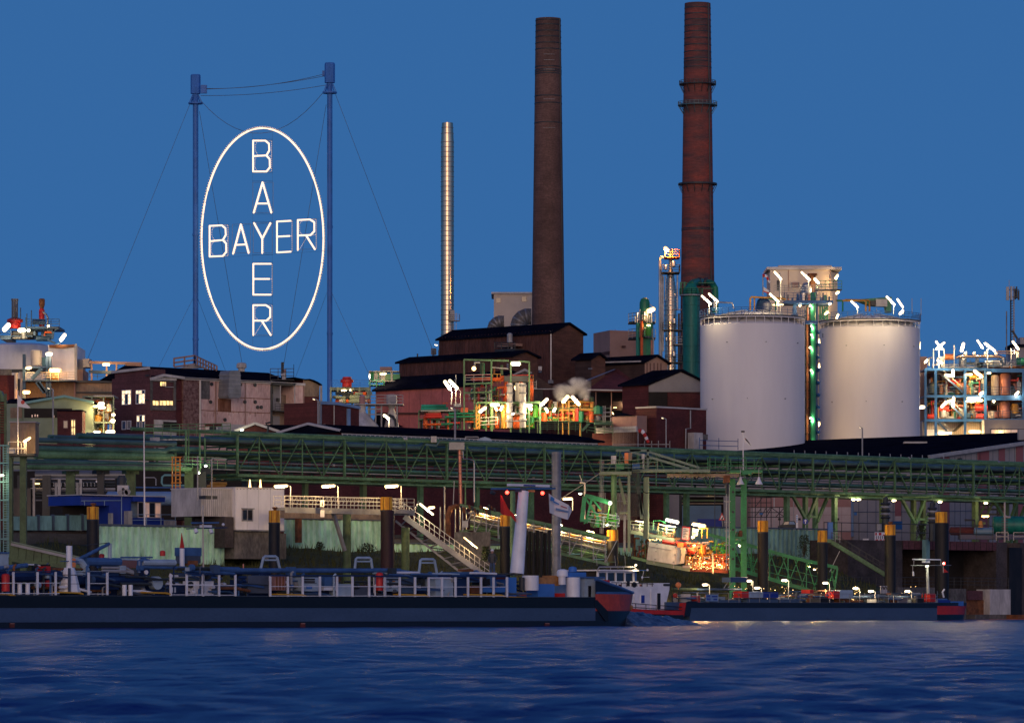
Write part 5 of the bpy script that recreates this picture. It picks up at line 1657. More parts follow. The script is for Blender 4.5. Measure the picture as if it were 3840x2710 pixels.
st.data.materials.clear();st.data.materials.append(sm)
for lb,z,a,D_,r,em in(('pair lamp over the green plant, shorter of the two',zQ,(645,500,715,605),590,.36,'lamp_white'),('pair lamp over the green plant, longer of the two',zQ,(715,488,820,595),590,.36,'lamp_white'),('flat lamp hung from the top beam of the open green frame',zQ,(1615,242,1705,242),600,.45,'lamp_white'),('slanted lamp at the yellow cable ladder of the green plant',zQ,(1145,930,1220,875),600,.36,'lamp_warm'),('flat lamp under the long beam of the green plant',zQ,(1312,832,1410,832),601,.36,'lamp_white'),('one of two facing spotlights over the dark gateway, its lamp tilted down',zQ,(1372,880,1390,905),602,.26,'lamp_warm'),('one of two facing spotlights over the dark gateway, its lamp tilted up',zQ,(1445,905,1470,855),602,.26,'lamp_warm'),('lamp glowing between the two grey columns',zQ,(1655,575,1662,600),604.5,.3,'lamp_warm'),('lamp on the pole beside the yellow risers',zQ,(1615,962,1632,958),600,.24,'lamp_white'),('flat bright lamp right of the two grey columns',zN,(110,550,190,550),602,.36,'lamp_white'),('tilted lamp below the flat bright one by the grey columns',zN,(160,580,195,615),601.6,.3,'lamp_white'),('long slanted lamp rising right of the grey columns',zN,(360,545,465,445),603,.36,'lamp_white'),('short lamp tilted down beneath the steam',zN,(445,605,470,650),602,.3,'lamp_white'),('short lamp tilted up beneath the steam',zN,(580,650,600,605),602,.3,'lamp_white'),('bright lamp rising into the steam plume',zN,(740,490,820,395),601.5,.36,'lamp_warm'),('bright lamp descending right of the steam plume',zN,(905,405,1015,530),601.5,.38,'lamp_white')):
 zlamp(lb,z,*a,D_,r,em,hood=z is zQ and a[1]<620)
m=M();m.path([zQ(735,830,590.3),zQ(745,640,590.3),zQ(720,605,590.3)],.1,6)
m.path([zQ(800,830,590.3),zQ(802,400,590.3)],.06,6);m.path([zQ(870,830,590.3),zQ(868,640,590.3),zQ(840,600,590.3)],.05,6)
pp=T('lamp_mast','slim bent masts carrying the pair of slanted lamps over the green plant','lamp mast',zQ(735,830,590));P(pp,'pole',m,'light_steel')
street_lamp('tall street lamp rising before the long shed windows',zQ,790,1380,900,725,862,508,w=.13)
D_=601
t=T('angle_lamp','unlit looking angled pipe lamp hanging in the open green frame','lamp',zQ(1060,310,D_))
m=M();m.path([zQ(1150,225,D_),zQ(1070,225,D_),zQ(1070,300,D_)],.14,6);P(t,'bracket',m,'light_steel')
m=M();c=zQ(1060,312,D_);m.ball((c.x,c.y,c.z),.32,8);P(t,'globe',m,'spark_warm')
t=T('gable_shed','small pale gable roof peeping over the orange pipes','shed',zQ(1790,600,630))
m=M();m.prism([zQ(1600,400,630),zQ(1790,305,630),zQ(2050,480,630),zQ(2050,600,630),zQ(1600,600,630)],(0,6,0));P(t,'wall',m,'dark_concrete')
m=M();m.prism([zQ(1610,400,629.8),zQ(1790,308,629.8),zQ(1900,370,629.8),zQ(1880,385,629.8),zQ(1790,345,629.8),zQ(1640,410,629.8)],(0,.1,0));P(t,'gable_trim',m,'grey_panel')
m=M();m.bar(zQ(1910,600,629.5),zQ(2220,603,629.5),.2);P(t,'gutter',m,'roof_edge')
m=M();m.prism([zQ(1880,420,629.4),zQ(1900,380,629.4),zQ(2240,600,629.4),zQ(1960,600,629.4)],(0,.3,0));P(t,'roof_slope',m,'soot_brick')
m=M();m.zb(zQ,1985,2035,280,335,632,1.5);P(t,'cowl',m,'dirty_white')
m=M();m.zb(zQ,1990,2032,345,370,632,1.5);P(t,'cowl_neck',m,'steel_blue')
# ---------------------------------------------------------------- blue steel plant on the right
D_=700
t=T('blue_plant','blue steel framed process plant glowing with many lamps','process plant',z6(700,1540,D_))
BP=t
for d in(0,8):
 for x,w in((425,.7),(520,.75),(795,.75),(985,.8),(1340,.7)):
  m=M();m.bar(Vector((z6(x,0,D_+d).x,D_+d,GZ if x in(520,795)else z6(0,1310,D_).z)),z6(x,828,D_+d),w*.55);P(t,'column',m,'plant_blue')
 for y,x0,x1,h in((835,415,985,.9),(845,985,1400,1.2),(1085,415,985,.8),(1100,985,1400,1.6),(1310,415,985,.9),(1302,985,1400,.5)):
  m=M();m.bar(z6(x0,y,D_+d-.05),z6(x1,y,D_+d-.05),.3,h*.5);P(t,'beam',m,'plant_blue')
for j in range(14):
 m=M();m.zb(z6,418+j*68,418+j*68+67,842,1300,D_+8.6,.1);P(t,'dark_backing',m,'brown_plank')  # dark sheets added behind the frame to shut out the sky
for y in(828,1078,1302):
 p,q=z6(415,y,D_),z6(1400,y,D_)
 m=M();m.box(p.x,q.x,D_+.3,D_+7.7,p.z-.2,p.z);P(t,'floor_grating',m,'grey_steel')
for y,x0,x1 in((820,640,1400),(1075,430,1400),(1298,810,1400)):
 rail(t,[z6(x0,y,D_-.1),z6(x1,y,D_-.1)],h=1.3,rows=(.45,.9,1.3),r=.035,mt='steel_blue',step=1.5)
bm=['pipe_dark','silver_dull','copper','pipe_red','pipe_ochre','rust','teal_green','light_steel','steel_blue','dirty_white']
clutter(t,z6,440,780,870,1070,D_+1,6,64,bm,41,.95)
clutter(t,z6,800,980,870,1070,D_+1,6,40,bm,42,.95)
clutter(t,z6,1000,1346,880,1080,D_+2,5,26,bm+['deep_green'],43,.95)
clutter(t,z6,440,780,1120,1295,D_+1,6,64,bm,44,.95)
clutter(t,z6,800,980,1140,1295,D_+1,6,40,bm+['pipe_red'],45,.95)
clutter(t,z6,1000,1346,1140,1290,D_+2,5,26,bm,46,.95)
clutter(t,z6,470,1346,760,820,D_+1,5,40,['silver_dull','silver_dull','grey_steel','pipe_dark','dirty_white','rust'],47,.95)
k=D_/F/z6 .k
for pts,r,mt in(([(710,725),(740,712),(1110,712),(1140,725)],16,'silver'),([(1100,665),(1290,665)],8,'silver'),([(1100,685),(1290,685)],6,'silver'),([(980,775),(1110,770),(1120,800)],24,'silver_dull'),([(1010,800),(1130,800)],14,'silver_dull')):
 m=M();m.path([z6(x,y,D_+.5)for x,y in pts],r*k,12);P(t,'pipe',m,mt)
for x in(800,880,985,1085,1285):
 m=M();c=z6(x,690,D_+.6);m.lathe(c.x,c.y,[(12*k,c.z-.6),(14*k,c.z),(14*k,c.z+.25),(9*k,c.z+.4)],12);P(t,'dome_cap',m,'cream_panel')
for x,y0,y1,r,mt in((1168,1075,865,52,'copper'),(1165,1290,1130,52,'copper'),(1075,1075,880,36,'cream_panel'),(850,1070,930,24,'eave_teal'),(1045,1290,1215,36,'cream_panel'),(565,1290,1190,20,'tan_concrete'),(880,1290,1170,18,'tan_concrete'),(1260,1250,1150,36,'pipe_ochre'),(700,1290,1200,24,'tan_concrete')):
 m=M();c=z6(x,y0,D_+2.5);m.lathe(c.x,c.y,[(r*k*.9,c.z),(r*k,c.z+.2),(r*k,z6(0,y1,D_).z-.3),(r*k*.8,z6(0,y1,D_).z)],18);P(t,'tank',m,mt)
for x,y,r,mt in((870,905,.8,'pipe_ochre'),(945,1195,1.3,'pipe_red'),(935,1275,1.0,'pipe_red'),(600,1200,1.0,'pipe_red'),(690,960,1.0,'red_paint'),(1330,760,1.2,'deep_green'),(480,1275,.9,'pipe_red'),(645,718,1.0,'bright_orange')):
 m=M();r*=.5;c=z6(x,y,D_+2);m.tube(c-Vector((r*1.6,0,0)),c+Vector((r*1.6,0,0)),r,12);P(t,'drum',m,mt)
for(xa,ya,xb,yb)in((590,890,790,1060),(600,1100,790,1295),(540,1320,730,1520)):
 for o_ in(0,1.6):
  m=M();m.bar(z6(xa,ya,D_+o_),z6(xb,yb,D_+o_),.12,.25);P(t,'stair_string',m,'steel_blue')
  m=M();m.bar(z6(xa,ya-45,D_+o_),z6(xb,yb-45,D_+o_),.1);P(t,'handrail',m,'light_steel')
 for j in range(12):
  p=z6(xa,ya,D_).lerp(z6(xb,yb,D_),(j+.5)/12);m=M();m.box(p.x-.25,p.x+.25,D_+.1,D_+1.5,p.z,p.z+.08);P(t,'step',m,'grey_steel')
for j in range(10):
 p=z6(780,1330,D_+2).lerp(z6(700,1410,D_+2),j/9);m=M();m.box(p.x-.3,p.x+.3,D_+2,D_+3.6,p.z,p.z+.08);P(t,'step',m,'dark_steel')
for q in((440,1290,640,1130),(700,1130,780,1290),(550,860,640,960)):
 m=M();m.bar(z6(q[0],q[1],D_+7),z6(q[2],q[3],D_+7),.25);P(t,'brace',m,'light_steel')
for x in(500,550,600,693,1225,1005):
 m=M();m.bar(z6(x,825,D_),z6(x,640 if x!=693 else 605,D_),.15);P(t,'lamp_post',m,'light_steel')
for x in(455,540):
 m=M();m.path([z6(x,800,D_+.5),z6(x,730,D_+.5),z6(x+30,722,D_+.5)],.2,6);P(t,'gooseneck_pipe',m,'silver_dull')
m=M();m.zb(z6,395,975,1318,1560,D_+3,6);P(t,'ground_floor_wall',m,'cream_panel')
for x0,x1 in((440,510),(545,640)):
 m=M();m.zb(z6,x0,x1,1395,1480,D_+2.9,.05);P(t,'lit_window',m,'window_amber')
m=M();m.zb(z6,870,918,1435,1540,D_+2.85,.1);f=P(t,'door',m,'light_steel')
m=M();m.zb(z6,880,908,1448,1475,D_+2.8,.05);P(f,'pane',m,'glass_dark')
rail(t,[z6(530,1530,D_+1),z6(780,1530,D_+1)],h=1.2,rows=(.4,.8,1.2),r=.03,mt='pipe_ochre',step=.6)
for x in range(985,400,-18):
 m=M();m.zb(z6,x-1,x+1,1325,1560,D_+2.93,.06);P(t,'cladding_joint',m,'tan_concrete')
t=T('switch_building','grey flat building with a long amber lit window below the blue plant','industrial building',z6(1150,1500,D_-6))
m=M();m.zb(z6,975,1500,1303,1560,D_-4,6);P(t,'wall',m,'grey_panel')
m=M();m.zb(z6,1035,1500,1390,1475,D_-4.12,.1);f=P(t,'window',m,'dark_steel')
for x in range(1040,1500,62):
 m=M();m.zb(z6,x,x+59,1397,1470,D_-4.16,.03);P(f,'pane',m,'window_amber')
lamp('amber bulb behind the long dark window',z6(1126,1412,D_-4.4),z6(1130,1412,D_-4.4),.2,'spark_warm',hood=False)
for lb,a,r,em in(('crossed lamp above the blue plant, leaning away',(525,575,560,625),.34,'lamp_white'),('crossed lamp above the blue plant, leaning across',(528,645,600,585),.34,'lamp_white'),('short lamp at the crossing above the blue plant',(575,632,580,645),.3,'lamp_white'),('steep tube lamp standing over the blue plant roof',(762,660,780,595),.5,'lamp_white'),('slim slanted lamp over the silver roof pipe',(912,565,958,632),.32,'lamp_white'),('big slanted lamp ending at the silver roof pipe',(985,592,1072,660),.4,'lamp_white'),('slanted lamp by the telecom mast',(1242,575,1295,645),.36,'lamp_white'),('small lamp over the tank rim beside the blue plant',(420,768,440,745),.32,'lamp_white'),('short slanted lamp on the blue roof deck',(540,750,580,775),.36,'lamp_white'),('upright tube lamp in the top storey of the blue plant',(682,895,682,845),.5,'lamp_white'),('flat tube lamp in the top storey by the stairs',(610,888,680,888),.3,'lamp_warm'),('flat lamp under the top beam of the middle bay',(805,882,855,880),.32,'lamp_warm'),('slanted bright lamp in the middle bay top storey',(885,850,950,900),.5,'lamp_warm'),('small lamp under the wide blue beam',(1010,868,1030,868),.3,'lamp_warm'),('lamp hung on the middle storey railing',(935,1065,958,1050),.4,'lamp_white'),('lamp on the railing before the copper column',(1268,1068,1292,1045),.38,'lamp_white'),('upright pair lamp in the lower storey, upper one',(686,1130,688,1100),.46,'lamp_white'),('upright pair lamp in the lower storey, lower one',(682,1180,682,1155),.42,'lamp_white'),('slanted lamp left in the lower storey of the blue plant',(578,1182,615,1142),.45,'lamp_white'),('flat lamp beside the stairs in the lower storey',(635,1130,670,1130),.3,'lamp_warm'),('long flat lamp under the middle beam',(820,1102,925,1102),.34,'lamp_warm'),('lower flat lamp under the middle beam',(815,1130,885,1130),.38,'lamp_warm'),('short flat lamp under the middle beam',(910,1124,955,1124),.34,'lamp_warm'),('round lamp in the lower storey before the cream tank',(1060,1132,1066,1132),.4,'lamp_white'),('flat lamp at the foot of the stairs, first of two',(550,1425,600,1425),.34,'lamp_white'),('flat lamp at the foot of the stairs, second of two',(612,1427,660,1427),.34,'lamp_white'),('bright flat lamp above the ground floor door of the blue plant',(840,1415,930,1415),.46,'lamp_warm')):
 zlamp(lb,z6,*a,D_-.6,r*.8,em,hood=False)
zlamp('white lamp glaring between the tank and the blue plant',z6,372,1185,408,1185,690,.4,'lamp_white',hood=False)
zlamp('tall thin lamp on the shell of the tank by the blue plant',z6,374,580,374,640,655,.12,'lamp_warm',hood=False)
t=T('brown_silo','dark brown building slice between the tank and the blue plant','industrial building',z6(400,1540,712))
m=M();m.zb(z6,372,440,715,1560,712,6);P(t,'wall',m,'brown_panel')
m=M();m.zb(z6,376,396,1360,1540,708,2);P(t,'shaft',m,'brown_plank')
D_=760
t=T('telecom_mast','lattice telecom mast with pale antenna panels above the blue plant','telecom mast',z6(1235,640,D_))
k=D_/F/z6 .k
for x,r,mt in((1222,7,'dark_steel'),(1252,7,'light_steel')):
 m=M();m.path([Vector((z6(x,0,D_).x,D_,GZ)),z6(x,60,D_)],r*k,8);P(t,'pole',m,mt)
for j in range(18):
 y=200+j*24;m=M();m.bar(z6(1222,y,D_),z6(1252,y-12,D_),.12);P(t,'lattice_bar',m,'dark_steel')
m=M();m.path([z6(1207,60,D_),z6(1207,0,D_)],.06,5);P(t,'aerial',m,'light_steel')
for x0,x1,y0,y1,d in((1180,1208,62,188,-1.5),(1220,1238,58,185,-2),(1288,1304,98,185,-1),(1250,1272,80,180,1),(1272,1284,60,170,-.5)):
 m=M();m.zb(z6,x0,x1,y0,y1,D_+d,.4);P(t,'antenna_panel',m,'dirty_white' if d<0 and x0<1260 else 'dark_steel')
for y in(90,160):m=M();m.bar(z6(1178,y,D_-1),z6(1300,y,D_-1),.15);P(t,'bracket',m,'dark_steel')
m=M();m.bar(z6(1235,470,D_),z6(1310,590,D_),.35);P(t,'strut',m,'dark_steel')
t=T('plant_house','dark roofed pale house at the foot of the telecom mast','industrial building',z6(1300,700,745))
m=M();m.zb(z6,1240,1420,625,830,745,8);P(t,'wall',m,'grey_panel')
m=M();m.zb(z6,1225,1420,598,625,744.5,9);P(t,'roof',m,'black_roof')
m=M();m.zb(z6,1310,1420,535,598,747,6);P(t,'upper_storey',m,'grey_panel')
m=M();m.path([z6(1183,800,744),z6(1183,290,744)],.12,6);P(t,'aerial',m,'grey_steel')
# ---------------------------------------------------------------- left background works
D_=640
k=D_/F/z1 .k
t=T('round_tank','wide white round tank with blue platform and two stacks on top','storage tank',z1(200,870,D_))
c=z1(170,0,D_+8)
m=M();m.lathe(c.x,D_+14,[(305*k,GZ),(305*k,z1(0,612,D_).z),(240*k,z1(0,590,D_).z)],48);P(t,'shell',m,'white_paint')
m=M();m.lathe(c.x,D_+14,[(312*k,z1(0,900,D_).z),(312*k,z1(0,866,D_).z)],48);P(t,'skirt',m,'dark_steel')
for x0,x1,y0,y1,mt,d in((0,330,560,572,'steel_blue',1),(260,600,470,492,'steel_blue',0),(5,100,575,600,'steel_blue',0)):
 m=M();m.zb(z1,x0,x1,y0,y1,D_-2+d,8);P(t,'platform',m,mt)
rail(t,[z1(265,470,D_-2),z1(600,470,D_-2)],h=1.1,rows=(.4,.75,1.1),r=.04,mt='steel_blue',step=1.1)
rail(t,[z1(0,600,D_-2),z1(110,600,D_-2)],h=1.4,rows=(.5,1,1.4),r=.04,mt='steel_blue',step=1.2)
m=M();m.lathe(z1(152,0,D_).x,D_,[(58*k,z1(0,490,D_).z),(58*k,z1(0,430,D_).z),(82*k,z1(0,425,D_).z),(82*k,z1(0,400,D_).z),(40*k,z1(0,382,D_).z)],20);P(t,'red_drum',m,'red_paint')
m=M();m.lathe(z1(150,0,D_).x,D_,[(33*k,z1(0,400,D_).z),(33*k,z1(0,210,D_).z),(37*k,z1(0,208,D_).z),(37*k,z1(0,190,D_).z)],16);P(t,'stack',m,'grey_steel')
for x in(122,150,178):
 m=M();m.bar(z1(x,400,D_-1.2),z1(x,190,D_-1.2),.12);P(t,'stack_rib',m,'dark_steel')
m=M();m.lathe(z1(423,0,D_).x,D_,[(28*k,z1(0,470,D_).z),(30*k,z1(0,310,D_).z),(18*k,z1(0,285,D_).z)],16);P(t,'red_stack',m,'red_paint')
m=M();m.lathe(z1(424,0,D_).x,D_,[(16*k,z1(0,295,D_).z),(30*k,z1(0,250,D_).z),(31*k,z1(0,200,D_).z),(24*k,z1(0,188,D_).z)],12);P(t,'stack_head',m,'rust')
m=M();m.path([z1(435,320,D_-1),z1(470,350,D_-1),z1(485,380,D_-1),z1(482,470,D_-1)],.15,6);P(t,'bent_pipe',m,'grey_steel')
for x,y0,y1 in((318,470,305),(272,470,340),(262,570,380),(208,400,280)):
 m=M();m.bar(z1(x,y0,D_-1),z1(x,y1,D_-1),.14);P(t,'aerial',m,'steel_blue')
for x,y,r,ln,mt in((395,425,26,130,'steel_blue'),(480,560,40,120,'steel_blue'),(250,540,28,240,'dark_steel'),(200,585,12,150,'grey_steel'),(440,590,30,140,'steel_blue')):
 m=M();m.tube(z1(x-ln/2,y,D_-.5),z1(x+ln/2,y,D_-.5),r*k,12);P(t,'pipe',m,mt)
for q in((520,520,590,480),(530,600,545,490),(345,520,350,560),(480,600,560,640)):
 m=M();m.bar(z1(q[0],q[1],D_-2),z1(q[2],q[3],D_-2),.3);P(t,'brace',m,'steel_blue')
clutter(t,z1,110,540,500,600,D_-2,5,30,['steel_blue','dark_steel','plant_blue','rust','grey_steel','pipe_orange'],51,.8)
for lb,a,r,em in(('slanted lamp at the edge of the wide round tank roof',(45,500,85,455),.55,'lamp_white'),('flat lamp below the red drum stack',(200,508,240,506),.5,'lamp_white'),('round lamp next to the red drum stack',(288,508,292,508),.38,'lamp_white'),('small lamp on the blue tank platform railing',(488,466,492,462),.26,'lamp_warm'),('lone slanted lamp floating right of the blue tank platform',(618,605,655,555),.42,'lamp_white')):
 zlamp(lb,z1,*a,D_-4,r,em,hood=False)
m=M();m.path([z1(560,655,D_-3.5),z1(600,640,D_-3.5),z1(625,600,D_-3.5)],.1,6);P(t,'lamp_arm',m,'steel_blue')
t=T('white_box_building','white cube shaped building next to the wide round tank','industrial building',z1(630,920,D_-6))
m=M();m.zb(z1,488,768,655,915,D_-4,14);P(t,'wall',m,'white_paint')
m=M();m.prism([z1(495,655,D_-4.4),z1(770,650,D_-4.4),z1(770,672,D_-4.4),z1(640,690,D_-4.4),z1(500,685,D_-4.4)],(0,.3,0));P(t,'fascia',m,'rust')
m=M();m.bar(z1(768,920,D_-4.3),z1(768,645,D_-4.3),.35);P(t,'corner_post',m,'light_steel')
m=M();m.zb(z1,770,840,905,1010,D_-2,8);P(t,'side_wall',m,'brown_panel')
m=M();m.zb(z1,840,905,795,880,D_-3,4);P(t,'fan_box',m,'grey_panel')
m=M();m.zb(z1,775,840,800,905,D_-1,4);P(t,'fan_box',m,'grey_steel')
t=T('stair_scaffold','teal steel stair frame with pale drum before the wide round tank','stair frame',z1(380,1150,D_-10))
for x in(245,480,505):
 m=M();m.bar(z1(x,1020,D_-10),z1(x,750,D_-10),.45);P(t,'column',m,'steel_blue')
for y in(878,1010):
 m=M();m.zb(z1,235,760 if y>900 else 510,y,y+12,D_-10.5,4);P(t,'platform',m,'steel_blue')
for q in((420,895,325,1000),(370,1030,450,1140),(390,1030,470,1140)):
 m=M();m.bar(z1(q[0],q[1],D_-10.6),z1(q[2],q[3],D_-10.6),.5);P(t,'stair',m,'steel_blue')
m=M();c=z1(368,865,D_-8);m.lathe(c.x,c.y,[(58*k,c.z),(58*k,z1(0,750,D_).z),(40*k,z1(0,742,D_).z)],18);P(t,'drum',m,'cream_panel')
m=M();m.zb(z1,425,480,780,870,D_-8,1);P(t,'green_panel',m,'eave_teal')
rail(t,[z1(260,1010,D_-10.5),z1(760,1010,D_-10.5)],h=1.1,rows=(.4,.75,1.1),r=.035,mt='light_steel',step=1.3)
for lb,a,r,em in(('bright lamp on the corner of the white cube building',(478,748,515,748),.42,'lamp_white'),('lamp under the teal stair landing',(270,890,310,886),.3,'lamp_warm'),('yellow lamp beneath the white cube building',(512,912,605,912),.42,'lamp_orange'),('orange flat lamp below the brown gallery',(242,1133,292,1133),.38,'lamp_orange')):
 zlamp(lb,z1,*a,D_-11,r,em,hood=False)
t=T('brown_gallery','long brown concrete gallery on piers behind the green shed','gallery',z1(600,1170,D_-4))
m=M();m.prism([z1(-40,1030,D_-6),z1(1160,1030,D_-6),z1(1160,1135,D_-6),z1(-40,1185,D_-6)],(0,8,0));P(t,'wall',m,'tan_concrete')
m=M();m.zb(z1,-40,1160,1014,1036,D_-6.5,9);P(t,'parapet',m,'dark_steel')
for x in(-20,130,745):
 m=M();m.zb(z1,x,x+20,1036,1600,D_-6.4,1);P(t,'pier',m,'brown_panel')
m=M();m.zb(z1,770,1160,1130,1145,D_-6.3,2);P(t,'beam',m,'dark_steel')
m=M();m.zb(z1,500,600,940,1010,D_-5.9,.2);P(t,'lit_doorway',m,'pipe_ochre')
for j in range(12):
 m=M();m.zb(z1,10+j*95,12+j*95,1036,1140,D_-6.05,.06);P(t,'panel_joint',m,'brown_panel')
t=T('maroon_annex','dark maroon annex at the edge below the brown gallery','industrial building',z1(60,1200,D_-9))
m=M();m.zb(z1,-60,145,960,1230,D_-8,3);P(t,'wall',m,'maroon_brick')
m=M();m.zb(z1,-60,95,900,962,D_-8.2,3);P(t,'band',m,'grey_concrete')
for x,y0,y1 in((165,1210,940),(195,1210,1000),(215,1210,930)):
 m=M();m.path([z1(x,y0,D_-9),z1(x,y1,D_-9)],.3,8);P(t,'pipe',m,'cream_panel' if x!=195 else 'dark_steel')
t=T('pipe_trestle','rusty pipe trestle with a lamp between gallery and works building','trestle',z1(1150,960,D_-2))
for y,x0,x1 in((832,910,1430),(860,1270,1430),(925,900,1160)):
 m=M();m.bar(z1(x0,y,D_-3),z1(x1,y+14,D_-3),.4);P(t,'beam',m,'brown_panel' if y<900 else 'steel_blue')
for x in(928,1080,1180,1278,1305,1430):
 m=M();m.bar(z1(x,1010,D_-3),z1(x,832,D_-3),.25);P(t,'post',m,'brown_panel')
rail(t,[z1(900,1000,D_-3),z1(1160,1000,D_-3)],h=1.2,rows=(.4,.8,1.2),r=.04,mt='steel_blue')
m=M();m.lathe(z1(1115,0,D_).x,D_-2,[(36*k,z1(0,965,D_).z),(30*k,z1(0,940,D_).z),(5*k,z1(0,930,D_).z)],14);P(t,'dome',m,'dirty_white')
zlamp('flat warm lamp on the rusty pipe trestle',z1,1050,853,1100,853,D_-5,.34,'lamp_warm')
D_=560
t=T('green_shed','pale green gabled shed with a dark open loft','shed',z1(590,1600,D_))
m=M();m.prism([z1(235,1640,D_),z1(940,1640,D_),z1(940,1240,D_),z1(648,1180,D_),z1(235,1248,D_)],(0,14,0));P(t,'wall',m,'shed_green')
m=M();m.zb(z1,245,730,1298,1392,D_-.12,.1);P(t,'loft_opening',m,'interior')
for q in((228,1250,650,1178),(650,1178,948,1240)):
 m=M();m.prism([z1(q[0],q[1],D_-.5),z1(q[0],q[1]-10,D_-.5),z1(q[2],q[3]-10,D_-.5),z1(q[2],q[3],D_-.5)],(0,15,0));P(t,'roof_slope',m,'black_roof')
 m=M();m.bar(z1(q[0],q[1]-4,D_-.6),z1(q[2],q[3]-4,D_-.6),.3);P(t,'roof_edge',m,'eave_teal')
for x,y in((320,1375),(350,1370),(375,1372),(540,1380)):
 m=M();m.zb(z1,x,x+10,y-12,y+12,D_-.2,.05);P(t,'warm_glow_window',m,'window_amber')
m=M();m.prism([z1(60,1245,D_+2),z1(90,1205,D_+2),z1(600,1175,D_+8),z1(235,1248,D_+2)],(0,1,0));P(t,'side_roof',m,'black_roof')
m=M();m.zb(z1,60,232,1250,1640,D_+1,6);P(t,'side_wall',m,'shed_green')
m=M();m.zb(z1,105,222,1290,1395,D_+.9,.1);P(t,'shutter',m,'tan_concrete')
t=T('red_hut','dark red hut with a tall lit window before the green shed','hut',z1(700,1590,D_-6))
w=Wall(z1(580,1640,D_-5)*1.0,Vector((1,0,0)))
m=M();m.zb(z1,580,832,1322,1640,D_-5,4);P(t,'wall',m,'maroon_brick')
m=M();m.zb(z1,575,838,1312,1324,D_-5.3,4.6);P(t,'roof',m,'black_roof')
win(t,w,z1,716,768,1408,1572,2,(.5,),'window_lit','tan_concrete',.12)
win(t,w,z1,640,688,1420,1500,1,(),'glass_dark','brown_panel',.08)
t=T('lit_pipe_rack','glowing pipe rack squeezed between red hut and works building','process plant',z1(1040,1590,D_+2))
frame(t,z1,[840,930,1050,1150],[1180,1290,1440,1640],D_+2,5,'shed_green',.18)
clutter(t,z1,935,1150,1190,1430,D_+2.5,4,46,['pipe_orange','rust','pipe_ochre','dirty_white','olive_green','copper'],61,.8)
clutter(t,z1,820,1150,1340,1600,D_+2.5,4,34,['olive_green','pipe_ochre','shed_green','dirty_white','rust'],62,.8)
m=M();c=z1(995,1400,D_+3);kk=D_/F/z1 .k;m.lathe(c.x,c.y,[(45*kk,z1(0,1440,D_).z),(45*kk,z1(0,1360,D_).z),(30*kk,z1(0,1350,D_).z)],16);P(t,'vessel',m,'pipe_ochre')
m=M();m.zb(z1,945,1155,1165,1180,D_+1.5,6);P(t,'roof_plate',m,'grey_panel')
m=M();m.path([z1(1105,1330,D_+1.5),z1(1105,1255,D_+1.5)],.35,8);P(t,'lit_riser',m,'cream_panel')
for lb,a,r,em in(('upper bright lamp in the glowing pipe rack',(1010,1250,1042,1250),.5,'lamp_white'),('long flat lamp in the glowing pipe rack',(945,1277,1010,1277),.24,'lamp_warm'),('twin lamp below the flat lamp in the pipe rack',(1012,1290,1038,1288),.44,'lamp_warm'),('tiny bulb next to the twin lamp in the pipe rack',(1058,1288,1060,1288),.26,'lamp_white'),('small lamp against the plum brick wall, upper one',(1142,1362,1156,1362),.36,'lamp_white'),('small lamp against the plum brick wall, lower one',(1130,1426,1152,1424),.44,'lamp_white'),('flat lamp at the base of the glowing rack',(958,1538,1005,1540),.4,'lamp_white'),('wide flat lamp at the foot of the plum brick wall',(1085,1537,1150,1535),.46,'lamp_white')):
 zlamp(lb,z1,*a,D_-.5,r*.75,em,hood=False)
m=M();m.zb(z1,945,990,1568,1605,D_+1,.1);P(t,'lit_box',m,'window_lit')
t=T('low_brick_wall','low plum brick base wall under the works building','wall',z1(1200,1640,556))
m=M();m.zb(z1,990,1480,1552,1660,556,3);P(t,'wall',m,'plum_brick')
street_lamp('tall slim street lamp before the pale green shed',z1,537,1640,1110,478,1085,540,w=.11)
# ---------------------------------------------------------------- striped hall and pink warehouse behind the bridge, right
D_=566
c0=at(z6,440,D_)
c0=at(l6,820,D_)
Lw,Rw=Wall(c0,VV),Wall(c0,U)
t=T('striped_hall','big grey hall with dark sloping roof and maroon striped gable wall','industrial building',c0)
sl=62.0
sr=40.0
ze=Lw.pt(l6,820,345).z
zp=Rw.pt(l6,1885,190).z
s2=Rw.s_(l6,1885)
slope=(zp-ze)/s2
up=lambda p,z_:Vector((p.x,p.y,z_))
pk=c0+U*sr
m=M();m.prism([c0,pk,up(pk,ze+slope*sr),up(c0,ze)],VV*sl);P(t,'wall',m,'grey_panel')
a,b=up(c0,ze)-U*.6+UP*-slope*.6,up(pk,ze+slope*sr)
m=M();m.prism([a-VV*.6,a-VV*.6+UP*.35,b-VV*.6+UP*.35,b-VV*.6],VV*(sl+1.2));P(t,'roof_slope',m,'black_roof')
m=M();m.bar(a-VV*.75+UP*.2,b-VV*.75+UP*.2,.45);P(t,'roof_edge',m,'light_steel')
for x0,x1 in((960,1055),(1370,1495),(1600,1670),(1795,1870),(1385,1400)):
 a_,b_=Rw.s_(l6,x0),Rw.s_(l6,x1)
 m=M();m.prism([Rw.c+U*a_+Rw.n*.03,Rw.c+U*b_+Rw.n*.03,up(Rw.c+U*b_,ze+slope*b_-.2)+Rw.n*.03,up(Rw.c+U*a_,ze+slope*a_-.2)+Rw.n*.03],Rw.n*.06);P(t,'maroon_stripe',m,'maroon_stripe')
for x in range(880,1885,60):
 a_=Rw.s_(l6,x);m=M();m.bar(up(c0+U*a_+Rw.n*.02,GZ),up(c0+U*a_+Rw.n*.02,ze+slope*a_-.3),.07);P(t,'panel_joint',m,'hull_grey')
m=M();Lw.box(m,l6,465,530,790,985,.02,.1);P(t,'maroon_stripe',m,'maroon_stripe')
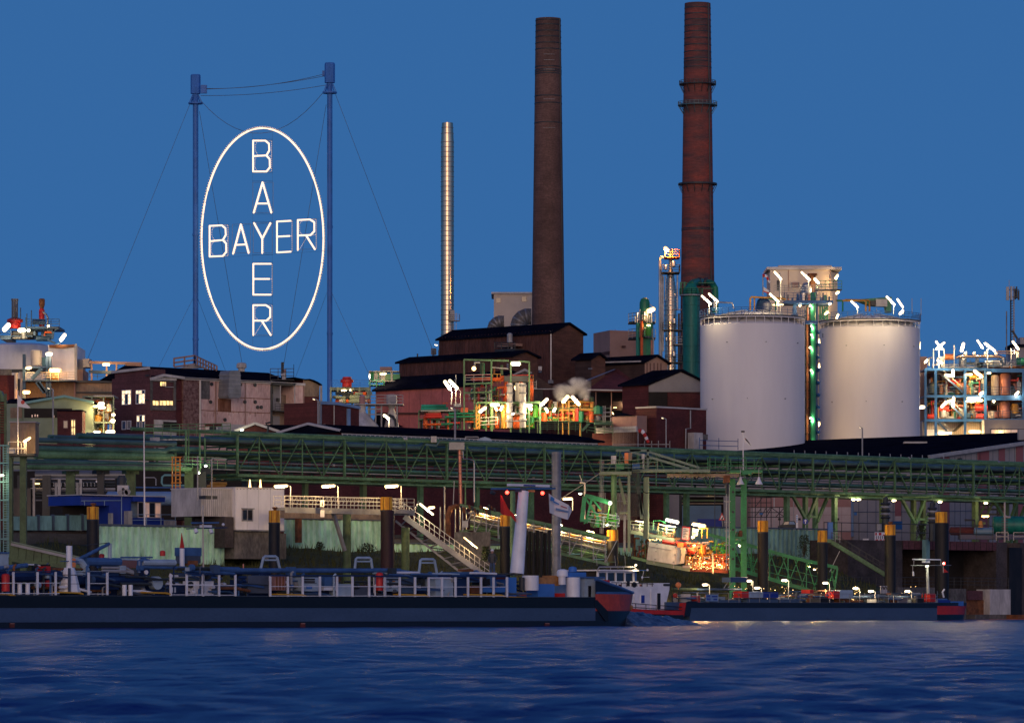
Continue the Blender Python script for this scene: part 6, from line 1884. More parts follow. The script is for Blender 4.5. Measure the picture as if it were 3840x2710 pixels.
for x in range(60,820,95):
 m=M();Lw.box(m,l6,x,x+3,600,1260,.01,.05);P(t,'panel_joint',m,'hull_grey')
m=M();Lw.bar(m,l6,0,940,820,935,.08,.05);P(t,'panel_joint',m,'hull_grey')
m=M();Rw.bar(m,l6,820,935,1400,925,.08,.05);P(t,'panel_joint',m,'hull_grey')
m=M();Lw.box(m,l6,470,530,985,1050,.02,.1);P(t,'pale_panel',m,'pale_pink_panel')
for k_,(x,y)in enumerate(((920,232),)):
 q=up(c0+U*(sr*.6)+VV*22,ze+slope*sr*.6+.36)
 m=M();m.box(q.x-1.6,q.x+1.6,q.y-1,q.y+1,q.z,q.z+.25);P(t,'skylight',m,'light_steel')
for k_ in range(3):
 q=up(c0+U*(sr*(.62+.13*k_))+VV*3.5,ze+slope*sr*(.62+.13*k_))
 m=M();m.box(q.x-.7,q.x+.7,q.y-.7,q.y+.7,q.z-.3,q.z+1.7);P(t,'roof_vent',m,'grey_panel')
m=M();Lw.box(m,l5,1425,1440,700,1180,.02,.3);P(t,'corner_pipe',m,'pale_blue')
m=M();Lw.box(m,l5,1447,1475,920,950,.02,.08);P(t,'blue_sign',m,'stripe_blue')
m=M();w_=Rw;Rw.box(m,l6,1148,1172,345,360,.05,.5);P(t,'wall_lamp',m,'dark_steel')
street_lamp('slender street lamp in front of the tank beside the striped hall',l5,1532,330,20,1500,-4,556,w=.1)
D_=575
t=T('pink_warehouse','warehouse with salmon upper wall and pale pink lower panels','warehouse',l5(990,1200,D_))
m=M();m.zb(l5,330,1412,690,1300,D_+.02,12);P(t,'wall',m,'salmon_panel')
xs=[330,400,480,580,690,795,900,1000,1110,1205,1310,1408]
for x0,x1 in zip(xs[:-1],xs[1:]):
 m=M();m.zb(l5,x0+1.5,x1-1.5,862,945,D_-.05,.06);P(t,'panel',m,'pale_pink_panel')
 m=M();m.zb(l5,x0+1.5,x1-1.5,948,1130,D_-.05,.06);P(t,'panel',m,'pale_pink_panel')
 m=M();m.zb(l5,x0+1.5,x1-1.5,695,858,D_-.03,.04);P(t,'panel',m,'salmon_panel')
for x in(585,795,1000,1205):
 m=M();m.zb(l5,x-8,x+4,690,1130,D_-.12,.1);P(t,'white_pilaster',m,'dirty_white')
for x in(640,855,1060,1268):
 m=M();m.zb(l5,x-14,x+14,980,1004,D_-.1,.04);s_=P(t,'notice',m,'ink')
D_=548
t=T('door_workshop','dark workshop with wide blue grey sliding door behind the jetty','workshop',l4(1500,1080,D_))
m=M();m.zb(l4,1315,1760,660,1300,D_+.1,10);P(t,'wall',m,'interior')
m=M();m.zb(l4,1315,1735,845,1100,D_-.1,.15);P(t,'sliding_door',m,'door_blue')
m=M();m.zb(l4,1480,1740,990,1100,D_-.2,.08);P(t,'blue_bin',m,'hut_blue')
for y0,y1,mt,d in((690,745,'dark_steel',.5),(745,752,'grey_steel',.6),(785,800,'olive_green',.4),(818,830,'tan_concrete',.4)):
 m=M();m.zb(l4,1310,1760,y0,y1,D_-d,.3);P(t,'lintel_beam',m,mt)
for x in(1600,1640):
 m=M();c=l4(x,715,D_-.6);m.ball((c.x,c.y,c.z),.3,8);P(t,'bulkhead_light',m,'spark_warm')
MW_=t=T('maroon_workshops','long maroon workshop front with white framed glazing under the pipe bridge','workshop',l4(600,1080,552))
m=M();m.zb(l3,-900,2720,560,1300,556,10);P(t,'wall',m,'maroon_brick')
for x0,x1 in((770,850),(1120,1210),(2050,2500),(2600,2760),(1250,1900)):
 m=M();m.zb(l3,x0,x1,660,1000,555.8,.1);f=P(t,'glazing',m,'glass_dark')
 n=max(2,int((x1-x0)/42))
 m=M()
 for j in range(n+1):
  x=x0+(x1-x0)*j/n;m.zb(l3,x-2,x+2,660,1000,555.7,.08)
 for y in(660,800,905):m.zb(l3,x0,x1,y-2,y+2,555.66,.08)
 P(t,'glazing_frame',m,'light_steel')
for x0,x1,mt in((560,600,'plum_brick'),(790,850,'boat_dark_blue'),(2140,2230,'hut_blue'),(1120,1200,'hull_navy')):
 m=M();m.zb(l3,x0,x1,640,1000,555.5,.15);P(t,'door_panel',m,mt)
t=T('dark_backdrop','added dark sheet behind the pipe rack at the left end of the bridge','industrial building',l1(700,1000,540))
m=M();m.zb(l1,60,2700,470,1000,540,4);P(t,'wall',m,'interior')  # near-black sheet added to darken the view under the bridge
t=MW_
for j in range(13):
 x=1172+j*70
 m=M();m.zb(l2,x,x+30,562,712,552,.5);P(t,'blue_pilaster',m,'stripe_blue')
m=M();m.zb(l2,415,610,500,640,553,.3);P(t,'brick_panel',m,'maroon_brick')
m=M();m.zb(l2,1052,2100,712,900,551,1);P(t,'pale_blue_plinth',m,'pale_blue')
m=M();m.zb(l2,1100,2140,622,634,551.4,.2);P(t,'white_rail',m,'light_steel')
t=T('road_tanker_tank','long white round ended tank lying beyond the walkway','tank',l3(900,850,530))
k=530/F/l3 .k
m=M();m.path([l3(x,800,530)for x in(-280,-260,1200,1250,1285,1300)],[40*k,58*k,58*k,50*k,28*k,6*k],18);P(t,'shell',m,'boat_light')
for x in(300,700,1100):
 m=M();m.zb(l3,x,x+40,845,1000,529,2);P(t,'saddle',m,'grey_steel')
# ---------------------------------------------------------------- pipe bridge
DB=480
cF,cBk=DB*K,DB*K+5.2
zB,zT_=15.35,19.65
a0,a1=apx(890,DB),apx(3990,DB)
br=T('pipe_bridge','long green steel truss bridge carrying bundles of pipes along the quay','pipe bridge',rw((a0+a1)/2,cF,GZ))
n=46
st_=(a1-a0)/n
for c,w,mt in((cF,1,'bridge_green'),(cBk,.8,'bridge_green')):
 for z,h in((zT_,.22),(zB,.3)):
  m=M();m.rb(a0,a1,c-.14,c+.14,z-h/2,z+h/2);P(br,'chord',m,mt)
 for k in range(n+1):
  a=a0+k*st_
  th=.22 if k%5==0 else.11
  m=M();m.rb(a-th/2,a+th/2,c-th/2-.003,c+th/2+.003,zB+.21,zT_-.16);P(br,'post',m,mt)
  if k<n:
   b=a+st_
   up_=(k%2==0)
   m=M();m.bar(rw(a+.1,c+.16,zB+.2 if up_ else zT_-.2),rw(b-.1,c+.16,zT_-.2 if up_ else zB+.2),.1);P(br,'diagonal',m,mt)
for k in range(n+1):
 a=a0+k*st_
 for z in(zB+.1,zT_-.05,17.2,18.4):
  m=M();m.rb(a-.08,a+.08,cF+.15,cBk-.15,z-.09,z+.09);P(br,'cross_beam',m,'bridge_green')
m=M();m.rb(a0,a1,cF-.75,cF-.55,zB-.62,zB-.45);P(br,'lower_tray',m,'bridge_green')
m=M();m.rb(a0,a1,cBk+.1,cBk+.3,zB-.55,zB-.38);P(br,'lower_tray',m,'pipe_dark')
for k in range(0,n+1):
 a=a0+k*st_
 m=M();m.rb(a-.05,a+.05,cF-.72,cBk,zB-.4,zB-.28);P(br,'hanger',m,'bridge_green')
rp_=random.Random(9)
pl=[]
for z,cs in((zB+.5,9),(17.35,9),(18.6,7),(16.1,6)):
 for j in range(cs):
  c=cF+.35+(cBk-cF-.6)*j/(cs-1)
  big=rp_.random()<(.5 if z>18 else.3)
  r=rp_.uniform(.13,.22)if big else rp_.uniform(.035,.1)
  pl.append((z+r+rp_.uniform(0,.12),c,r,rp_.choice(['pipe_green','pipe_blue_green','pipe_grey','pipe_dark','pipe_dark','light_steel' if r<.1 else 'pipe_blue_green'])))
pl+=[(19.0,cF+.5,.27,'pipe_blue_green'),(18.95,cF+1.4,.3,'pipe_green'),(19.95,cF+2.5,.2,'bridge_green'),(17.85,cF+.3,.1,'bridge_green'),(16.75,cF+.4,.09,'pipe_grey'),(19.3,cF+4,.2,'pipe_grey')]
for z,c,r,mt in pl:
 aa0=a0-rp_.uniform(8,28);aa1=a1
 m=M()
 if r>.2 and rp_.random()<.6:
  ab=rp_.uniform(a0+5,a1-10)
  m.path([rw(aa0,c,z),rw(ab,c,z),rw(ab+.8,c,z+.5),rw(ab+5,c,z+.5),rw(ab+5.8,c,z),rw(aa1,c,z)],r,10)
 else:m.path([rw(aa0,c,z),rw(aa1,c,z)],r,8)
 P(br,'pipe',m,mt)
for j in range(70):
 z,c,r,mt=rp_.choice(pl)
 a=rp_.uniform(a0,a1)
 m=M();m.tube(rw(a,c,z),rw(a+rp_.uniform(.15,.9),c,z),r+.05,8);P(br,'coupling',m,rp_.choice(['light_steel','grey_steel','dirty_white','pipe_dark']))
for px in range(3100,3700,40):
 a=apx(px,DB);m=M();m.rb(a-.04,a+.04,cBk,cBk+.08,zT_,zT_+1.0);P(br,'marker_post',m,'light_steel')
def leg(px,D0,w,z0=GZ,z1_=zB-.2,mt='bridge_green',par=None):
 a,c=apx(px,D0),D0*K
 m=M();m.rb(a-w/2,a+w/2,c-w/2,c+w/2,z0,z1_);P(par or br,'leg',m,mt)
 m=M();m.rb(a-w*.9,a+w*.9,c-w*.9,c+w*.9,z1_-.15,z1_+.02);P(par or br,'leg_cap',m,mt)
for zz_,x,w,mt in((l2,1275,.5,'olive_green'),(l2,1900,.55,'olive_green'),(l2,650,.8,'pipe_dark'),(l2,720,.5,'pipe_dark'),(l3,505,.5,'bridge_green'),(l3,1115,.45,'bridge_green'),(l3,1690,.6,'bridge_green'),(l4,1145,.5,'bridge_green'),(l4,1360,.55,'bridge_green'),(l5,718,.55,'bridge_green'),(l5,1232,.55,'bridge_green'),(l5,1745,.5,'olive_green'),(l6,1345,.6,'olive_green')):
 leg(zz_.px(x),482,w,mt=mt)
for zz_,x0,x1,y in((l5,918,1025,1),(l6,665,770,1),(l6,1690,1790,1)):
 for x in(x0,x1):leg(zz_.px(x),484,.5,mt='bridge_green' if zz_ is l5 else 'olive_green')
 s_=(x1-x0)
 D0=484
 zt=zB-.3
 for xa,xb in((x0,x0-1.5*s_),(x1,x1+1.1*s_),(x0,x1+.9*s_*0+0)):
  a_,b_=apx(zz_.px(xa),D0),apx(zz_.px(xb),D0)
  m=M();m.bar(rw(a_,D0*K-.3,zt-3.2),rw(b_,D0*K-.3,zt),.34);P(br,'brace',m,'bridge_green')
 for z0,z1_ in((zt-2.6,zt-2.6),(zt-6,zt-3.4)):
  m=M();m.bar(rw(apx(zz_.px(x0),D0),D0*K-.28,z0),rw(apx(zz_.px(x1),D0),D0*K-.28,z1_),.28);P(br,'brace',m,'bridge_green')
 m=M();m.rb(apx(zz_.px(x0-1.5*s_),D0),apx(zz_.px(x1+1.2*s_),D0),D0*K-.5,D0*K+3,zt,zt+.35);P(br,'head_beam',m,'bridge_green')
for zz_,x,od in((l5,1395,'first'),(l5,1452,'second'),(l5,1832,'third'),(l6,915,'fourth'),(l6,1420,'last')):
 a=apx(zz_.px(x),DB)
 z=zB-.75
 lamp(od+' oval white lamp from the left hung under the pipe bridge',rw(a-.25,cF-.62,z),rw(a+.25,cF-.62,z),.2,'lamp_white',group='oval lamps under the pipe bridge',hood=False)
t=T('flue_riser','brown insulated riser pipe and square header in front of the bridge','pipework',l3(930,830,455))
D_=456
k=D_/F/l3 .k
m=M();m.zb(l3,815,980,165,245,D_,1.6);P(t,'header_box',m,'grey_steel')
m=M();m.path([l3(940,830,D_+.8),l3(928,245,D_+.8)],20*k,12);P(t,'riser_pipe',m,'copper')
for y in(300,390,500,610,720):
 m=M();m.path([l3(930,y,D_+.8),l3(930,y+6,D_+.8)],22*k,12);P(t,'clamp',m,'dark_steel')
m=M();m.path([l3(1085,810,D_+1),l3(1085,400,D_+1),l3(1080,365,D_+1),l3(1030,350,D_+1),l3(965,345,D_+1),l3(962,260,D_+1)],10*k,10);P(t,'slim_pipe',m,'silver')
m=M();m.path([l3(560,190,D_+1),l3(680,205,D_+1),l3(720,150,D_+1),l3(760,145,D_+1),l3(1480,175,D_+2)],12*k,10);P(t,'top_pipe',m,'pipe_blue_green')
m=M();m.path([l3(860,830,D_+1),l3(870,600,D_+1),l3(868,580,D_+1)],5*k,8);P(t,'thin_pipe',m,'light_steel')
m=M();m.path([l3(990,830,D_+1),l3(990,620,D_+1),l3(1000,605,D_+1),l3(960,600,D_+1)],9*k,8);P(t,'thin_pipe',m,'bridge_green')
m=M();m.zb(l3,620,680,100,165,470,2);P(t,'white_cap',m,'dirty_white')
t=T('pressure_tank','pale ribbed tank half hidden behind the bridge top','tank',l3(1220,230,495))
m=M();m.prism([l3(1120,240,495),l3(1125,150,495),l3(1150,120,495),l3(1200,108,495),l3(1260,125,495),l3(1285,160,495),l3(1285,240,495)],(0,3,0));P(t,'shell',m,'boat_light')
rail(t,[l3(990,200,494),l3(1130,200,494)],h=1.0,rows=(.5,1.0),r=.04)
def tubepost(label,z,x,y0,y1,w,D,mt):
 k=D/F/z.k
 m=M();p,q=z(x,y0,D),z(x,y1,D)
 m.tube((p.x,D,min(-1.5,p.z)),(p.x,D,q.z),w*k/2,20)
 return TOP('steel_post',m,mt,label,'post')
tubepost('thick blue grey steel post rising behind the waving white flag',l3,1970,1500,270,102,424,'grey_steel')
tubepost('dark steel post carrying the grey walkway with a raking strut',l2,1725,1500,935,88,424,'olive_green')
tubepost('yellow lit steel post beside the tall maroon pile',l3,345,1500,1080,88,422,'olive_green')
tubepost('slim dark green post behind the red pennant',l3,1500,1500,690,55,424,'bridge_green')
t=T('fender_pile_group','block of black timber piles behind the red pennant mast','fender piles',l3(1750,1550,426))
for j in range(7):
 x=1640+j*42
 p=l3(x,1110+(j%3)*14,426)
 m=M();m.tube((p.x,426+(j%2)*.6,-1),(p.x,426+(j%2)*.6,p.z),21*426/F/2.87,10);P(t,'timber_pile',m,'pile_black')
# ---------------------------------------------------------------- mooring piles with yellow heads
def dolphin(label,px,w,ytop,ymid,knob,mt='pile_black',D0=428,wide=0):
 D=dep(px,D0)
 r=w/2*D/F
 p=W(px,ytop,D);q=W(px,ymid,D)
 t=T('mooring_pile',label,'mooring pile',(p.x,D,-1.2),'yellow topped mooring piles')
 m=M();m.lathe(p.x+wide,D+.02,[(r*(1.12 if wide else 1.01),-1.2),(r*(1.12 if wide else 1.01),q.z)],24);P(t,'shaft',m,mt)
 m=M();m.lathe(p.x,D,[(r,q.z+.004),(r,p.z),(r*.97,p.z+.04)],24);P(t,'yellow_head',m,'pile_yellow')
 m=M();m.lathe(p.x,D,[(r*1.03,q.z-.12),(r*1.04,q.z-.06),(r*1.03,q.z+.02)],24);P(t,'collar',m,'dark_steel')
 for s in(-1,1):
  m=M();m.bar((p.x+s*r*.5,D-r*.9,q.z),(p.x+s*r*.5,D-r*.9,p.z),.06);P(t,'weld_seam',m,'rust')
 if knob:
  m=M();m.lathe(p.x+.05,D,[(.14,p.z),(.16,p.z+.18),(.3,p.z+.26),(.26,p.z+.36),(.05,p.z+.4)],12);P(t,'bollard_knob',m,'rust')
dolphin('yellow topped black pile with rusty knob before the blue hut',348,45,1901,1947,True)
dolphin('rusty yellow topped black pile in front of the white cabin',1029,43,1915,1959,True)
dolphin('tall yellow topped maroon pile at the head of the stairs',1449,46,1865,1912,False,'pile_maroon',wide=.1)
dolphin('yellow topped black pile behind the red pennant',1895,39,1932,1973,False)
dolphin('yellow topped pile by the inclined pipes with torn paint',2297,42,1988,2027,False)
dolphin('yellow topped black pile before the scaffold and pale panels',2861,40,1953,1994,False)
dolphin('yellow topped black pile at the end of the green gangway',3084,37,1990,2032,False)
dolphin('yellow topped black pile with knob beside the red white barrier',3338,41,1968,2006,True)
dolphin('tallest yellow topped pile, dark, in front of the quay recess',3530,46,1920,1960,False,'pile_black',wide=.06)
# ---------------------------------------------------------------- flood walls
sheet_wall('pale green sheet pile wall below the blue hut',l1 .px(1070),l2 .px(405),452,l1 .z(1500,1072,452),3.0,'wall_green')
sheet_wall('pale green sheet pile wall between white cabin and maroon pile',l2 .px(1050),l2 .px(2140),462,l2 .z(1500,1003,462),5.0,'wall_green')
sheet_wall('pale green sheet pile wall behind the stairs and inclined pipes',l3 .px(225),l4 .px(800),462,l4 .z(200,1290,462),4.0,'wall_green')
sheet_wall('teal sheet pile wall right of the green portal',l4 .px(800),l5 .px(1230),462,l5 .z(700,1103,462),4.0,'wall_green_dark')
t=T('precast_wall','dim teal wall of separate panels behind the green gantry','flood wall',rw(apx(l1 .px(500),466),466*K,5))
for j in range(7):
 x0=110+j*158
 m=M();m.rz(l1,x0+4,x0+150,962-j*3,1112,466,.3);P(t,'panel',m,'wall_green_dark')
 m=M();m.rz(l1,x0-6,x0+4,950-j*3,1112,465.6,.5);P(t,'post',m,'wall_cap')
m=M();m.rz(l1,100,1110,1112,1500,467,2);P(t,'base_wall',m,'dark_concrete')
m=M();m.rz(l2,1193,1240,985,1245,460.5,.4)
TOP('rusty_post',m,'rust','rusty orange post where the pale green walls meet','post')
c=454*K
aq0,aq1=apx(3215,454),apx(4100,454)
zq=l6 .z(900,1262,454)
t=T('quay_wall','grimy concrete quay wall with two deep black recesses','quay wall',rw((aq0+aq1)/2,c,0))
segs=[(l6 .px(-60),l6 .px(541)),(l6 .px(905),l6 .px(945)),(l6 .px(1578),l6 .px(1700)),(l6 .px(1840),l6 .px(2100))]
for p_,q_ in segs:
 m=M();m.rb(apx(p_,454),apx(q_,454),c,c+8,-2,zq);P(t,'concrete_pier',m,'dark_concrete')
m=M();m.rb(aq0,aq1,c+5,c+8,-2,zq-.1);P(t,'recess_back',m,'interior')
for p_,q_,mt in((541,905,'plum_brick'),(945,1578,'plum_brick')):
 m=M();m.rb(apx(l6 .px(p_),454)+.01,apx(l6 .px(q_),454)-.01,c-.05,c+7.9,zq-1.0,zq+.02);P(t,'coping',m,mt)
for j in range(16):
 a=apx(l6 .px(541+j*66),454)
 m=M();m.rb(a,a+.06,c-.08,c-.03,zq-.98,zq);P(t,'coping_joint',m,'interior')
m=M();m.rb(apx(l6 .px(1700),454),apx(l6 .px(1840),454),c-.3,c+4,-2,zq-.6);P(t,'black_fender',m,'pile_black')
t=T('quay_steps_block','stained concrete landing blocks at the water under the quay','landing',b5 .r(2000,690,446))
for x0,x1,y0,y1,mt,d in((1735,1860,415,690,'grey_concrete',0),(1870,1985,430,500,'plum_brick',1),(2038,2195,420,690,'dirty_white',.2),(1860,2040,500,690,'rust',1.5),(1335,1635,405,560,'grey_concrete',.5),(1930,2200,610,690,'grey_concrete',-.6)):
 m=M();m.rz(b5,x0,x1,y0,y1,444+d,2);P(t,'block',m,mt)
rail(t,[rw(apx(b5 .px(850),446),446*K,b5 .z(1500,412,446)),rw(apx(b5 .px(2180),446),446*K,b5 .z(1500,412,446))],h=1.25,rows=(.45,.85,1.25),r=.025,mt='dark_steel',step=1.3)
t=T('railing','dark railing along the top of the quay before the striped hall','railing',rw(apx(3400,456),456*K,zq))
rail(t,[rw(apx(l5 .px(1120),456),456*K,zq),rw(apx(l6 .px(1540),456),456*K,zq)],h=2.0,rows=(1.0,2.0),r=.045,mt='dark_steel',step=3.2)
m=M();m.rz(l6,805,845,1245,1500,452,.6)
TOP('steel_post',m,'wall_green_dark','pale teal post standing before the black quay recess','post')
t=T('barrier','red and white striped barrier board on the quay edge','barrier',l6 .r(290,1255,455))
w=Wall(l6 .r(235,1255,454.6),U)
m=M();w.box(m,l6,235,350,1162,1255,0,.06);P(t,'board',m,'white_paint')
for x0,x1,y0,y1 in((238,255,1166,1196),(276,304,1166,1196),(322,348,1188,1200),(240,270,1240,1250),(285,310,1240,1250),(325,348,1240,1250)):
 m=M();w.box(m,l6,x0,x1,y0,y1,.06,.08);P(t,'red_stripe',m,'red_paint')
for j in range(5):
 m=M();w.box(m,l6,245+j*22,252+j*22,1202,1236,.06,.08);P(t,'dark_stripe',m,'ink')
for lb,x0,x1,y0,y1,D0,mt,nm in(('white junction cabinet behind the barrier',310,352,1065,1140,459,'dirty_white','cabinet'),('blue switch cabinet under the bridge strut',475,540,1040,1130,460,'plant_blue','cabinet'),('tiny white marker stone near the stairs top',155,172,1232,1250,456,'white_paint','marker_stone')):
 m=M();m.rz(l6,x0,x1,y0,y1,D0,.7);TOP(nm,m,mt,lb,nm.replace('_',' '))
for lb,x,ys in(('black and silver breather vent stack left of the braced legs',355,(790,1060)),('tall dark breather vent stack right of the braced legs',872,(840,1080))):
 t=T('vent_stack',lb,'vent stack',l6(x,ys[1],500))
 m=M();m.path([l6(x,ys[1]+180,500),l6(x,ys[0]+60,500)],.45,10);P(t,'pipe',m,'pipe_dark')
 for j in range(5):
  m=M();c_=l6(x,ys[0]+70+j*38,500);m.lathe(c_.x,c_.y,[(.5,c_.z),(.62,c_.z+.1),(.5,c_.z+.25)],12);P(t,'ring',m,'light_steel' if j%2 else 'dark_steel')
 m=M();m.path([l6(x,ys[0]+60,500),l6(x+2,ys[0]+10,500),l6(x+25,ys[0],500)],.32,8);P(t,'vent_head',m,'pipe_dark')
D_=524
t=T('tank_wagon','teal cylindrical tank with blue lower half and ladder on the quay','tank wagon',l6(1720,1270,D_))
k=D_/F/l6 .k
c_=l6(1720,1085,D_+1)
m=M();m.path([l6(x,1085,D_+3.4)for x in(1538,1545,1560,2100)],[60*k,88*k,100*k,100*k],24);P(t,'shell',m,'teal_green')
m=M();m.path([l6(x,1155,D_+1.2)for x in(1330,1340,1545)],[20*k,46*k,46*k],18);P(t,'lower_drum',m,'door_blue')
m=M();m.path([l6(x,1150,D_+1.8)for x in(1060,1075,1330)],[20*k,46*k,46*k],18);P(t,'dark_drum',m,'maroon_brick')
m=M();m.zb(l6,1180,1900,1190,1240,D_+1,3);P(t,'underframe',m,'boat_dark_blue')
m=M();m.path([l6(1672,1270,D_-.3),l6(1672,830,D_-.3)],.12,6);P(t,'standpipe',m,'light_steel')
for j in range(8):
 m=M();c2=l6(1672,1010+j*28,D_-.3);m.bar(c2-Vector((.4,0,0)),c2+Vector((.4,0,0)),.12);P(t,'rung',m,'dark_steel')
m=M();m.path([l6(x,995 if x>1690 else 985,D_-.2)for x in(1680,1700,1735)],12*k,8);P(t,'manway',m,'light_steel')
rail(t,[l6(1578,1255,D_-.4),l6(1710,1255,D_-.4)],h=1.0,rows=(.5,1),r=.04)
rail(t,[l6(1770,1255,D_-.4),l6(1960,1255,D_-.4)],h=1.0,rows=(.5,1),r=.04)
rlamp('orange flat lamp over a yellow pump next to the teal tank',l6,1425,985,1490,985,461,.2,'lamp_orange')
t=T('pump','yellow lit pump beneath the orange lamp on the quay','pump',l6(1408,1110,D_))
m=M();m.lathe(l6(1408,0,D_).x,D_,[(28*k,l6(0,1110,D_).z),(28*k,l6(0,1060,D_).z),(14*k,l6(0,1035,D_).z)],12);P(t,'body',m,'pipe_ochre')
m=M();m.zb(l6,1425,1460,1050,1075,D_-.3,.6);P(t,'motor',m,'olive_green')
m=M();m.path([l6(1230,1028,D_),l6(1340,1028,D_),l6(1340,1110,D_)],.14,6);P(t,'pipe',m,'dark_steel')
D_=548
t=T('steel_tower','dark braced steel tower seen under the bridge by the teal tank','steel tower',l6(1500,1000,D_))
frame(t,l6,[1390,1490,1590,1690],[800,860,910,965,1200],D_,4,'dark_steel',.2,floor=False)
for q in((1400,965,1480,800),(1480,965,1560,800),(1520,800,1640,940),(1590,800,1690,960)):
 m=M();m.bar(l6(q[0],q[1],D_-.1),l6(q[2],q[3],D_-.1),.25);P(t,'brace',m,'olive_green')
D_=540
t=T('scaffold','tube scaffold with bracing in front of the pale pink panels','scaffold',l5(450,1100,D_))
for d in(0,1.6):
 for x in(345,380,440,500,550):
  m=M();m.bar(l5(x,1130,D_+d),l5(x,700,D_+d),.1);P(t,'standard',m,'dark_steel')
 for y in(705,760,815,865,920,970):
  m=M();m.bar(l5(300,y,D_+d),l5(555 if y<860 else 695,y,D_+d),.1);P(t,'ledger',m,'dark_steel')
for q in((440,970,500,865),(500,970,555,870),(380,860,500,700),(555,870,695,970),(500,920,550,860),(600,970,690,870),(370,970,440,880)):
 m=M();m.bar(l5(q[0],q[1],D_-.1),l5(q[2],q[3],D_-.1),.09);P(t,'brace',m,'dark_steel')
for x in(695,640):m=M();m.bar(l5(x,1130,D_),l5(x,865,D_),.1);P(t,'standard',m,'dark_steel')
m=M();m.zb(l5,425,460,925,945,D_-.2,.06);TOP('blue_board',m,'stripe_blue','little blue board tied to the scaffold','board')
D_=503
k=D_/F/l5 .k
t=T('parked_car','dark hatchback parked behind the teal sheet pile wall','car',l5(730,1110,D_))
m=M();m.prism([l5(x,y,D_)for x,y in((635,1110),(632,1070),(645,1055),(672,1050),(695,1015),(715,1010),(800,1010),(822,1040),(832,1075),(832,1110))],(0,1.7,0));P(t,'body',m,'dark_steel')
m=M();m.prism([l5(x,y,D_-.02)for x,y in((700,1022),(740,1018),(740,1048),(682,1050))],(0,.02,0));P(t,'side_window',m,'glass_dark')
m=M();m.prism([l5(x,y,D_-.02)for x,y in((746,1018),(795,1018),(812,1048),(746,1048))],(0,.02,0));P(t,'side_window',m,'pale_blue')
for x in(665,800):
 m=M();c_=l5(x,1100,D_);m.tube(c_-Vector((0,.05,0)),c_+Vector((0,.2,0)),.32,14);w_=P(t,'wheel',m,'pile_black');m=M();m.tube(c_-Vector((0,.07,0)),c_-Vector((0,.05,0)),.18,10);P(w_,'rim',m,'light_steel')
t=T('blue_banner','tall white and blue banner with letters beside the parked car','banner',l5(828,1095,500))
m=M();m.zb(l5,818,840,945,1095,500,.05);P(t,'cloth',m,'white_paint')
for j in range(4):m=M();m.zb(l5,822,835,952+j*20,966+j*20,499.96,.02);P(t,'letter',m,'stripe_blue')
t=T('road_sign','round blue road sign with white upward arrow','road sign',l5(920,1100,499))
c_=l5(920,1018,499);m=M();m.tube(c_,c_+Vector((0,.06,0)),30*k,20);P(t,'disc',m,'hut_blue')
m=M();m.zb(l5,916,924,1005,1040,498.95,.02);P(t,'arrow_shaft',m,'white_paint')
m=M();m.prism([l5(905,1010,498.95),l5(920,992,498.95),l5(935,1010,498.95),l5(930,1014,498.95),l5(920,1003,498.95),l5(910,1014,498.95)],(0,.02,0));P(t,'arrow_head',m,'white_paint')
m=M();m.bar(l5(920,1110,499.2),l5(920,1040,499.2),.08);P(t,'post',m,'light_steel')
t=T('road_sign','red bordered triangular roadworks warning sign on a leaning post','road sign',l4(1748,1080,491))
m=M();m.prism([l4(1708,1005,491),l4(1780,1003,491),l4(1742,920,491)],(0,.05,0));P(t,'red_triangle',m,'red_paint')
m=M();m.prism([l4(1722,996,490.97),l4(1766,995,490.97),l4(1743,945,490.97)],(0,.03,0));P(t,'white_field',m,'white_paint')
m=M();m.prism([l4(1730,994,490.94),l4(1745,975,490.94),l4(1750,965,490.94),l4(1756,975,490.94),l4(1752,985,490.94),l4(1758,994,490.94)],(0,.02,0));P(t,'digger_symbol',m,'ink')
m=M();m.bar(l4(1752,1085,491.1),l4(1744,1005,491.1),.07);P(t,'post',m,'light_steel')
def bush(label,z,x,y0,y1,w,D,seed,n=420):
 r=random.Random(seed)
 k=D/F/z.k
 b,tp=z(x,y0,D),z(x,y1,D)
 t=T('bush',label,'bush',b)
 h=tp.z-b.z
 m=M()
 for j in range(n):
  u_=r.random()**.8
  a=r.uniform(0,6.28);rad=w*k/2*(1-.55*u_)*r.random()**.5
  c_=Vector((b.x+math.cos(a)*rad,D+math.sin(a)*rad,b.z+h*u_))
  d=Vector((r.uniform(-1,1),r.uniform(-1,1),r.uniform(-.2,1))).normalized()*r.uniform(.12,.3)
  e=Vector((r.uniform(-1,1),r.uniform(-1,1),r.uniform(-1,1))).normalized()*r.uniform(.04,.1)
  m.add([c_,c_+d*.5+e,c_+d,c_+d*.5-e],[(0,1,2,3)])
 P(t,'foliage',m,'bush',kind='stuff')
 m=M()
 for j in range(9):
  a=r.uniform(0,6.28);rr_=w*k/2*r.uniform(.2,.8)
  m.path([b,Vector((b.x+math.cos(a)*rr_*.6,D+math.sin(a)*rr_*.6,b.z+h*.5)),Vector((b.x+math.cos(a)*rr_,D+math.sin(a)*rr_,b.z+h*r.uniform(.7,1.05)))],[.04,.03,.015],4)
 P(t,'stem',m,'soil')
bush('dark wispy bush growing against the teal sheet pile wall',l5,905,1400,1170,190,488,1)
bush('dark bush among the braced legs on the quay',l6,750,1250,1070,150,512,2)
bush('dark bush beside the white cabin and orange ladder',l2,110,960,755,190,445,3)
bush('low dark bush on the bank below the concrete cabin base',l2,370,1420,1230,330,430,4,700)
bush('small dark shrub at the foot of the stairs lamp',l3,1210,1450,1290,120,424,5)
bush('sparse weed clump below the yellow green wall',l2,1430,1330,1245,130,440,6,160)
bush('sparse weed clump at the foot of the wall near the maroon pile',l2,1950,1340,1265,230,438,7,200)
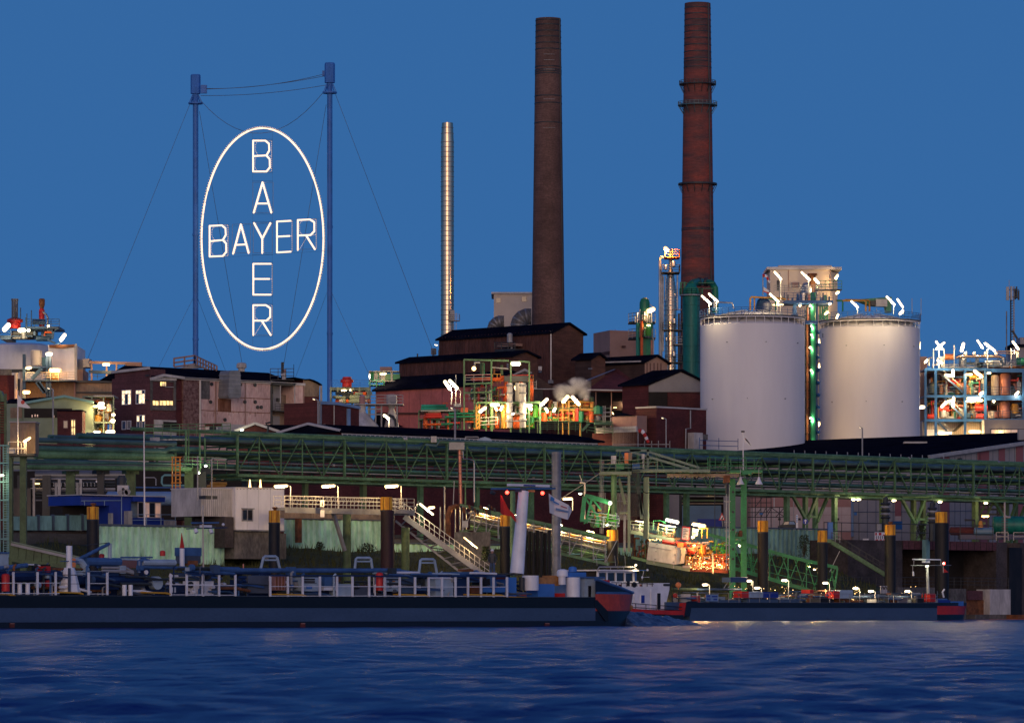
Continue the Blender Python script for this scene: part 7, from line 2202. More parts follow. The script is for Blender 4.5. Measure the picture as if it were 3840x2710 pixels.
# ---------------------------------------------------------------- blue hut
D0=463
c0=l1 .r(1175,1060,D0);c0 .z=GZ-1
w=Wall(c0,U)
t=T('blue_hut','bright blue flat roofed hut with white framed windows','hut',c0)
m=M();w.box(m,l1,1175,1410,745,1100,-5,0);P(t,'wall',m,'hut_blue')
m=M();w.box(m,l1,865,1175,745,845,-5,0);P(t,'wall',m,'hut_blue')
m=M();w.box(m,l1,1410,1755,745,805,-5,.3);P(t,'fascia',m,'hut_blue')
m=M();w.box(m,l1,1410,1755,980,1100,-5,.1);P(t,'wall',m,'hut_blue')
m=M();w.box(m,l1,1420,1755,805,980,-5,-.8);P(t,'rear_wall',m,'pale_blue')
m=M();w.box(m,l1,860,1760,735,745,-5.2,.4);P(t,'roof',m,'roof_edge')
win(t,w,l1,1480,1730,808,978,4,(),['glass_dark','interior','window_amber','dirty_white'],'roof_edge',.08)
m=M();w.box(m,l1,880,1160,850,1000,-5,-3);P(t,'porch_back',m,'interior')
for x in(1305,):m=M();w.bar(m,l1,x,745,x,1060,.08,.05);P(t,'downpipe',m,'pale_blue')
m=M();w.bar(m,l1,868,795,1305,790,.08,.06);P(t,'handrail',m,'pale_blue')
for x in(905,1120):m=M();w.bar(m,l1,x,795,x,845,.07,.06);P(t,'handrail',m,'pale_blue')
m=M();w.box(m,l1,1330,1375,905,1052,.05,.7);P(t,'grey_box',m,'light_steel')
m=M();w.box(m,l1,1160,1182,928,1055,.05,.5);P(t,'grey_post',m,'light_steel')
rail(t,[w.pt(l1,1380,1062,.6),w.pt(l1,1845,1062,.6)],h=1.1,rows=(.55,1.1),r=.03,mt='pale_blue',step=1.8)
t=T('filter_skid','grey filter machine sitting on the blue hut roof','machine',w.pt(l1,1320,735,-1))
D_=w.pt(l1,1320,735,-1).y
m=M();m.zb(l1,1262,1380,628,715,D_,1.2);P(t,'housing',m,'dirty_white')
m=M();m.lathe(l1(1305,0,D_).x,D_+.6,[(.5,l1(0,630,D_).z),(.5,l1(0,560,D_).z),(.3,l1(0,520,D_).z)],10);P(t,'cyclone',m,'dark_steel')
for x,y in((1302,712),(1350,710),(1375,700)):
 m=M();c_=l1(x,y,D_-.1);m.tube(c_,c_-Vector((0,.3,0)),.3,10);P(t,'fan',m,'grey_steel')
m=M();m.path([l1(1320,660,D_-.1),l1(1340,690,D_-.2),l1(1370,690,D_-.1)],.12,6);P(t,'hose',m,'dark_steel')
D_=430
t=T('orange_ladder','orange caged ladder climbing to the pipe bridge','ladder',l1(1895,840,D_))
for x in(1855,1890,1938):
 m=M();m.bar(l1(x,835,D_),l1(x,320,D_),.12);P(t,'stile',m,'ladder_orange')
for y in(325,410,515,600,700):
 m=M();m.zb(l1,1840,1952,y-4,y+4,D_-.3,.5);P(t,'hoop',m,'ladder_orange')
for j in range(13):
 m=M();m.bar(l1(1890,330+j*39,D_),l1(1938,330+j*39,D_),.07);P(t,'rung',m,'ladder_orange')
m=M();m.path([l1(1557,1060,409),l1(1553,600,409),l1(1549,50,409)],[.08,.07,.05],8)
TOP('flagpole',m,'white_paint','tall bare white flagpole before the blue hut','flagpole')
t=T('loop_pipework','green looped pipes and blue tank wagon behind the orange ladder','pipework',l1(1850,690,500))
k=500/F/l1 .k
m=M();m.path([l1(x,y,500)for x,y in((2060,520),(1770,520),(1745,540),(1740,600),(1755,630),(2060,632))],12*k,10);P(t,'loop_pipe',m,'eave_teal')
m=M();m.path([l1(x,y,499)for x,y in((1560,545),(1660,545),(1678,560),(1678,630))],6*k,8);P(t,'loop_pipe',m,'light_steel')
m=M();m.path([l1(x,y,499.5)for x,y in((1440,650),(2050,655))],8*k,8);P(t,'loop_pipe',m,'boat_blue')
m=M();m.path([l1(x,770,498)for x in(1130,1160,2060)],[30*k,75*k,75*k],20);P(t,'tank',m,'pale_blue')
m=M();m.zb(l1,1880,2030,850,880,496,3);P(t,'red_base',m,'red_paint')
D_=505
t=T('underbridge_rack','dim rack of pipes and grey posts under the left end of the bridge','pipe rack',l1(700,940,D_))
for x,w_,mt,y0 in((210,.5,'dark_steel',520),(240,.4,'dark_steel',520),(365,.28,'light_steel',550),(485,.6,'pipe_dark',520),(525,.5,'pipe_dark',520),(640,.35,'light_steel',560),(870,.3,'light_steel',560),(1110,.3,'light_steel',560),(605,.3,'grey_steel',600),(835,.3,'grey_steel',600)):
 m=M();m.bar(l1(x,1000,D_),l1(x,y0,D_),w_);P(t,'post',m,mt)
for y,r,mt in((560,.1,'light_steel'),(665,.12,'light_steel'),(685,.07,'grey_steel'),(790,.12,'grey_steel'),(600,.2,'pipe_dark'),(720,.18,'pipe_dark'),(750,.15,'pipe_dark'),(630,.12,'pipe_dark')):
 m=M();m.path([l1(330,y,D_+.5),l1(1240,y+2,D_+.5)],r,8);P(t,'pipe',m,mt)
m=M();m.path([l1(380,525,D_+2),l1(1420,520,D_+2)],.55,12);P(t,'thick_pipe',m,'pipe_grey')
for j in range(14):
 x=500+j*40
 m=M();m.path([l1(x,640,D_-.2),l1(x,600+(j%2)*6,D_-.2),l1(x-10,600,D_-.2)],.05,5);P(t,'spout',m,'light_steel')
m=M();m.zb(l1,365,425,604,616,D_,.2);P(t,'lit_strip',m,'spark_warm')
m=M();m.zb(l1,1032,1058,575,598,D_-.3,.1);P(t,'white_plate',m,'white_paint')
m=M();m.zb(l1,540,860,830,960,D_-2,2);P(t,'dark_container',m,'hull_navy')
m=M();m.zb(l1,130,330,660,960,D_-1,2);P(t,'dark_container',m,'hull_navy')
t=T('pipe_rack','rack of thick green pipes left of the truss bridge','pipe rack',l1(800,960,440))
D0=474
for y,y2,r,mt,x0,x1 in((140,178,.3,'pipe_blue_green',385,1890),(158,196,.14,'pipe_green',385,1890),(228,262,.36,'pipe_green',380,1760),(300,325,.5,'bridge_green',380,1850),(358,385,.16,'pipe_blue_green',280,1480),(380,402,.18,'pipe_green',280,2300),(262,284,.1,'light_steel',480,1560),(350,372,.08,'light_steel',950,1600),(190,215,.12,'plum_brick',385,1850),(215,240,.1,'light_steel',560,1800),(430,452,.32,'bridge_green',270,2050),(470,462,.12,'grey_steel',130,1000),(405,425,.12,'pipe_grey',300,2000)):
 m=M();m.path([l1 .r(x0,y,D0),l1 .r(x1,y2,D0)],r*.8,10);P(t,'pipe',m,mt)
m=M();m.path([l1 .r(1740,262,D0),l1 .r(1770,262,D0),l1 .r(1815,238,D0),l1 .r(2150,244,D0)],.29,10);P(t,'pipe',m,'pipe_green')
for x in(395,770,835,1048,1262,1475,1690,1890):
 m=M();m.bar(l1 .r(x,420,D0+1),l1 .r(x,175,D0+1),.24);P(t,'post',m,'bridge_green')
for x,w_,mt in((760,.9,'olive_green'),(1405,1.0,'olive_green'),(2035,.9,'olive_green'),(1085,.7,'dark_steel'),(2175,.9,'dark_steel')):
 p=l1 .r(x,480,D0+2);m=M();m.bar((p.x,p.y,GZ-2),p,w_);P(t,'leg',m,mt)
 m=M();m.bar(l1 .r(x-70,470,D0+2),l1 .r(x+70,474,D0+2),.7);P(t,'leg_head',m,mt)
rail(t,[l1 .r(1560,115,D0+5),l1 .r(2480,95,D0+5)],h=1.3,rows=(.35,.65,1.0,1.3),r=.035,mt='bridge_green',step=1.2)
rail(t,[l1 .r(1980,440,D0-2),l1 .r(2430,455,D0-2)],h=1.15,rows=(.4,.75,1.15),r=.035,mt='bridge_green',step=1.1)
for x,y0,y1,r in((2000,390,30,.12),(2150,480,60,.1),(2205,380,120,.1),(2030,400,20,.08)):
 m=M();m.path([l1 .r(x,y0,D0-1),l1 .r(x,y1,D0-1)],r,6);P(t,'standpipe',m,'bridge_green')
m=M();m.rz(l1,1680,1720,112,150,D0+2,1);P(t,'white_box',m,'dirty_white')
for j in range(5):
 m=M();m.rz(l1,1760+j*55,1800+j*55,132,142,D0+3,1);P(t,'white_insulator',m,'dirty_white')
for i_,(x,y)in enumerate(((2133,494),(2210,420))):
 c_=l1 .r(x,y,D0-3)
 lamp(('lower' if i_==0 else 'upper')+' small round white light at the end of the pipe rack',c_,c_+Vector((.08,0,0)),.2,'lamp_cool',hood=False)
D_=394
t=T('green_gantry','dark green gantry tower with pale cabin and warm floodlight','gantry',l1(240,1250,D_))
for x0,x1,mt in((98,132,'olive_green'),(212,278,'olive_green')):
 m=M();p,q=l1(x0,290,D_),l1(x1,290,D_);m.box(p.x,q.x,D_,D_+1,1,p.z);P(t,'leg',m,mt)
m=M();m.zb(l1,95,370,285,312,D_-1,3);P(t,'platform',m,'dark_steel')
m=M();m.zb(l1,110,380,-45,285,D_+1,3);P(t,'cabin',m,'tan_concrete')
m=M();m.zb(l1,100,388,-60,-45,D_+.8,3.4);P(t,'cabin_roof',m,'grey_panel')
for x in(115,185,240,300):
 m=M();m.zb(l1,x,x+5,-40,285,D_+.95,.04);P(t,'cabin_joint',m,'brown_panel')
rail(t,[l1(90,290,D_-1),l1(280,290,D_-1)],h=1.1,rows=(.5,1.1),r=.03,mt='dirty_white')
m=M();m.zb(l1,80,160,225,285,D_-.8,.8);P(t,'white_box',m,'dirty_white')
for x in(262,230):m=M();m.bar(l1(x,290,D_-.9),l1(x,175,D_-.9),.08);P(t,'lamp_post',m,'light_steel')
zlamp('bright warm floodlight on the dark green gantry',l1,258,158,322,118,D_-1.2,.17,'lamp_warm')
t=T('flag','limp white flag on a thin pole above the green gantry','flag',l1(195,290,D_-1))
m=M();m.path([l1(192,290,D_-1),l1(192,-390,D_-1)],.05,6);P(t,'pole',m,'white_paint')
m=M();m.prism([l1(198,-345,D_-1),l1(240,-290,D_-1),l1(330,-205,D_-1),l1(300,-200,D_-1),l1(215,-215,D_-1),l1(196,-215,D_-1)],(0,.04,0));P(t,'cloth',m,'flag_white')
m=M();c_=l1(245,-265,D_-1.02);m.tube(c_,c_-Vector((0,.03,0)),.18,10);P(t,'emblem',m,'red_paint')
t=T('ladder_tower','teal lattice ladder tower at the edge of the picture by the green gantry','tower',l1(40,1380,388))
for x in(-30,2,38,78,94):
 m=M();m.bar(l1(x,1400,388),l1(x-4,190,388),.08);P(t,'stile',m,'eave_teal')
for j in range(46):
 y=205+j*26;m=M();m.bar(l1(38,y,387.9),l1(92,y,387.9),.05);P(t,'rung',m,'eave_teal')
for y in(200,388,592,788,1000,1205,1355):m=M();m.bar(l1(-40,y,387.8),l1(94,y,387.8),.1);P(t,'ring',m,'eave_teal')
lamp('small white lamp on the teal ladder tower',l1(8,521,387),l1(34,521,387),.14,'lamp_cool',hood=False)
t=T('stair_tower','shadowy green stair tower at the upper edge above the ladder tower','stair tower',z1(20,1600,500))
for j in range(12):
 m=M();m.zb(z1,-20,52,1250+j*26,1258+j*26,500,1.5);P(t,'step',m,'olive_green')
m=M();m.prism([z1(-30,1100,500),z1(10,1120,500),z1(60,1230,500),z1(-30,1230,500)],(0,2,0));P(t,'head_panel',m,'bridge_green')
for x in(-10,55):m=M();m.bar(z1(x,1640,500),z1(x,1150,500),.3);P(t,'post',m,'olive_green')
D_=382
t=T('conveyor_duct','sloping olive green covered gangway of flat panels near the river','conveyor',l1(500,1450,D_))
a_,b_=(118,1240),(870,1410)
nn_=9
for j in range(nn_):
 f0,f1=j/nn_,(j+1)/nn_
 x0,x1=a_[0]+(b_[0]-a_[0])*f0,a_[0]+(b_[0]-a_[0])*f1
 y0,y1=a_[1]+(b_[1]-a_[1])*f0,a_[1]+(b_[1]-a_[1])*f1
 m=M();m.prism([l1(x0+2,y0+28,D_),l1(x1-2,y1+28,D_),l1(x1-2-10,y1+175-f1*70,D_),l1(x0+2-10,y0+175-f0*70,D_)],(0,2,0));P(t,'side_panel',m,'olive_green')
for dy,w_,mt in((0,.12,'shed_green'),(12,.14,'olive_green'),(26,.24,'grey_steel')):
 m=M();m.bar(l1(a_[0],a_[1]+dy-6,D_-.1),l1(b_[0],b_[1]+dy-6,D_-.1),w_);P(t,'top_rail',m,mt)
m=M();m.bar(l1(a_[0]+10,a_[1]+190,D_),l1(b_[0],b_[1]+115,D_),.3);P(t,'bottom_beam',m,'olive_green')
# ---------------------------------------------------------------- white cabin on concrete base
D0=450
c0=l2 .r(525,1115,D0)
w,wl_=Wall(Vector((c0 .x,c0 .y,0)),U),Wall(Vector((c0 .x,c0 .y,0)),VV)
t=T('white_cabin','white clad cabin with one small window on a stained concrete base','cabin',c0)
m=M();w.box(m,l2,525,1050,660,1115,-6,0);P(t,'wall',m,'white_paint')
m=M();w.box(m,l2,190,524,668,962,-5,-.5);P(t,'wing_wall',m,'dirty_white')
m=M();w.box(m,l2,520,1053,652,662,-6.1,.12);P(t,'roof_trim',m,'roof_edge')
m=M();w.box(m,l2,188,524,656,668,-5.1,-.4);P(t,'roof_trim',m,'roof_edge')
m=M();w.box(m,l2,522,1052,1108,1122,-6,.1);P(t,'base_trim',m,'grey_steel')
for x in list(range(215,520,22)):
 m=M();w.box(m,l2,x,x+2,670,960,-.52,-.47);P(t,'cladding_joint',m,'grey_panel')
for x in(650,770,900):
 m=M();w.box(m,l2,x,x+1.5,662,1108,-.01,.012);P(t,'cladding_joint',m,'grey_panel')
win(t,w,l2,592,712,882,1015,2,(),['glass_dark','interior'],'grey_panel',.1)
m=M();w.box(m,l2,588,718,874,884,0,.2);P(t,'window_hood',m,'grey_steel')
for x in range(540,1050,36):
 m=M();w.box(m,l2,x,x+5,664,672,0,.06);P(t,'bracket',m,'grey_steel')
m=M();w.box(m,l2,535,1030,1122,1420,-6,-.3);P(t,'concrete_base',m,'grey_concrete')
m=M();w.box(m,l2,1000,1085,1145,1420,-5,-.2);P(t,'buttress',m,'grey_concrete')
m=M();w.box(m,l2,410,505,968,1300,-5,.0);P(t,'wall_end_post',m,'dark_concrete')
m=M();w.box(m,l2,335,432,890,968,-4,-1);P(t,'dark_box',m,'plum_brick')
t=T('cctv_post','slim grey post with bent arm and small platform beside the cabin','post',l2 .r(270,790,446))
m=M();m.path([l2 .r(x,y,446)for x,y in((270,790),(270,345),(278,340),(430,350))],.07,6);P(t,'pole',m,'light_steel')
m=M();m.rz(l2,205,330,740,775,446,1);P(t,'platform',m,'dark_steel')
m=M();m.path([l2 .r(118,790,447),l2 .r(118,315,447)],.07,6);P(t,'post',m,'light_steel')
t=T('valve_tree','two bright yellow valve spindles behind the cabin roof','valves',l2(340,650,475))
for x,y0 in((300,515),(385,525)):
 m=M();m.path([l2(x,650,475),l2(x,y0,475)],[.22,.1],8);P(t,'spindle',m,'pipe_ochre')
 m=M();c_=l2(x,610,475);m.tube(c_-Vector((.5,0,0)),c_+Vector((.5,0,0)),.22,8);P(t,'handwheel',m,'pipe_ochre')
m=M();m.path([l2(190,645,475),l2(420,640,475)],.25,8);P(t,'pipe',m,'pipe_ochre')
for lb,x in(('slim yellow green lamp spike on the cabin roof, first',752),('slim yellow green lamp spike on the cabin roof, second',865)):
 t=T('lamp',lb,'lamp',w.pt(l2,x,655,-1))
 m=M();m.path([w.pt(l2,x,655,-1),w.pt(l2,x,620,-1),w.pt(l2,x,565,-1)],[.14,.09,.05],8);P(t,'spike',m,'spark_warm')
# ---------------------------------------------------------------- grey walkway, stairs down to the pontoon
D0=432
t=T('walkway','grey railed steel walkway from the cabin to the head of the stairs','walkway',l2 .r(1500,890,D0))
ad0,ad1=l2 .a(1055,D0),l3 .a(440,D0)
zd=l2 .z(1600,880,D0)
cd=D0*K
m=M();m.rb(ad0,ad1,cd,cd+1.6,zd-.25,zd);P(t,'deck',m,'grey_steel')
m=M();m.rb(ad0,ad1,cd-.12,cd,zd-.5,zd+.05);P(t,'edge_beam',m,'grey_steel')
for cc_ in(cd,cd+1.6):
 rail(t,[rw(ad0,cc_,zd),rw(ad1,cc_,zd)],h=1.15,rows=(.4,.78,1.15),r=.025,mt='light_steel',step=1.0)
m=M()
for j in range(22):
 a=ad0+2+j*.5;m.bar(rw(a,cd+1.6,zd+.4),rw(a+.45,cd+1.6,zd+1.1),.03)
P(t,'rail_brace',m,'light_steel')
m=M();m.bar(l2 .r(1575,915,D0),l2 .r(1700,1330,D0),.3);P(t,'strut',m,'grey_steel')
m=M();m.rz(l2,1560,1780,905,935,D0-1,2);P(t,'bracket',m,'grey_steel')
m=M();m.rz(l2,1050,2090,905,990,D0+14,.6);P(t,'tan_beam',m,'tan_concrete')
m=M();m.rz(l3,225,440,895,930,D0-1,2.5);P(t,'head_landing',m,'grey_steel')
for lb,x in(('warm flat lamp at the cabin corner over the walkway',1015),('warm flat lamp over the middle of the walkway',1525),('warm flat lamp above the tall maroon pile',2205)):
 rlamp(lb,l2,x-62,640,x+62,634,430,.21,'lamp_warm',pole=[(x+105,880),(x+105,640),(x+70,622)],prad=.05,power=2)
t=T('notice_board','pair of small white notice boards on the walkway','notice board',l2 .r(1457,880,D0-1))
w_=Wall(l2 .r(1457,880,D0-1),U)
m=M();w_.box(m,l2,1437,1477,788,860,0,.04);P(t,'board',m,'white_paint')
m=M();w_.poly(m,l2,[(1452,800),(1460,800),(1464,850),(1448,850)],.041,.05);P(t,'black_mark',m,'ink')
m=M();w_.box(m,l2,1437,1480,895,970,0,.04);P(t,'board',m,'white_paint')
D_=424
t=T('stairs','long grey lit staircase descending to the water','staircase',l3(330,940,D_))
A_,B_=l3(330,940,D_),l3(1250,1610,D_)
for o_ in(0,1.5):
 off=Vector((0,o_,0))
 m=M();m.bar(A_+off-UP*.25,B_+off-UP*.25,.12,.5);P(t,'string',m,'grey_steel')
 for h in(.55,1.1):
  m=M();m.bar(A_+off+UP*h,B_+off+UP*h,.055);P(t,'handrail',m,'light_steel')
 for j in range(18):
  p=A_.lerp(B_,j/17)+off;m=M();m.bar(p,p+UP*1.1,.05);P(t,'baluster',m,'light_steel')
n=44
for j in range(n):
 p=A_.lerp(B_,(j+.5)/n);m=M();m.box(p.x-.16,p.x+.16,D_+.08,D_+1.42,p.z-.02,p.z+.04);P(t,'step',m,'dirty_white')
a_,b_=l3(240,1010,D_+1),l3(960,1580,D_+1)
m=M();m.bar(a_,b_,.22);P(t,'lower_chord',m,'grey_steel')
for j in range(9):
 p,q=A_.lerp(B_,(j+.3)/10.5)-UP*.4,a_.lerp(b_,(j+.8)/9.5)
 m=M();m.bar(p,q,.12);P(t,'truss_web',m,'grey_steel')
 m=M();m.bar(q,A_.lerp(B_,(j+1.3)/10.5)-UP*.4,.1);P(t,'truss_web',m,'dark_steel')
rail(t,[l3(225,900,D_),A_],h=1.15,rows=(.4,.78,1.15),r=.03)
m=M();m.bar(l3(230,1180,D_),l3(340,1180,D_),.35);P(t,'tie_beam',m,'dark_steel')
zlamp('dazzling slanted lamp at the head of the stairs',l3,505,830,640,940,D_-.3,.17,'lamp_white',pole=[(440,890),(490,800)],prad=.04)
zlamp('second glare lamp beside the head of the stairs',l3,600,870,650,865,D_+.8,.2,'lamp_warm',hood=False)
zlamp('slanted tube lamp halfway down the stairs',l3,978,1190,1118,1302,D_-.2,.11,'lamp_warm')
m=M();m.zb(l3,870,1260,1130,1500,432,3)
TOP('concrete_abutment',m,'grey_concrete','grey concrete abutment behind the lower stair lamp','abutment')
# ---------------------------------------------------------------- inclined pipe trestle to the loading jetty
D_=436
t=T('inclined_pipe_trestle','inclined green trestle of pipes lit from above, running down to the jetty','pipe trestle',l3(1500,1100,D_))
def sl(x,dy,off=0):return l3(x,842+(x-940)*.223+dy,D_+off)
for dy,off,r,mt in((12,0,.16,'bridge_green'),(60,.5,.12,'pipe_ochre'),(82,.4,.07,'light_steel'),(100,.6,.14,'tan_concrete'),(45,.8,.06,'light_steel'),(140,.6,.3,'pipe_grey'),(185,.6,.1,'olive_green'),(205,.4,.12,'bridge_green'),(225,.5,.16,'olive_green'),(165,.7,.07,'light_steel'),(118,.4,.06,'olive_green')):
 m=M();m.path([sl(1040,dy,off),sl(2510,dy,off)],r,9);P(t,'pipe',m,mt)
for dy,h in((0,.32),(280,.3)):
 m=M();m.bar(sl(930,dy),sl(2540,dy),.2,h);P(t,'chord',m,'bridge_green')
for j in range(13):
 x=960+j*128
 m=M();m.bar(sl(x,5,-.05),sl(x,275,-.05),.12);P(t,'post',m,'grey_steel')
 m=M();m.bar(sl(x,270,-.1),sl(x+128,10-10,-.1),.09);P(t,'diagonal',m,'grey_steel')
 m=M();c=sl(x+60,250,.4);m.box(c.x-.5,c.x+.5,D_,D_+1.5,c.z-.05,c.z+.05);P(t,'grating',m,'eave_teal' if j%2 else 'olive_green')
for j in range(8):
 x=1080+j*165
 m=M();c=sl(x,40,.2);m.tube(c-Vector((.6,0,.12)),c+Vector((.6,0,-.12)),.11,6);P(t,'clamp',m,'light_steel')
for j in range(14):
 x=1000+j*30
 m=M();m.path([l3(x-90,830+(j*17)%60,D_-.3),l3(x-80,880+(j*23)%90,D_-.3)],.08+.04*(j%3),6);P(t,'hose',m,'dark_steel' if j%2 else 'rust')
m=M();m.path([l3(810,1180,D_),l3(800,960,D_),l3(830,870,D_),l3(900,850,D_)],.28,8);P(t,'down_pipe',m,'rust')
for x in(880,930,1000,720,765):
 m=M();m.path([l3(x,1150,D_+2),l3(x,640 if x==765 else 860,D_+2)],.09,6);P(t,'standpipe',m,'grey_steel')
m=M();m.zb(l3,955,1020,1010,1080,D_-.3,.4);P(t,'box_frame',m,'light_steel')
for i_,x in enumerate((1180,1520,1960,2300)):
 c=sl(x,-28,.6)
 lamp(('uppermost','second','third','lowest')[i_]+' warm strip lamp down the slope of the inclined trestle',c,c+Vector((.7,0,-.15)),.07,'lamp_warm',group='strip lamps along the inclined trestle',power=12)
rlamp('flat warm lamp on a bent post behind the white flag',l3,2050,775,2132,772,440,.2,'lamp_warm',pole=[(2145,900),(2145,765),(2130,760)],prad=.06)
lamp('small white bracket lamp near the bent pale post',l3(2215,718,470),l3(2240,718,470),.13,'lamp_cool',hood=False)
t=T('lamp_post','pale bent post with unlit head beside the green machine','lamp post',l4(265,1000,440))
m=M();m.path([l4(262,1010,440),l4(268,640,440),l4(266,605,440),l4(240,598,440),l4(215,596,440)],.1,8);P(t,'pole',m,'dirty_white')
m=M();m.bar(l4(235,585,440),l4(210,515,440),.06);P(t,'aerial',m,'light_steel')
D_=434
t=T('green_derrick','bright green tilted derrick frame standing on the inclined trestle','derrick',l4(300,1040,D_))
for q,w in(((235,1010,265,745),.42),((285,1010,340,780),.24),((265,745,310,745),.4),((310,748,540,815),.45),((270,760,420,985),.2),((355,780,440,890),.18),((215,1005,330,1005),.3),((420,985,380,1060),.2),((330,960,260,1040),.16),((350,960,290,1035),.14)):
 m=M();m.bar(l4(q[0],q[1],D_),l4(q[2],q[3],D_),w);P(t,'beam',m,'jet_green')
for x0,x1,y0,y1,mt in((330,380,835,905,'tan_concrete'),(405,445,880,905,'pipe_ochre'),(478,525,828,920,'tan_concrete')):
 m=M();m.zb(l4,x0,x1,y0,y1,D_+1,.5);P(t,'cabinet',m,mt)
clutter(t,l4,330,640,920,1080,D_,2,46,['jet_green','jet_green','green_machine','olive_green','light_steel','pipe_ochre'],71,.55)
for y in(930,965,1005,1040):
 m=M();m.bar(l4(300,y-20,D_-.2),l4(640,y+30,D_-.2),.05);P(t,'rail',m,'light_steel')
m=M();m.bar(l4(535,840,D_-.3),l4(500,1060,D_-.3),.1);P(t,'lamp_post',m,'green_machine')
lamp('round white floodlight on the tip of the green derrick',l4(538,818,D_-.5),l4(541,818,D_-.5),.3,'lamp_cool',hood=False)
lamp('small floodlight low on the green derrick',l4(505,1055,D_-.6),l4(515,1050,D_-.6),.16,'lamp_cool',hood=False)
# ---------------------------------------------------------------- green loading portal
D_=449
k=D_/F/l4 .k
t=T('loading_portal','pale green steel loading portal with cabin deck and round columns','loading portal',l4(800,1200,D_))
for x,w,y0,y1,d in((580,64,515,1110,0),(928,64,540,1110,2.5)):
 m=M();c=l4(x,y0,D_+d);m.tube((c.x,c.y,l4(0,1200,D_).z),c,w*k/2,18);P(t,'round_column',m,'shed_green' if x>800 else 'bridge_green')
for x,y0,y1,w in((742,510,1340,30),(695,950,1340,26)):
 m=M();m.bar(l4(x,y1,D_-.5),l4(x,y0,D_-.5),w*k);P(t,'column',m,'shed_green' if w>28 else 'grey_steel')
for q in((635,560,700,830),(835,640,890,940),(855,720,880,990)):
 m=M();m.bar(l4(q[0],q[1],D_+1),l4(q[2],q[3],D_+1),.3);P(t,'raker',m,'shed_green')
for x0,x1,y0,y1,d,mt in((430,770,480,512,-1,'shed_green'),(770,1480,455,485,0,'shed_green'),(1390,1615,455,488,-.3,'shed_green'),(1155,1930,505,535,.5,'tan_concrete'),(640,740,915,935,-.5,'shed_green')):
 m=M();m.zb(l4,x0,x1,y0,y1,D_+d,1.2 if y0!=480 else 4);P(t,'beam',m,mt)
for q in((600,255,870,250),(770,270,1390,450),(960,270,1500,440),(945,240,945,455),(750,255,960,255)):
 m=M();m.bar(l4(q[0],q[1],D_+.8),l4(q[2],q[3],D_+.8),.24);P(t,'boom',m,'shed_green')
for x0,x1,y0,y1,mt in((550,605,310,395,'dirty_white'),(695,735,278,390,'bright_orange'),(737,775,278,360,'tan_concrete'),(880,910,290,345,'dirty_white'),(780,860,392,450,'plant_blue'),(605,690,390,455,'jet_green')):
 m=M();m.zb(l4,x0,x1,y0,y1,D_-.6,.8);P(t,'cabinet',m,mt)
m=M();m.bar(l4(895,450,D_-.5),l4(895,345,D_-.5),.1);P(t,'cabinet_post',m,'light_steel')
rail(t,[l4(430,480,D_-1),l4(770,480,D_-1),l4(1050,458,D_-1)],h=1.2,rows=(.4,.8,1.2),r=.03,mt='shed_green')
for x in(432,448,463):
 m=M();m.path([l4(x,1150,D_-.6),l4(x,360,D_-.6)],.035,5);P(t,'cable',m,'grey_steel')
m=M()
for j in range(10):
 x=740+j*13;m.path([l4(x,470,D_-.4),l4(x+18,560,D_-.4),l4(x+10,700,D_-.4),l4(x-5,960,D_-.4)],.04,5)
P(t,'hose_bundle',m,'dark_steel')
m=M();m.path([l4(880,660,D_+.5),l4(900,700,D_+.5),l4(930,712,D_+.5),l4(965,705,D_+.5)],.05,6);P(t,'loose_cable',m,'pile_black')
for j in range(4):
 x=1180+j*130;m=M();m.path([l4(x+f*50,530+40*math.sin(f*math.pi),D_+.3)for f in np.linspace(0,1,7)],.05,5);P(t,'festoon',m,'pile_black')
m=M();m.zb(l4,1760,1830,520,600,D_,.8);P(t,'hoist',m,'rust')
m=M();m.path([l4(1798,600,D_),l4(1798,720,D_)],.2,6);P(t,'hoist_chain',m,'dark_steel')
m=M();m.path([l4(1665,540,D_),l4(1668,1170,D_)],.04,5);P(t,'rope',m,'dark_steel')
m=M();m.path([l4(430,500,D_),l4(-80,830,D_)],.04,5);P(t,'rope',m,'grey_steel')
D_=451
t=T('green_tower','bright green twin post tower with railed top platform and ladder','tower',l4(1900,1550,D_))
for x0,x1,d in((1828,1888,0),(1950,2010,1.5)):
 m=M();p,q=l4(x0,560,D_+d),l4(x1,560,D_+d);m.box(p.x,q.x,D_+d,D_+d+.8,-1,p.z);P(t,'column',m,'jet_green')
m=M();m.zb(l4,1830,2180,465,492,D_-.5,3);P(t,'platform',m,'jet_green')
m=M();m.zb(l4,1960,2060,490,510,D_-.6,2);P(t,'platform_beam',m,'jet_green')
rail(t,[l4(1590,455,D_+.5),l4(1920,462,D_-.5),l4(2175,465,D_-.5),l4(2175,465,D_+2)],h=1.25,rows=(.4,.8,1.25),r=.03,mt='jet_green',step=.9)
m=M();m.zb(l4,1560,1840,468,485,D_+.2,2);P(t,'walkway',m,'pipe_dark')
for x in(1790,1822):
 m=M();m.bar(l4(x,1540,D_-.4),l4(x,620,D_-.4),.08);P(t,'ladder_stile',m,'light_steel')
for y in(640,800,1022,1115,1270):
 m=M();m.zb(l4,1770,1838,y-3,y+3,D_-.5,.5);P(t,'ladder_hoop',m,'light_steel')
for j in range(36):
 m=M();m.bar(l4(1790,640+j*24,D_-.4),l4(1822,640+j*24,D_-.4),.04);P(t,'rung',m,'grey_steel')
for y in(700,915,1105,1315,1420):
 for x in(1862,):
  m=M();c=l4(x,y,D_);m.tube(c,c-Vector((0,.1,0)),.14,8);P(t,'bolt',m,'dark_steel')
m=M();m.zb(l4,1880,2000,1180,1210,D_+.3,1.5);P(t,'tie_beam',m,'jet_green')
clutter(t,l4,1885,1950,1130,1185,D_+.2,1,14,['deep_green','dark_steel','rust'],73,.4)
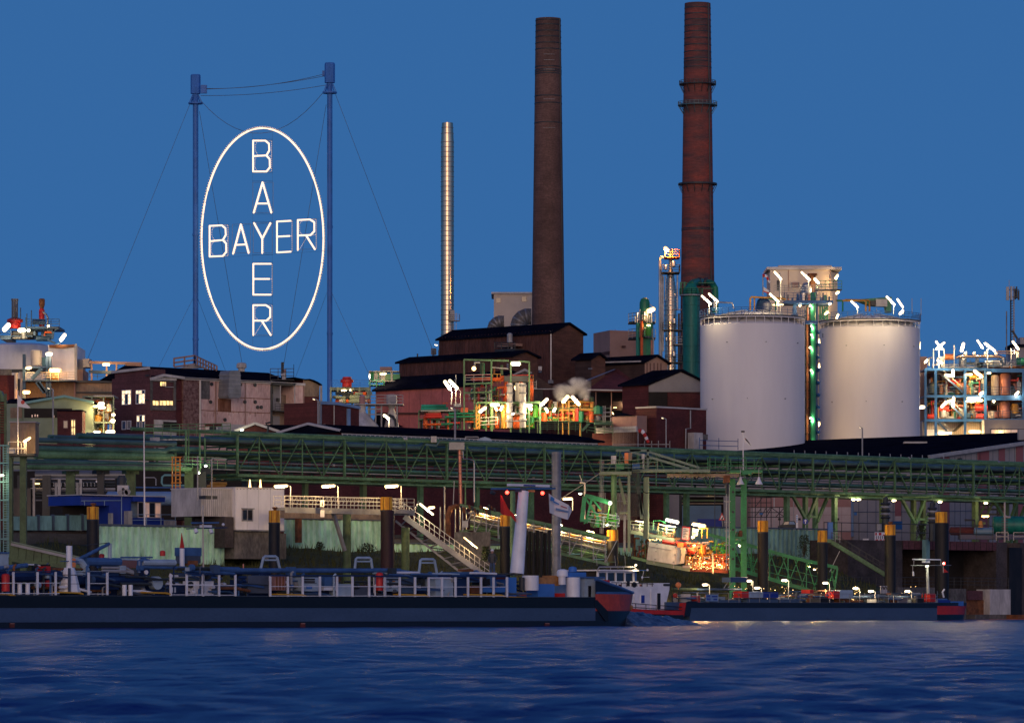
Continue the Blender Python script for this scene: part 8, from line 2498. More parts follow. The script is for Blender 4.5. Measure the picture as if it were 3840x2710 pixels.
for i_,x in enumerate((1942,2140)):
 tt_=T('bell_lamp',('first' if i_==0 else 'second')+' small white bell shaped lamp hanging under the green platform','lamp',l4(x,590,D_-.5))
 m=M();c=l4(x,575,D_-.5);m.lathe(c.x,c.y,[(.42,c.z-.42),(.2,c.z),(.08,c.z+.35)],12);P(tt_,'shade',m,'white_paint')
 m=M();m.bar(c+UP*.3,c+UP*1.2,.05);P(tt_,'rod',m,'light_steel')
t=T('flag','faded white flag on a black tipped pole above the green platform','flag',l4(1972,450,D_))
m=M();m.path([l4(1973,465,D_),l4(1969,60,D_)],.06,6);P(t,'pole',m,'white_paint')
m=M();c=l4(1968,58,D_);m.tube(c,c+UP*.15,.2,10);P(t,'pole_cap',m,'pile_black')
m=M();m.prism([l4(x,y,D_-.02)for x,y in((1980,95),(2010,115),(2045,160),(2072,195),(2055,222),(2020,190),(1982,172))],(0,.04,0));P(t,'cloth',m,'flag_white')
m=M();m.prism([l4(x,y,D_-.05)for x,y in((1988,118),(2005,128),(2035,165),(2055,205),(2030,175),(2000,145))],(0,.02,0));P(t,'dark_emblem',m,'ink')
m=M();m.prism([l4(x,y,D_-.05)for x,y in((1990,122),(2000,122),(2004,132),(1994,134))],(0,.02,0));P(t,'red_emblem',m,'red_paint')
# ---------------------------------------------------------------- loading deck with glowing pumps
D_=453
k=D_/F/zL.k
t=T('loading_deck','sloping loading deck crowded with orange lit pipes and a big white tank box','loading deck',zL(900,1450,D_))
for q,w,h,mt in(((60,985,730,1110),.3,.36,'shed_green'),((70,1370,320,1430),.3,.3,'bridge_green'),((300,1440,960,1560),.35,.4,'shed_green'),((960,1560,1540,1590),.3,.35,'maroon_brick'),((60,1000,720,1140),.1,.1,'light_steel')):
 m=M();m.bar(zL(q[0],q[1],D_),zL(q[2],q[3],D_),w,h);P(t,'deck_beam',m,mt)
m=M();m.prism([zL(90,985,D_+.1),zL(740,1100,D_+.1),zL(850,1075,D_+2.2),zL(160,965,D_+2.2)],(0,0,-.08));P(t,'deck_plate',m,'wood')
m=M();m.prism([zL(340,1135,D_-.3),zL(760,1205,D_-.3),zL(725,1480,D_-.3),zL(305,1410,D_-.3)],(0,1.6,0));b_=P(t,'white_tank_box',m,'dirty_white')
m=M();m.prism([zL(762,1205,D_-.25),zL(895,1235,D_-.25),zL(875,1460,D_-.25),zL(727,1480,D_-.25)],(0,1.6,0));P(t,'white_end_box',m,'dirty_white')
m=M();m.prism([zL(330,1200,D_-.32),zL(680,1262,D_-.32),zL(680,1267,D_-.32),zL(330,1206,D_-.32)],(0,.04,0));P(b_,'lid_seam',m,'grey_steel')
for x,y in((460,1168),(445,1282),(432,1400),(735,1330),(712,1440),(740,1220)):
 m=M();m.zb(zL,x-12,x+12,y-3,y+4,D_-.36,.05);P(b_,'latch',m,'dark_steel')
m=M();m.path([zL(830,1225,D_-.35),zL(815,1430,D_-.35)],.08,6);P(t,'box_handle',m,'grey_steel')
m=M();m.zb(zL,850,945,1495,1535,D_-.4,.8);P(t,'small_tank',m,'grey_panel')
for q in((415,1410,415,1470),(712,1480,712,1540)):
 m=M();m.bar(zL(q[0],q[1],D_-.4),zL(q[2],q[3],D_-.4),.08);P(t,'bracket',m,'light_steel')
hot=['pipe_orange','copper','silver_dull','rust','silver','pipe_ochre','copper']
clutter(t,zL,900,1540,1330,1560,D_,1.6,120,hot,81,.42)
clutter(t,zL,880,1250,1130,1330,D_,1.6,70,hot+['pipe_red','olive_green'],82,.45)
clutter(t,zL,90,330,1080,1380,D_+.3,1.6,40,['rust','copper','dark_steel','olive_green','maroon_brick'],83,.5)
clutter(t,zL,100,320,860,980,D_+.4,1.2,26,['light_steel','shed_green','olive_green','silver_dull'],84,.4)
clutter(t,zL,470,720,980,1060,D_+.4,1.2,22,['copper','olive_green','tan_concrete','pipe_ochre'],85,.42)
clutter(t,zL,1240,1540,1120,1320,D_+.4,1.2,36,['green_machine','olive_green','jet_green','pipe_ochre'],86,.4)
m=M();m.tube(zL(930,1250,D_-.2),zL(1040,1290,D_-.2),.28,12);P(t,'red_pump',m,'pipe_red')
m=M();m.zb(zL,770,865,1150,1215,D_-.4,.6);P(t,'red_box',m,'bright_orange')
m=M();m.path([zL(540,1130,D_),zL(740,1160,D_),zL(900,1180,D_)],.22,8);P(t,'red_pipe',m,'pipe_red')
m=M();m.path([zL(1130,1170,D_-.3),zL(1155,1400,D_-.3)],.07,6);P(t,'lance',m,'pipe_ochre')
m=M();m.path([zL(740,900,D_-.6),zL(735,1180,D_-.6)],.07,6);P(t,'pole',m,'dark_steel')
m=M();m.path([zL(1305,1300,D_-.6),zL(1310,1620,D_-.6)],.1,6);P(t,'mooring_lance',m,'light_steel')
m=M();c=zL(745,930,D_-.6);m.ball((c.x,c.y,c.z),.18,8);P(t,'siren',m,'pile_black')
m=M();m.bar(zL(910,1390,D_-.4),zL(975,1400,D_-.4),.06);P(t,'rail',m,'pipe_ochre')
rail(t,[zL(60,975,D_-.1),zL(350,1000,D_-.1),zL(740,1075,D_-.1)],h=1.1,rows=(.4,.75,1.1),r=.03,mt='shed_green',step=1.1)
rail(t,[zL(1300,1540,D_-.2),zL(1560,1545,D_-.2)],h=1.5,rows=(.5,1,1.5),r=.04,mt='pipe_orange',step=.7)
rail(t,[zL(900,1530,D_-.3),zL(1100,1560,D_-.3)],h=1.2,rows=(.6,1.2),r=.03,mt='pipe_ochre',step=.9)
for a_ in(((400,960),(410,815),(515,815),(590,850)),((470,950),(490,850),(500,855)),((585,960),(595,890)),((722,1000),(730,895))):
 m=M();m.path([zL(x,y,D_-.2)for x,y in a_],.06,6);P(t,'frame_tube',m,'jet_green' if a_[0][0]==400 else 'pipe_ochre')
for x in(1140,1222):
 m=M();m.bar(zL(x,1080,D_-.1),zL(x,930,D_-.1),.1);P(t,'yellow_frame',m,'pipe_ochre')
m=M();m.bar(zL(1100,935,D_-.1),zL(1240,930,D_-.1),.1);P(t,'yellow_frame',m,'pipe_ochre')
for q in((1330,1260,1360,1110),(1400,1200,1420,1150),(1480,1210,1500,1150),(1440,1330,1560,1255),(1360,1235,1555,1290),(1290,1215,1550,1275)):
 m=M();m.bar(zL(q[0],q[1],D_+.2),zL(q[2],q[3],D_+.2),.08);P(t,'green_strut',m,'green_machine')
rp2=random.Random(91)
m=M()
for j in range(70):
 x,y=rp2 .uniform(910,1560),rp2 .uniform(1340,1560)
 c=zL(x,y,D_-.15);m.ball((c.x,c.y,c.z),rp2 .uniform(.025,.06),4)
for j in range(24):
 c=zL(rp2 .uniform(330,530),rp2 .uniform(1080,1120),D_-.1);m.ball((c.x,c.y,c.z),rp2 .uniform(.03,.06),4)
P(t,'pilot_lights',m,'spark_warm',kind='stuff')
t=T('notice_board','white notice board with red frame and lines of print on the loading deck','notice board',zL(895,1110,D_-.8))
m=M();m.prism([zL(x,y,D_-.8)for x,y in((845,900),(965,912),(945,1115),(828,1105))],(0,.06,0));P(t,'red_frame',m,'red_paint')
m=M();m.prism([zL(x,y,D_-.84)for x,y in((853,920),(955,930),(938,1102),(838,1094))],(0,.03,0));P(t,'white_field',m,'white_paint')
for j in range(6):
 y=942+j*25
 m=M();m.prism([zL(862-j*2,y,D_-.87),zL(862-j*2+(70 if j%2 else 45),y+6,D_-.87),zL(862-j*2+(70 if j%2 else 45),y+13,D_-.87),zL(862-j*2,y+7,D_-.87)],(0,.02,0));P(t,'print_line',m,'ink')
t=T('notice_board','second faded notice board behind the red framed one','notice board',zL(1045,1060,D_-.2))
m=M();m.prism([zL(x,y,D_-.2)for x,y in((1000,930),(1090,945),(1080,1045),(990,1040))],(0,.05,0));P(t,'board',m,'dirty_white')
for j in range(3):
 m=M();m.zb(zL,1010,1060,950+j*26,958+j*26,D_-.23,.02);P(t,'print_line',m,'ink')
for lb,a,r,em,d in(('long bright lamp over the loading deck, nearer the portal',(610,802,775,838),.26,'lamp_cool',-.4),('long bright lamp over the loading deck, nearer the green tower',(1015,868,1180,895),.27,'lamp_warm',-.4),('white strip lamp by the portal column on the loading deck',(140,820,325,848),.1,'lamp_white',-.3),('white strip lamp in the middle of the loading deck',(500,875,720,912),.08,'lamp_white',-.3),('round glaring lamp beside the red framed notice board',(1000,1065,1016,1062),.2,'lamp_orange',-.5),('orange work lamp among the pumps at the end of the deck',(1390,1480,1420,1486),.1,'lamp_orange',-.9),('orange work lamp under the red framed notice board',(1010,1190,1040,1190),.08,'lamp_orange',-.7),('small orange work lamp low at the deck tip',(1180,1440,1205,1445),.07,'lamp_orange',-.9)):
 zlamp(lb,zL,*a,D_+d,r,em,hood=False,power=4 if 'orange' in em else 1)
# ---------------------------------------------------------------- green truss gangway down to the moored barge
D_=465
t=T('truss_gangway','long green lattice gangway sloping down to the moored barge','gangway',l5(1260,1590,D_))
tp=((-260,1120),(180,1235),(760,1400),(1265,1515))
bt=((-60,1520),(190,1530),(760,1700),(1240,1840))
def gy(pts,x):return float(np.interp(x,[p[0]for p in pts],[p[1]for p in pts]))
for o_ in(0,1.6):
 for pts,w in((tp,.36),(bt,.4)):
  for a_,b_ in zip(pts[:-1],pts[1:]):
   m=M();m.bar(l5(a_[0],a_[1],D_+o_),l5(b_[0],b_[1],D_+o_),.26,w);P(t,'chord',m,'jet_green')
 xs=list(range(-60,1260,66))
 for j,x in enumerate(xs):
  if j%3==0:
   m=M();m.bar(l5(x,gy(tp,x),D_+o_),l5(x,gy(bt,x),D_+o_),.12);P(t,'post',m,'jet_green')
  x2=min(x+110,1250)
  a_,b_=(gy(tp,x),gy(bt,x2))if j%2 else(gy(bt,x),gy(tp,x2))
  m=M();m.bar(l5(x,a_,D_+o_),l5(x2,b_,D_+o_),.1);P(t,'lattice_bar',m,'jet_green')
 for f in(.45,.7):
  m=M();m.bar(l5(-60,gy(tp,-60)+(gy(bt,-60)-gy(tp,-60))*f,D_+o_),l5(1240,gy(tp,1240)+(gy(bt,1240)-gy(tp,1240))*f,D_+o_),.06);P(t,'handrail',m,'jet_green')
m=M();m.prism([l5(-60,1524,D_+.1),l5(190,1534,D_+.1),l5(1240,1842,D_+.1),l5(1240,1850,D_+.1),l5(190,1545,D_+.1),l5(-60,1535,D_+.1)],(0,1.4,0));P(t,'tread_plate',m,'olive_green')
m=M();m.bar(l5(1265,1515,D_),l5(1225,1800,D_),.2);P(t,'end_post',m,'jet_green')
for j in range(6):
 m=M();m.bar(l5(280+j*16,1390,D_-.2),l5(275+j*16,1510,D_-.2),.05);P(t,'basket_bar',m,'jet_green')
for j in range(5):
 m=M();m.bar(l5(275,1400+j*25,D_-.2),l5(372,1420+j*25,D_-.2),.05);P(t,'basket_bar',m,'jet_green')
for lb,x,y in(('warm lamp inside the lower half of the green gangway',945,1495),('warm lamp inside the end of the green gangway',1010,1530),('warm lamp inside the green gangway near the tower',200,1275)):
 zlamp(lb,l5,x,y,x+18,y+5,D_+.6,.09,'lamp_warm',hood=False,power=14)
m=M();m.bar(l5(1288,1335,D_),l5(1180,1560,D_),.07)
TOP('boat_hook',m,'light_steel','pale thin pole leaning beside the end of the green gangway','pole')
D_=487
t=T('stairs','dark green steel stairs descending the concrete quay','staircase',l5(1500,1500,D_))
A_,B_=l5(1205,1240,D_),l5(1800,1600,D_)
for o_ in(0,1.3):
 off=Vector((0,o_,0))
 m=M();m.bar(A_+off,B_+off,.1,.45);P(t,'string',m,'bridge_green')
 for h in(.6,1.15):
  m=M();m.bar(A_+off+UP*h,B_+off+UP*h,.04);P(t,'handrail',m,'dark_steel')
 for j in range(9):
  p=A_.lerp(B_,j/8)+off;m=M();m.bar(p,p+UP*1.15,.04);P(t,'baluster',m,'dark_steel')
for j in range(26):
 p=A_.lerp(B_,(j+.5)/26);m=M();m.box(p.x-.2,p.x+.2,D_+.06,D_+1.24,p.z+.1,p.z+.17);P(t,'step',m,'dark_steel')
m=M();m.zb(l5,1150,1210,1205,1245,D_,1.4);P(t,'landing',m,'bridge_green')
m=M();m.zb(l5,1165,1215,1025,1205,D_+2,1.5);P(t,'blue_post',m,'mast_blue')
rail(t,[l5(1240,1235,D_-.1),l5(1290,1245,D_-.1)],h=1.1,rows=(.4,.75,1.1),r=.03,mt='grey_steel')
# ---------------------------------------------------------------- the sailing tank barge
DN=290.0
DK=2.02
bm_=9.4
cN=DN*K
t=T('tank_barge','long dark blue tank barge sailing past with pale blue deck gear and orange bow','barge',rw(apx(1200,DN),cN+bm_/2,0))
BG=t
aS,aE=apx(-230,DN),b4 .a(380,DN)
aB=b4 .a(742,DN+6.6)
def band(nm,z0,z1_,mt,out=0.0,par=BG,A0=aS,A1=aE):
 m=M();m.rb(A0,A1,cN-out,cN+bm_+out,z0,z1_);return P(par,nm,m,mt)
zg0,zg1=b2 .z(1000,945,DN),b2 .z(1000,798,DN)
band('boot_top',-1.2,zg0,'hull_navy')
band('hull_side',zg0,zg1,'hull_grey',.01)
band('sheer_strake',zg1,DK,'hull_black',.03)
m=M();m.rb(aS,aE+2,cN+.15,cN+bm_-.15,DK,DK+.03);P(t,'deck',m,'deck_grey')
cM=cN+bm_/2
def bowring(z,tip,h,n=9):
 pts=[]
 for j in range(n+1):
  f=j/n
  w=(bm_/2)*(1-f**2.3)
  pts.append((aE+(tip-aE)*f,w))
 return[rw(a,cM-w,z)for a,w in pts]+[rw(a,cM+w,z)for a,w in reversed(pts[:-1])]
def bowband(nm,z0,t0,z1_,t1,mt,grow=1.0):
 a,b=bowring(z0,t0,0),bowring(z1_,t1,0)
 m=M();n=len(a)
 m.add(a+b,[(i,i+1,i+1+n,i+n)for i in range(n-1)],True)
 return P(t,nm,m,mt)
aw=b4 .a(700,DN+6.6)
bowband('bow_foot',-1.2,aw-.6,zg0,aw,'hull_navy')
bowband('bow_black',zg0,aw,b4 .z(560,830,DN),aB-.2,'hull_navy')
zr=b4 .z(560,830,DN)
zt_=b4 .z(700,650,DN)
bowband('bow_red',zr,aB-.2,zt_,aB+.15,'hull_red')
bowband('bow_rim',zt_,aB+.15,zt_+.16,aB+.2,'boat_blue')
m=M();m.add([p for p in bowring(DK,aB-.5,0)],[tuple(range(len(bowring(DK,aB,0))))]);P(t,'foredeck',m,'deck_grey')
m=M();m.prism([b4 .r(x,y,DN-.06)for x,y in((372,712),(400,712),(520,838),(520,940),(490,940),(372,780))],VV*.05);P(t,'bow_chevron',m,'hull_black')
rg=bowring(zt_,aB+.15,0)
m=M();m.path([p+UP*(.12+.9*max(0,1-j/6)**1.4)for j,p in enumerate(rg[:10])],.11,8);P(t,'bulwark_rim',m,'boat_blue')
m=M();m.add([p for p in rg[:10]]+[p+UP*(.12+.9*max(0,1-j/6)**1.4)for j,p in enumerate(rg[:10])],[(j,j+1,j+11,j+10)for j in range(9)],True);P(t,'bulwark',m,'hull_navy')
m=M();m.rz(b4,270,480,475,705,DN+.8,3.5);P(t,'forepeak_house',m,'boat_light')
m=M();m.rz(b4,265,490,462,478,DN+.5,4);P(t,'house_roof',m,'boat_blue')
m=M();m.rz(b4,475,535,498,545,DN+.3,.4);P(t,'red_lamp_box',m,'red_paint')
m=M();m.rz(b4,310,335,560,690,DN+.7,.1);P(t,'house_door',m,'glass_dark')
m=M();m.rb(aS,b3 .a(1400,DN),cN+1.5,cN+bm_-1.5,DK+.03,DK+.72);P(t,'trunk_deck',m,'boat_dark_blue')
def bp(z,x0,y0,x1,y1,r,mt,nm='pipe',d=1.5,n=9,par=None):
 m=M();m.path([z.r(x0,y0,DN+d),z.r(x1,y1,DN+d)],r,n);return P(par or t,nm,m,mt)
for args in((b2,520,395,2296,398,.15,'boat_blue'),(b2,300,388,560,392,.2,'boat_blue'),(b3,0,395,260,400,.16,'boat_blue'),(b3,240,398,560,450,.14,'boat_blue'),(b3,0,420,450,460,.1,'boat_light'),(b3,500,445,1420,458,.09,'boat_dark_blue'),(b2,0,425,900,430,.06,'boat_dark_blue'),(b2,700,450,2296,455,.06,'boat_dark_blue'),(b3,0,455,1000,466,.06,'boat_dark_blue'),(b1,-200,470,640,455,.34,'boat_dark_blue'),(b1,-200,395,290,340,.14,'boat_blue'),(b1,920,300,1290,305,.26,'boat_blue'),(b1,1300,255,1640,255,.05,'boat_blue'),(b1,1300,275,1480,280,.06,'boat_light'),(b1,1530,310,1880,312,.2,'boat_light'),(b1,1510,360,2000,370,.1,'boat_blue'),(b1,1900,375,2296,380,.12,'pipe_dark'),(b1,850,500,1560,505,.3,'boat_dark_blue'),(b2,560,470,900,470,.1,'boat_dark_blue'),(b2,560,520,900,520,.1,'boat_dark_blue'),(b2,560,560,700,560,.12,'boat_blue'),(b1,410,378,900,380,.05,'rust'),(b1,640,405,1100,410,.05,'boat_light')):
 bp(*args)
bp(b1,830,285,1175,108,.11,'boat_blue','derrick_boom');bp(b1,1182,290,1182,105,.12,'boat_light','derrick_post');bp(b1,870,130,1175,98,.025,'dark_steel','derrick_stay')
m=M();m.path([b1 .r(x,y,DN+1.5)for x,y in((820,290),(870,300),(920,370),(930,400))],.22,8);P(t,'vent_bend',m,'boat_light')
m=M();m.path([b1 .r(x,y,DN+1.5)for x,y in((1500,420),(1500,300),(1540,280),(1620,310),(1700,310))],.16,9);P(t,'vent_bend',m,'boat_blue')
for z,x0,x1,y0,y1,mt,nm,d in((b1,-60,92,205,400,'boat_light','deck_house',3),(b1,-60,100,196,212,'boat_blue','house_roof',2.8),(b1,500,545,350,570,'red_paint','hydrant',1.2),(b1,460,540,330,480,'pile_black','valve_block',2),(b1,960,1280,415,600,'boat_dark_blue','deck_tank',1.4),(b1,1310,1480,280,370,'salmon_panel','pump_house',3),(b1,1300,1560,380,660,'deck_grey','manifold_box',1.6),(b1,1540,1610,380,450,'boat_dark_blue','round_sign_board',1.0),(b1,2000,2170,150,240,'boat_blue','locker',3),(b1,2010,2160,235,320,'deck_grey','locker',3),(b1,2060,2130,290,340,'rust','hose_rack',2.5),(b2,80,290,510,650,'boat_white','canister_rack',1.2),(b2,370,520,545,630,'boat_dark_blue','deck_tank',1.2),(b2,660,890,450,640,'deck_grey','manifold_box',1.2),(b2,950,1065,455,608,'salmon_panel','sign_board',.6),(b2,1240,1420,470,618,'boat_light','cabinet',.8),(b2,1485,1600,465,570,'boat_blue','cabinet',.8),(b2,1480,1620,575,610,'boat_white','folded_boat_cover',.8),(b2,1630,1780,540,680,'boat_light','cabinet',.9),(b2,1810,1950,560,680,'deck_grey','manifold_box',1),(b3,140,270,470,620,'boat_light','cabinet',.8),(b3,305,435,480,640,'hull_grey','cabinet',.8),(b3,670,860,480,690,'boat_light','cabinet',.9),(b3,900,1030,480,690,'boat_dark_blue','cabinet',1.0),(b3,1050,1140,490,520,'boat_blue','cabinet',1),(b3,1055,1140,560,640,'rust','hose_rack',1),(b3,1185,1280,485,550,'pile_black','cabinet',1),(b3,1180,1420,570,630,'mast_blue','cabinet',1.0),(b3,1310,1420,470,490,'maroon_brick','lid',1),(b3,1450,1540,470,690,'mast_blue','cabinet',1.2),(b3,830,1190,412,450,'boat_blue','pipe_cover',2.5),(b3,1030,1080,382,405,'rust','small_box',2.4),(b3,1780,1950,470,540,'wood','timber_block',1.5),(b3,1770,1950,540,690,'mast_blue','winch_base',1.4),(b3,2015,2065,640,692,'red_paint','red_bin',.8),(b3,1940,2010,450,560,'wood','winch_drum',1.8),(b3,2100,2290,415,470,'mast_blue','vent_collar',1.6)):
 m=M();m.rz(z,x0,x1,y0,y1,DN+d,1.1);P(t,nm,m,mt)
for z,x0,x1,y,mt in((b1,610,900,630,'boat_yellow'),(b1,1570,1840,632,'boat_yellow'),(b2,980,1290,652,'boat_yellow'),(b3,300,600,655,'boat_yellow'),(b3,1040,1420,655,'boat_yellow'),(b3,1470,1690,682,'boat_yellow'),(b1,80,170,652,'boat_yellow')):
 m=M();m.prism([z.r(x0,y-8,DN+.1),z.r(x1-40,y-2,DN+.1),z.r(x1,y+12,DN+.1),z.r(x1,y+26,DN+.1),z.r(x1-60,y+14,DN+.1),z.r(x0,y+6,DN+.1)],VV*.8);P(t,'yellow_ramp',m,mt)
rb_=random.Random(23)
for j in range(300):
 z=rb_.choice([b1,b2,b3]);x=rb_.uniform(0,2296 if z is not b3 else 1450);y=rb_.uniform(330 if z is b1 else 415,650);d=rb_.uniform(.5,3)
 p=z.r(x,y,DN+d);kd=rb_.random()
 mt=rb_.choice(['boat_light','boat_white','boat_blue','boat_dark_blue','deck_grey','pipe_dark','hull_grey','light_steel','rust','boat_blue','pipe_dark'])
 m=M()
 if kd<.4:nm='pipe';m.path([p,p+U*rb_.uniform(.5,2.4),p+U*2.5-UP*rb_.uniform(0,.3)],rb_.uniform(.035,.11),7)
 elif kd<.65:nm='standpipe';m.path([Vector((p.x,p.y,DK)),p,p+U*.15+UP*.08],rb_.uniform(.04,.09),6)
 elif kd<.85:nm='valve';m.tube(p-U*.12,p+U*.12,rb_.uniform(.1,.24),8)
 else:
  nm='deck_box';w_=rb_.uniform(.2,.6);q=p+U*w_;m.prism([p,q,q+UP*w_,p+UP*w_],VV*.4)
 P(t,nm,m,mt)
for z,x0,x1,y0,y1,mt in((b2,1265,1380,482,500,'ink'),(b2,1265,1380,508,526,'ink'),(b2,1290,1350,560,595,'mast_blue'),(b2,1265,1400,530,534,'ink'),(b3,185,235,505,518,'wood')):
 m=M();m.rz(z,x0,x1,y0,y1,DN+.72,.03);P(t,'printed_label',m,mt)
for xx in(965,1000,1035):
 m=M();m.rz(b2,xx,xx+14,462,600,DN+.55,.03);P(t,'printed_label',m,'rust')
def drum(z,x,w,y0,y1,mt,nm,d=1.0,dome=False,par=None):
 c0,c1=z.r(x,y1,DN+d),z.r(x,y0,DN+d)
 r=w/2/z.k*c0 .y/F
 m=M();m.lathe(c0 .x,c0 .y,[(r,c0 .z),(r,c1 .z)]+([(r*.8,c1 .z+r*.35),(r*.3,c1 .z+r*.5)]if dome else[]),16);return P(par or t,nm,m,mt)
for a_ in((b2,2075,80,435,610,'red_paint','red_extinguisher',.7,True),(b3,2150,150,470,692,'boat_white','ventilator',1.0),(b3,2035,120,410,460,'boat_white','ventilator_hood',1.4,True),(b3,2030,80,460,548,'boat_white','ventilator',1.4),(b3,1690,180,450,610,'boat_white','winch_drum',1.3),(b3,1600,60,470,610,'dark_steel','winch_motor',1.2),(b1,212,50,530,655,'boat_white','bollard',.4),(b1,298,50,530,655,'boat_white','bollard',.4),(b1,1338,50,550,665,'boat_white','bollard',.4),(b1,1405,50,550,665,'boat_white','bollard',.4),(b1,1960,55,160,350,'boat_white','vent_pole',2.5),(b1,1750,60,195,240,'red_paint','hydrant_head',2.5,True),(b1,1095,60,230,270,'red_paint','hydrant_head',3,True),(b1,60,90,450,620,'red_paint','life_ring_locker',.5,True),(b2,610,18,325,375,'copper','copper_valve',2),(b3,2145,90,375,410,'mast_blue','ventilator_hood',3,True)):
 drum(*a_)
m=M()
c=b1 .r(1700,530,DN+.9);m.tube(c,c+VV*.5,.42,18);P(t,'round_manhole',m,'boat_light')
c=b1 .r(1572,415,DN+.9);m=M();m.tube(c-VV*.05,c+VV*.03,.14,14);P(t,'white_disc',m,'white_paint')
m=M();pts=[]
c=b1 .r(1960,150,DN+2.5)
m.prism([b1 .r(1940,155,DN+2.5),b1 .r(1985,155,DN+2.5),b1 .r(1958,-10,DN+2.5)],VV*.05);P(t,'red_pennant',m,'flag_red')
m=M();cx_=b1 .r(745,640,DN+1.2)
zt2=b1 .r(745,365,DN+1.2).z;zb2=b1 .r(745,630,DN+1.2).z
s_=cx_.y/F/b1 .k
m.lathe(cx_.x,cx_.y,[(125*s_,zb2),(110*s_,zb2+.4),(70*s_,zt2-.2),(55*s_,zt2)],10,False);P(t,'mast_foot',m,'boat_white')
drum(b1,745,66,130,370,'boat_white','mast_tube',1.2)
for y in(445,540):
 z_=b1 .r(745,y,DN+1.2).z;rr2=np.interp(y,[365,630],[58,118])*s_+.03
 m=M();m.lathe(cx_.x,cx_.y,[(rr2,z_-.03),(rr2+.02,z_),(rr2,z_+.03)],10);P(t,'mast_band',m,'dark_steel')
m=M();m.rz(b1,735,762,370,625,DN+.2,.05);P(t,'mast_slot',m,'deck_grey')
m=M();m.rz(b1,770,815,310,360,DN+1.0,.2);P(t,'lit_lens',m,'bright_orange')
m=M();m.rz(b1,765,815,268,292,DN+1.0,.2);P(t,'lit_lens',m,'bright_orange')
m=M();m.rz(b1,690,850,292,300,DN+1.0,.4);P(t,'lamp_shelf',m,'boat_blue')
for z,x0,x1,x2,x3,y0,y1 in((b2,795,835,965,1005,245,385),(b2,1808,1830,1975,2000,260,392),(b3,490,515,650,685,275,430)):
 for d in(2.4,3.6):
  m=M();m.path([z.r(x0,y1,DN+d),z.r(x1-8,y0+12,DN+d),z.r(x1+8,y0,DN+d),z.r(x2-8,y0,DN+d),z.r(x2+8,y0+12,DN+d),z.r(x3,y1,DN+d)],.09,8);P(t,'hoop_frame',m,'boat_light')
 m=M();m.bar(z.r(x1,y0+38,DN+2.4),z.r(x2,y0+38,DN+2.4),.1);P(t,'hoop_bar',m,'boat_light')
def rbar(par,z,x0,y0,x1,y1,w,mt,nm,d):
 m=M();m.bar(z.r(x0,y0,DN+d),z.r(x1,y1,DN+d),w);P(par,nm,m,mt)
rbar(t,b2,180,360,172,-305,.1,'light_steel','signal_mast',3)
rbar(t,l2,0,1095,435,1083,.07,'boat_dark_blue','mast_yard',3)
rbar(t,l2,50,1033,345,1030,.1,'boat_blue','radar_bar',3)
m=M();m.rz(l2,172,272,1055,1080,DN+3,.3);P(t,'radar_base',m,'boat_white')
for x,y in((100,1120),(262,1125)):
 m=M();m.tube(l2 .r(x-8,y-20,DN+3),l2 .r(x+8,y+18,DN+2.8),.12,8);P(t,'searchlight',m,'boat_white')
m=M();c=l2 .r(393,1050,DN+3);m.ball(c,.1,8);P(t,'yard_lamp',m,'boat_white')
m=M();m.path([b3 .r(1545,430,DN+3),l3 .r(1618,690,DN+3)],[.5,.36],14);P(t,'main_mast',m,'boat_white')
m=M();m.rz(l3,1592,1645,655,700,DN+2.8,.6);P(t,'mast_head',m,'deck_grey')
rbar(t,l3,1270,665,1955,662,.13,'boat_blue','mast_yard',3)
m=M();m.rz(l3,1465,1900,616,642,DN+2.9,.25);P(t,'radar_bar',m,'boat_white')
m=M();m.rz(l3,1620,1745,622,638,DN+2.85,.03);P(t,'radar_mark',m,'hut_blue')
m=M();m.rz(l3,1910,1980,628,638,DN+2.9,.2);P(t,'antenna',m,'light_steel')
for x,y in((1440,705),(1820,712)):
 m=M();c=l3 .r(x,y,DN+3);m.ball(c,.13,8);P(t,'red_signal',m,'red_light')
m=M();m.rz(l3,1685,1740,680,700,DN+2.9,.2);P(t,'copper_horn',m,'bright_orange')
m=M();m.tube(l3 .r(1270,700,DN+3),l3 .r(1300,715,DN+3),.14,8);P(t,'searchlight',m,'dark_steel')
drum(b3,1545,130,425,445,'dark_steel','mast_collar',3)
def brail(z,xs,x0,x1,yt,yb,mt='boat_white',d=.15,ys=(0,.5,.95)):
 for x in xs:
  p,q=z.r(x,yb,DN+d),z.r(x,yt,DN+d)
  m=M();m.rb(z.a(x-9,DN+d),z.a(x+9,DN+d),(DN+d)*K-.03,(DN+d)*K+.05,p.z,q.z);P(t,'rail_post',m,mt)
 for f in ys:
  y=yt+(yb-yt)*f
  m=M();m.bar(z.r(x0,y,DN+d-.05),z.r(x1,y,DN+d-.05),.035 if f else.05);P(t,'rail',m,mt if f else 'boat_dark_blue')
brail(b1,(-150,-20,145,405),-300,640,405,655)
brail(b1,(600,955,1155),600,640,410,660,ys=())
brail(b1,(1156,),945,1160,410,660)
brail(b1,(1838,2010,2185),1838,2296,428,668)
brail(b2,(178,350,525),0,525,440,672)
brail(b2,(900,1090,1250,1435,1620,1785,1965,2135),900,2296,455,680)
brail(b3,(125,285,450,597,740,885,1020,1160,1295,1440),0,1450,462,682)
for z,x in((b1,135),(b2,1255),(b3,1875)):
 m=M();m.rz(z,x-28,x+22,960,1010,DN-.06,.04);f_=P(t,'draught_mark',m,'maroon_brick')
 m=M();m.rz(z,x-22,x+22,962,970,DN-.08,.02);P(f_,'mark_highlight',m,'salmon_panel')
m=M();m.tube(b4 .r(725,770,DN+3),b4 .r(760,800,DN+3),.22,8);P(t,'anchor_pocket',m,'wood')
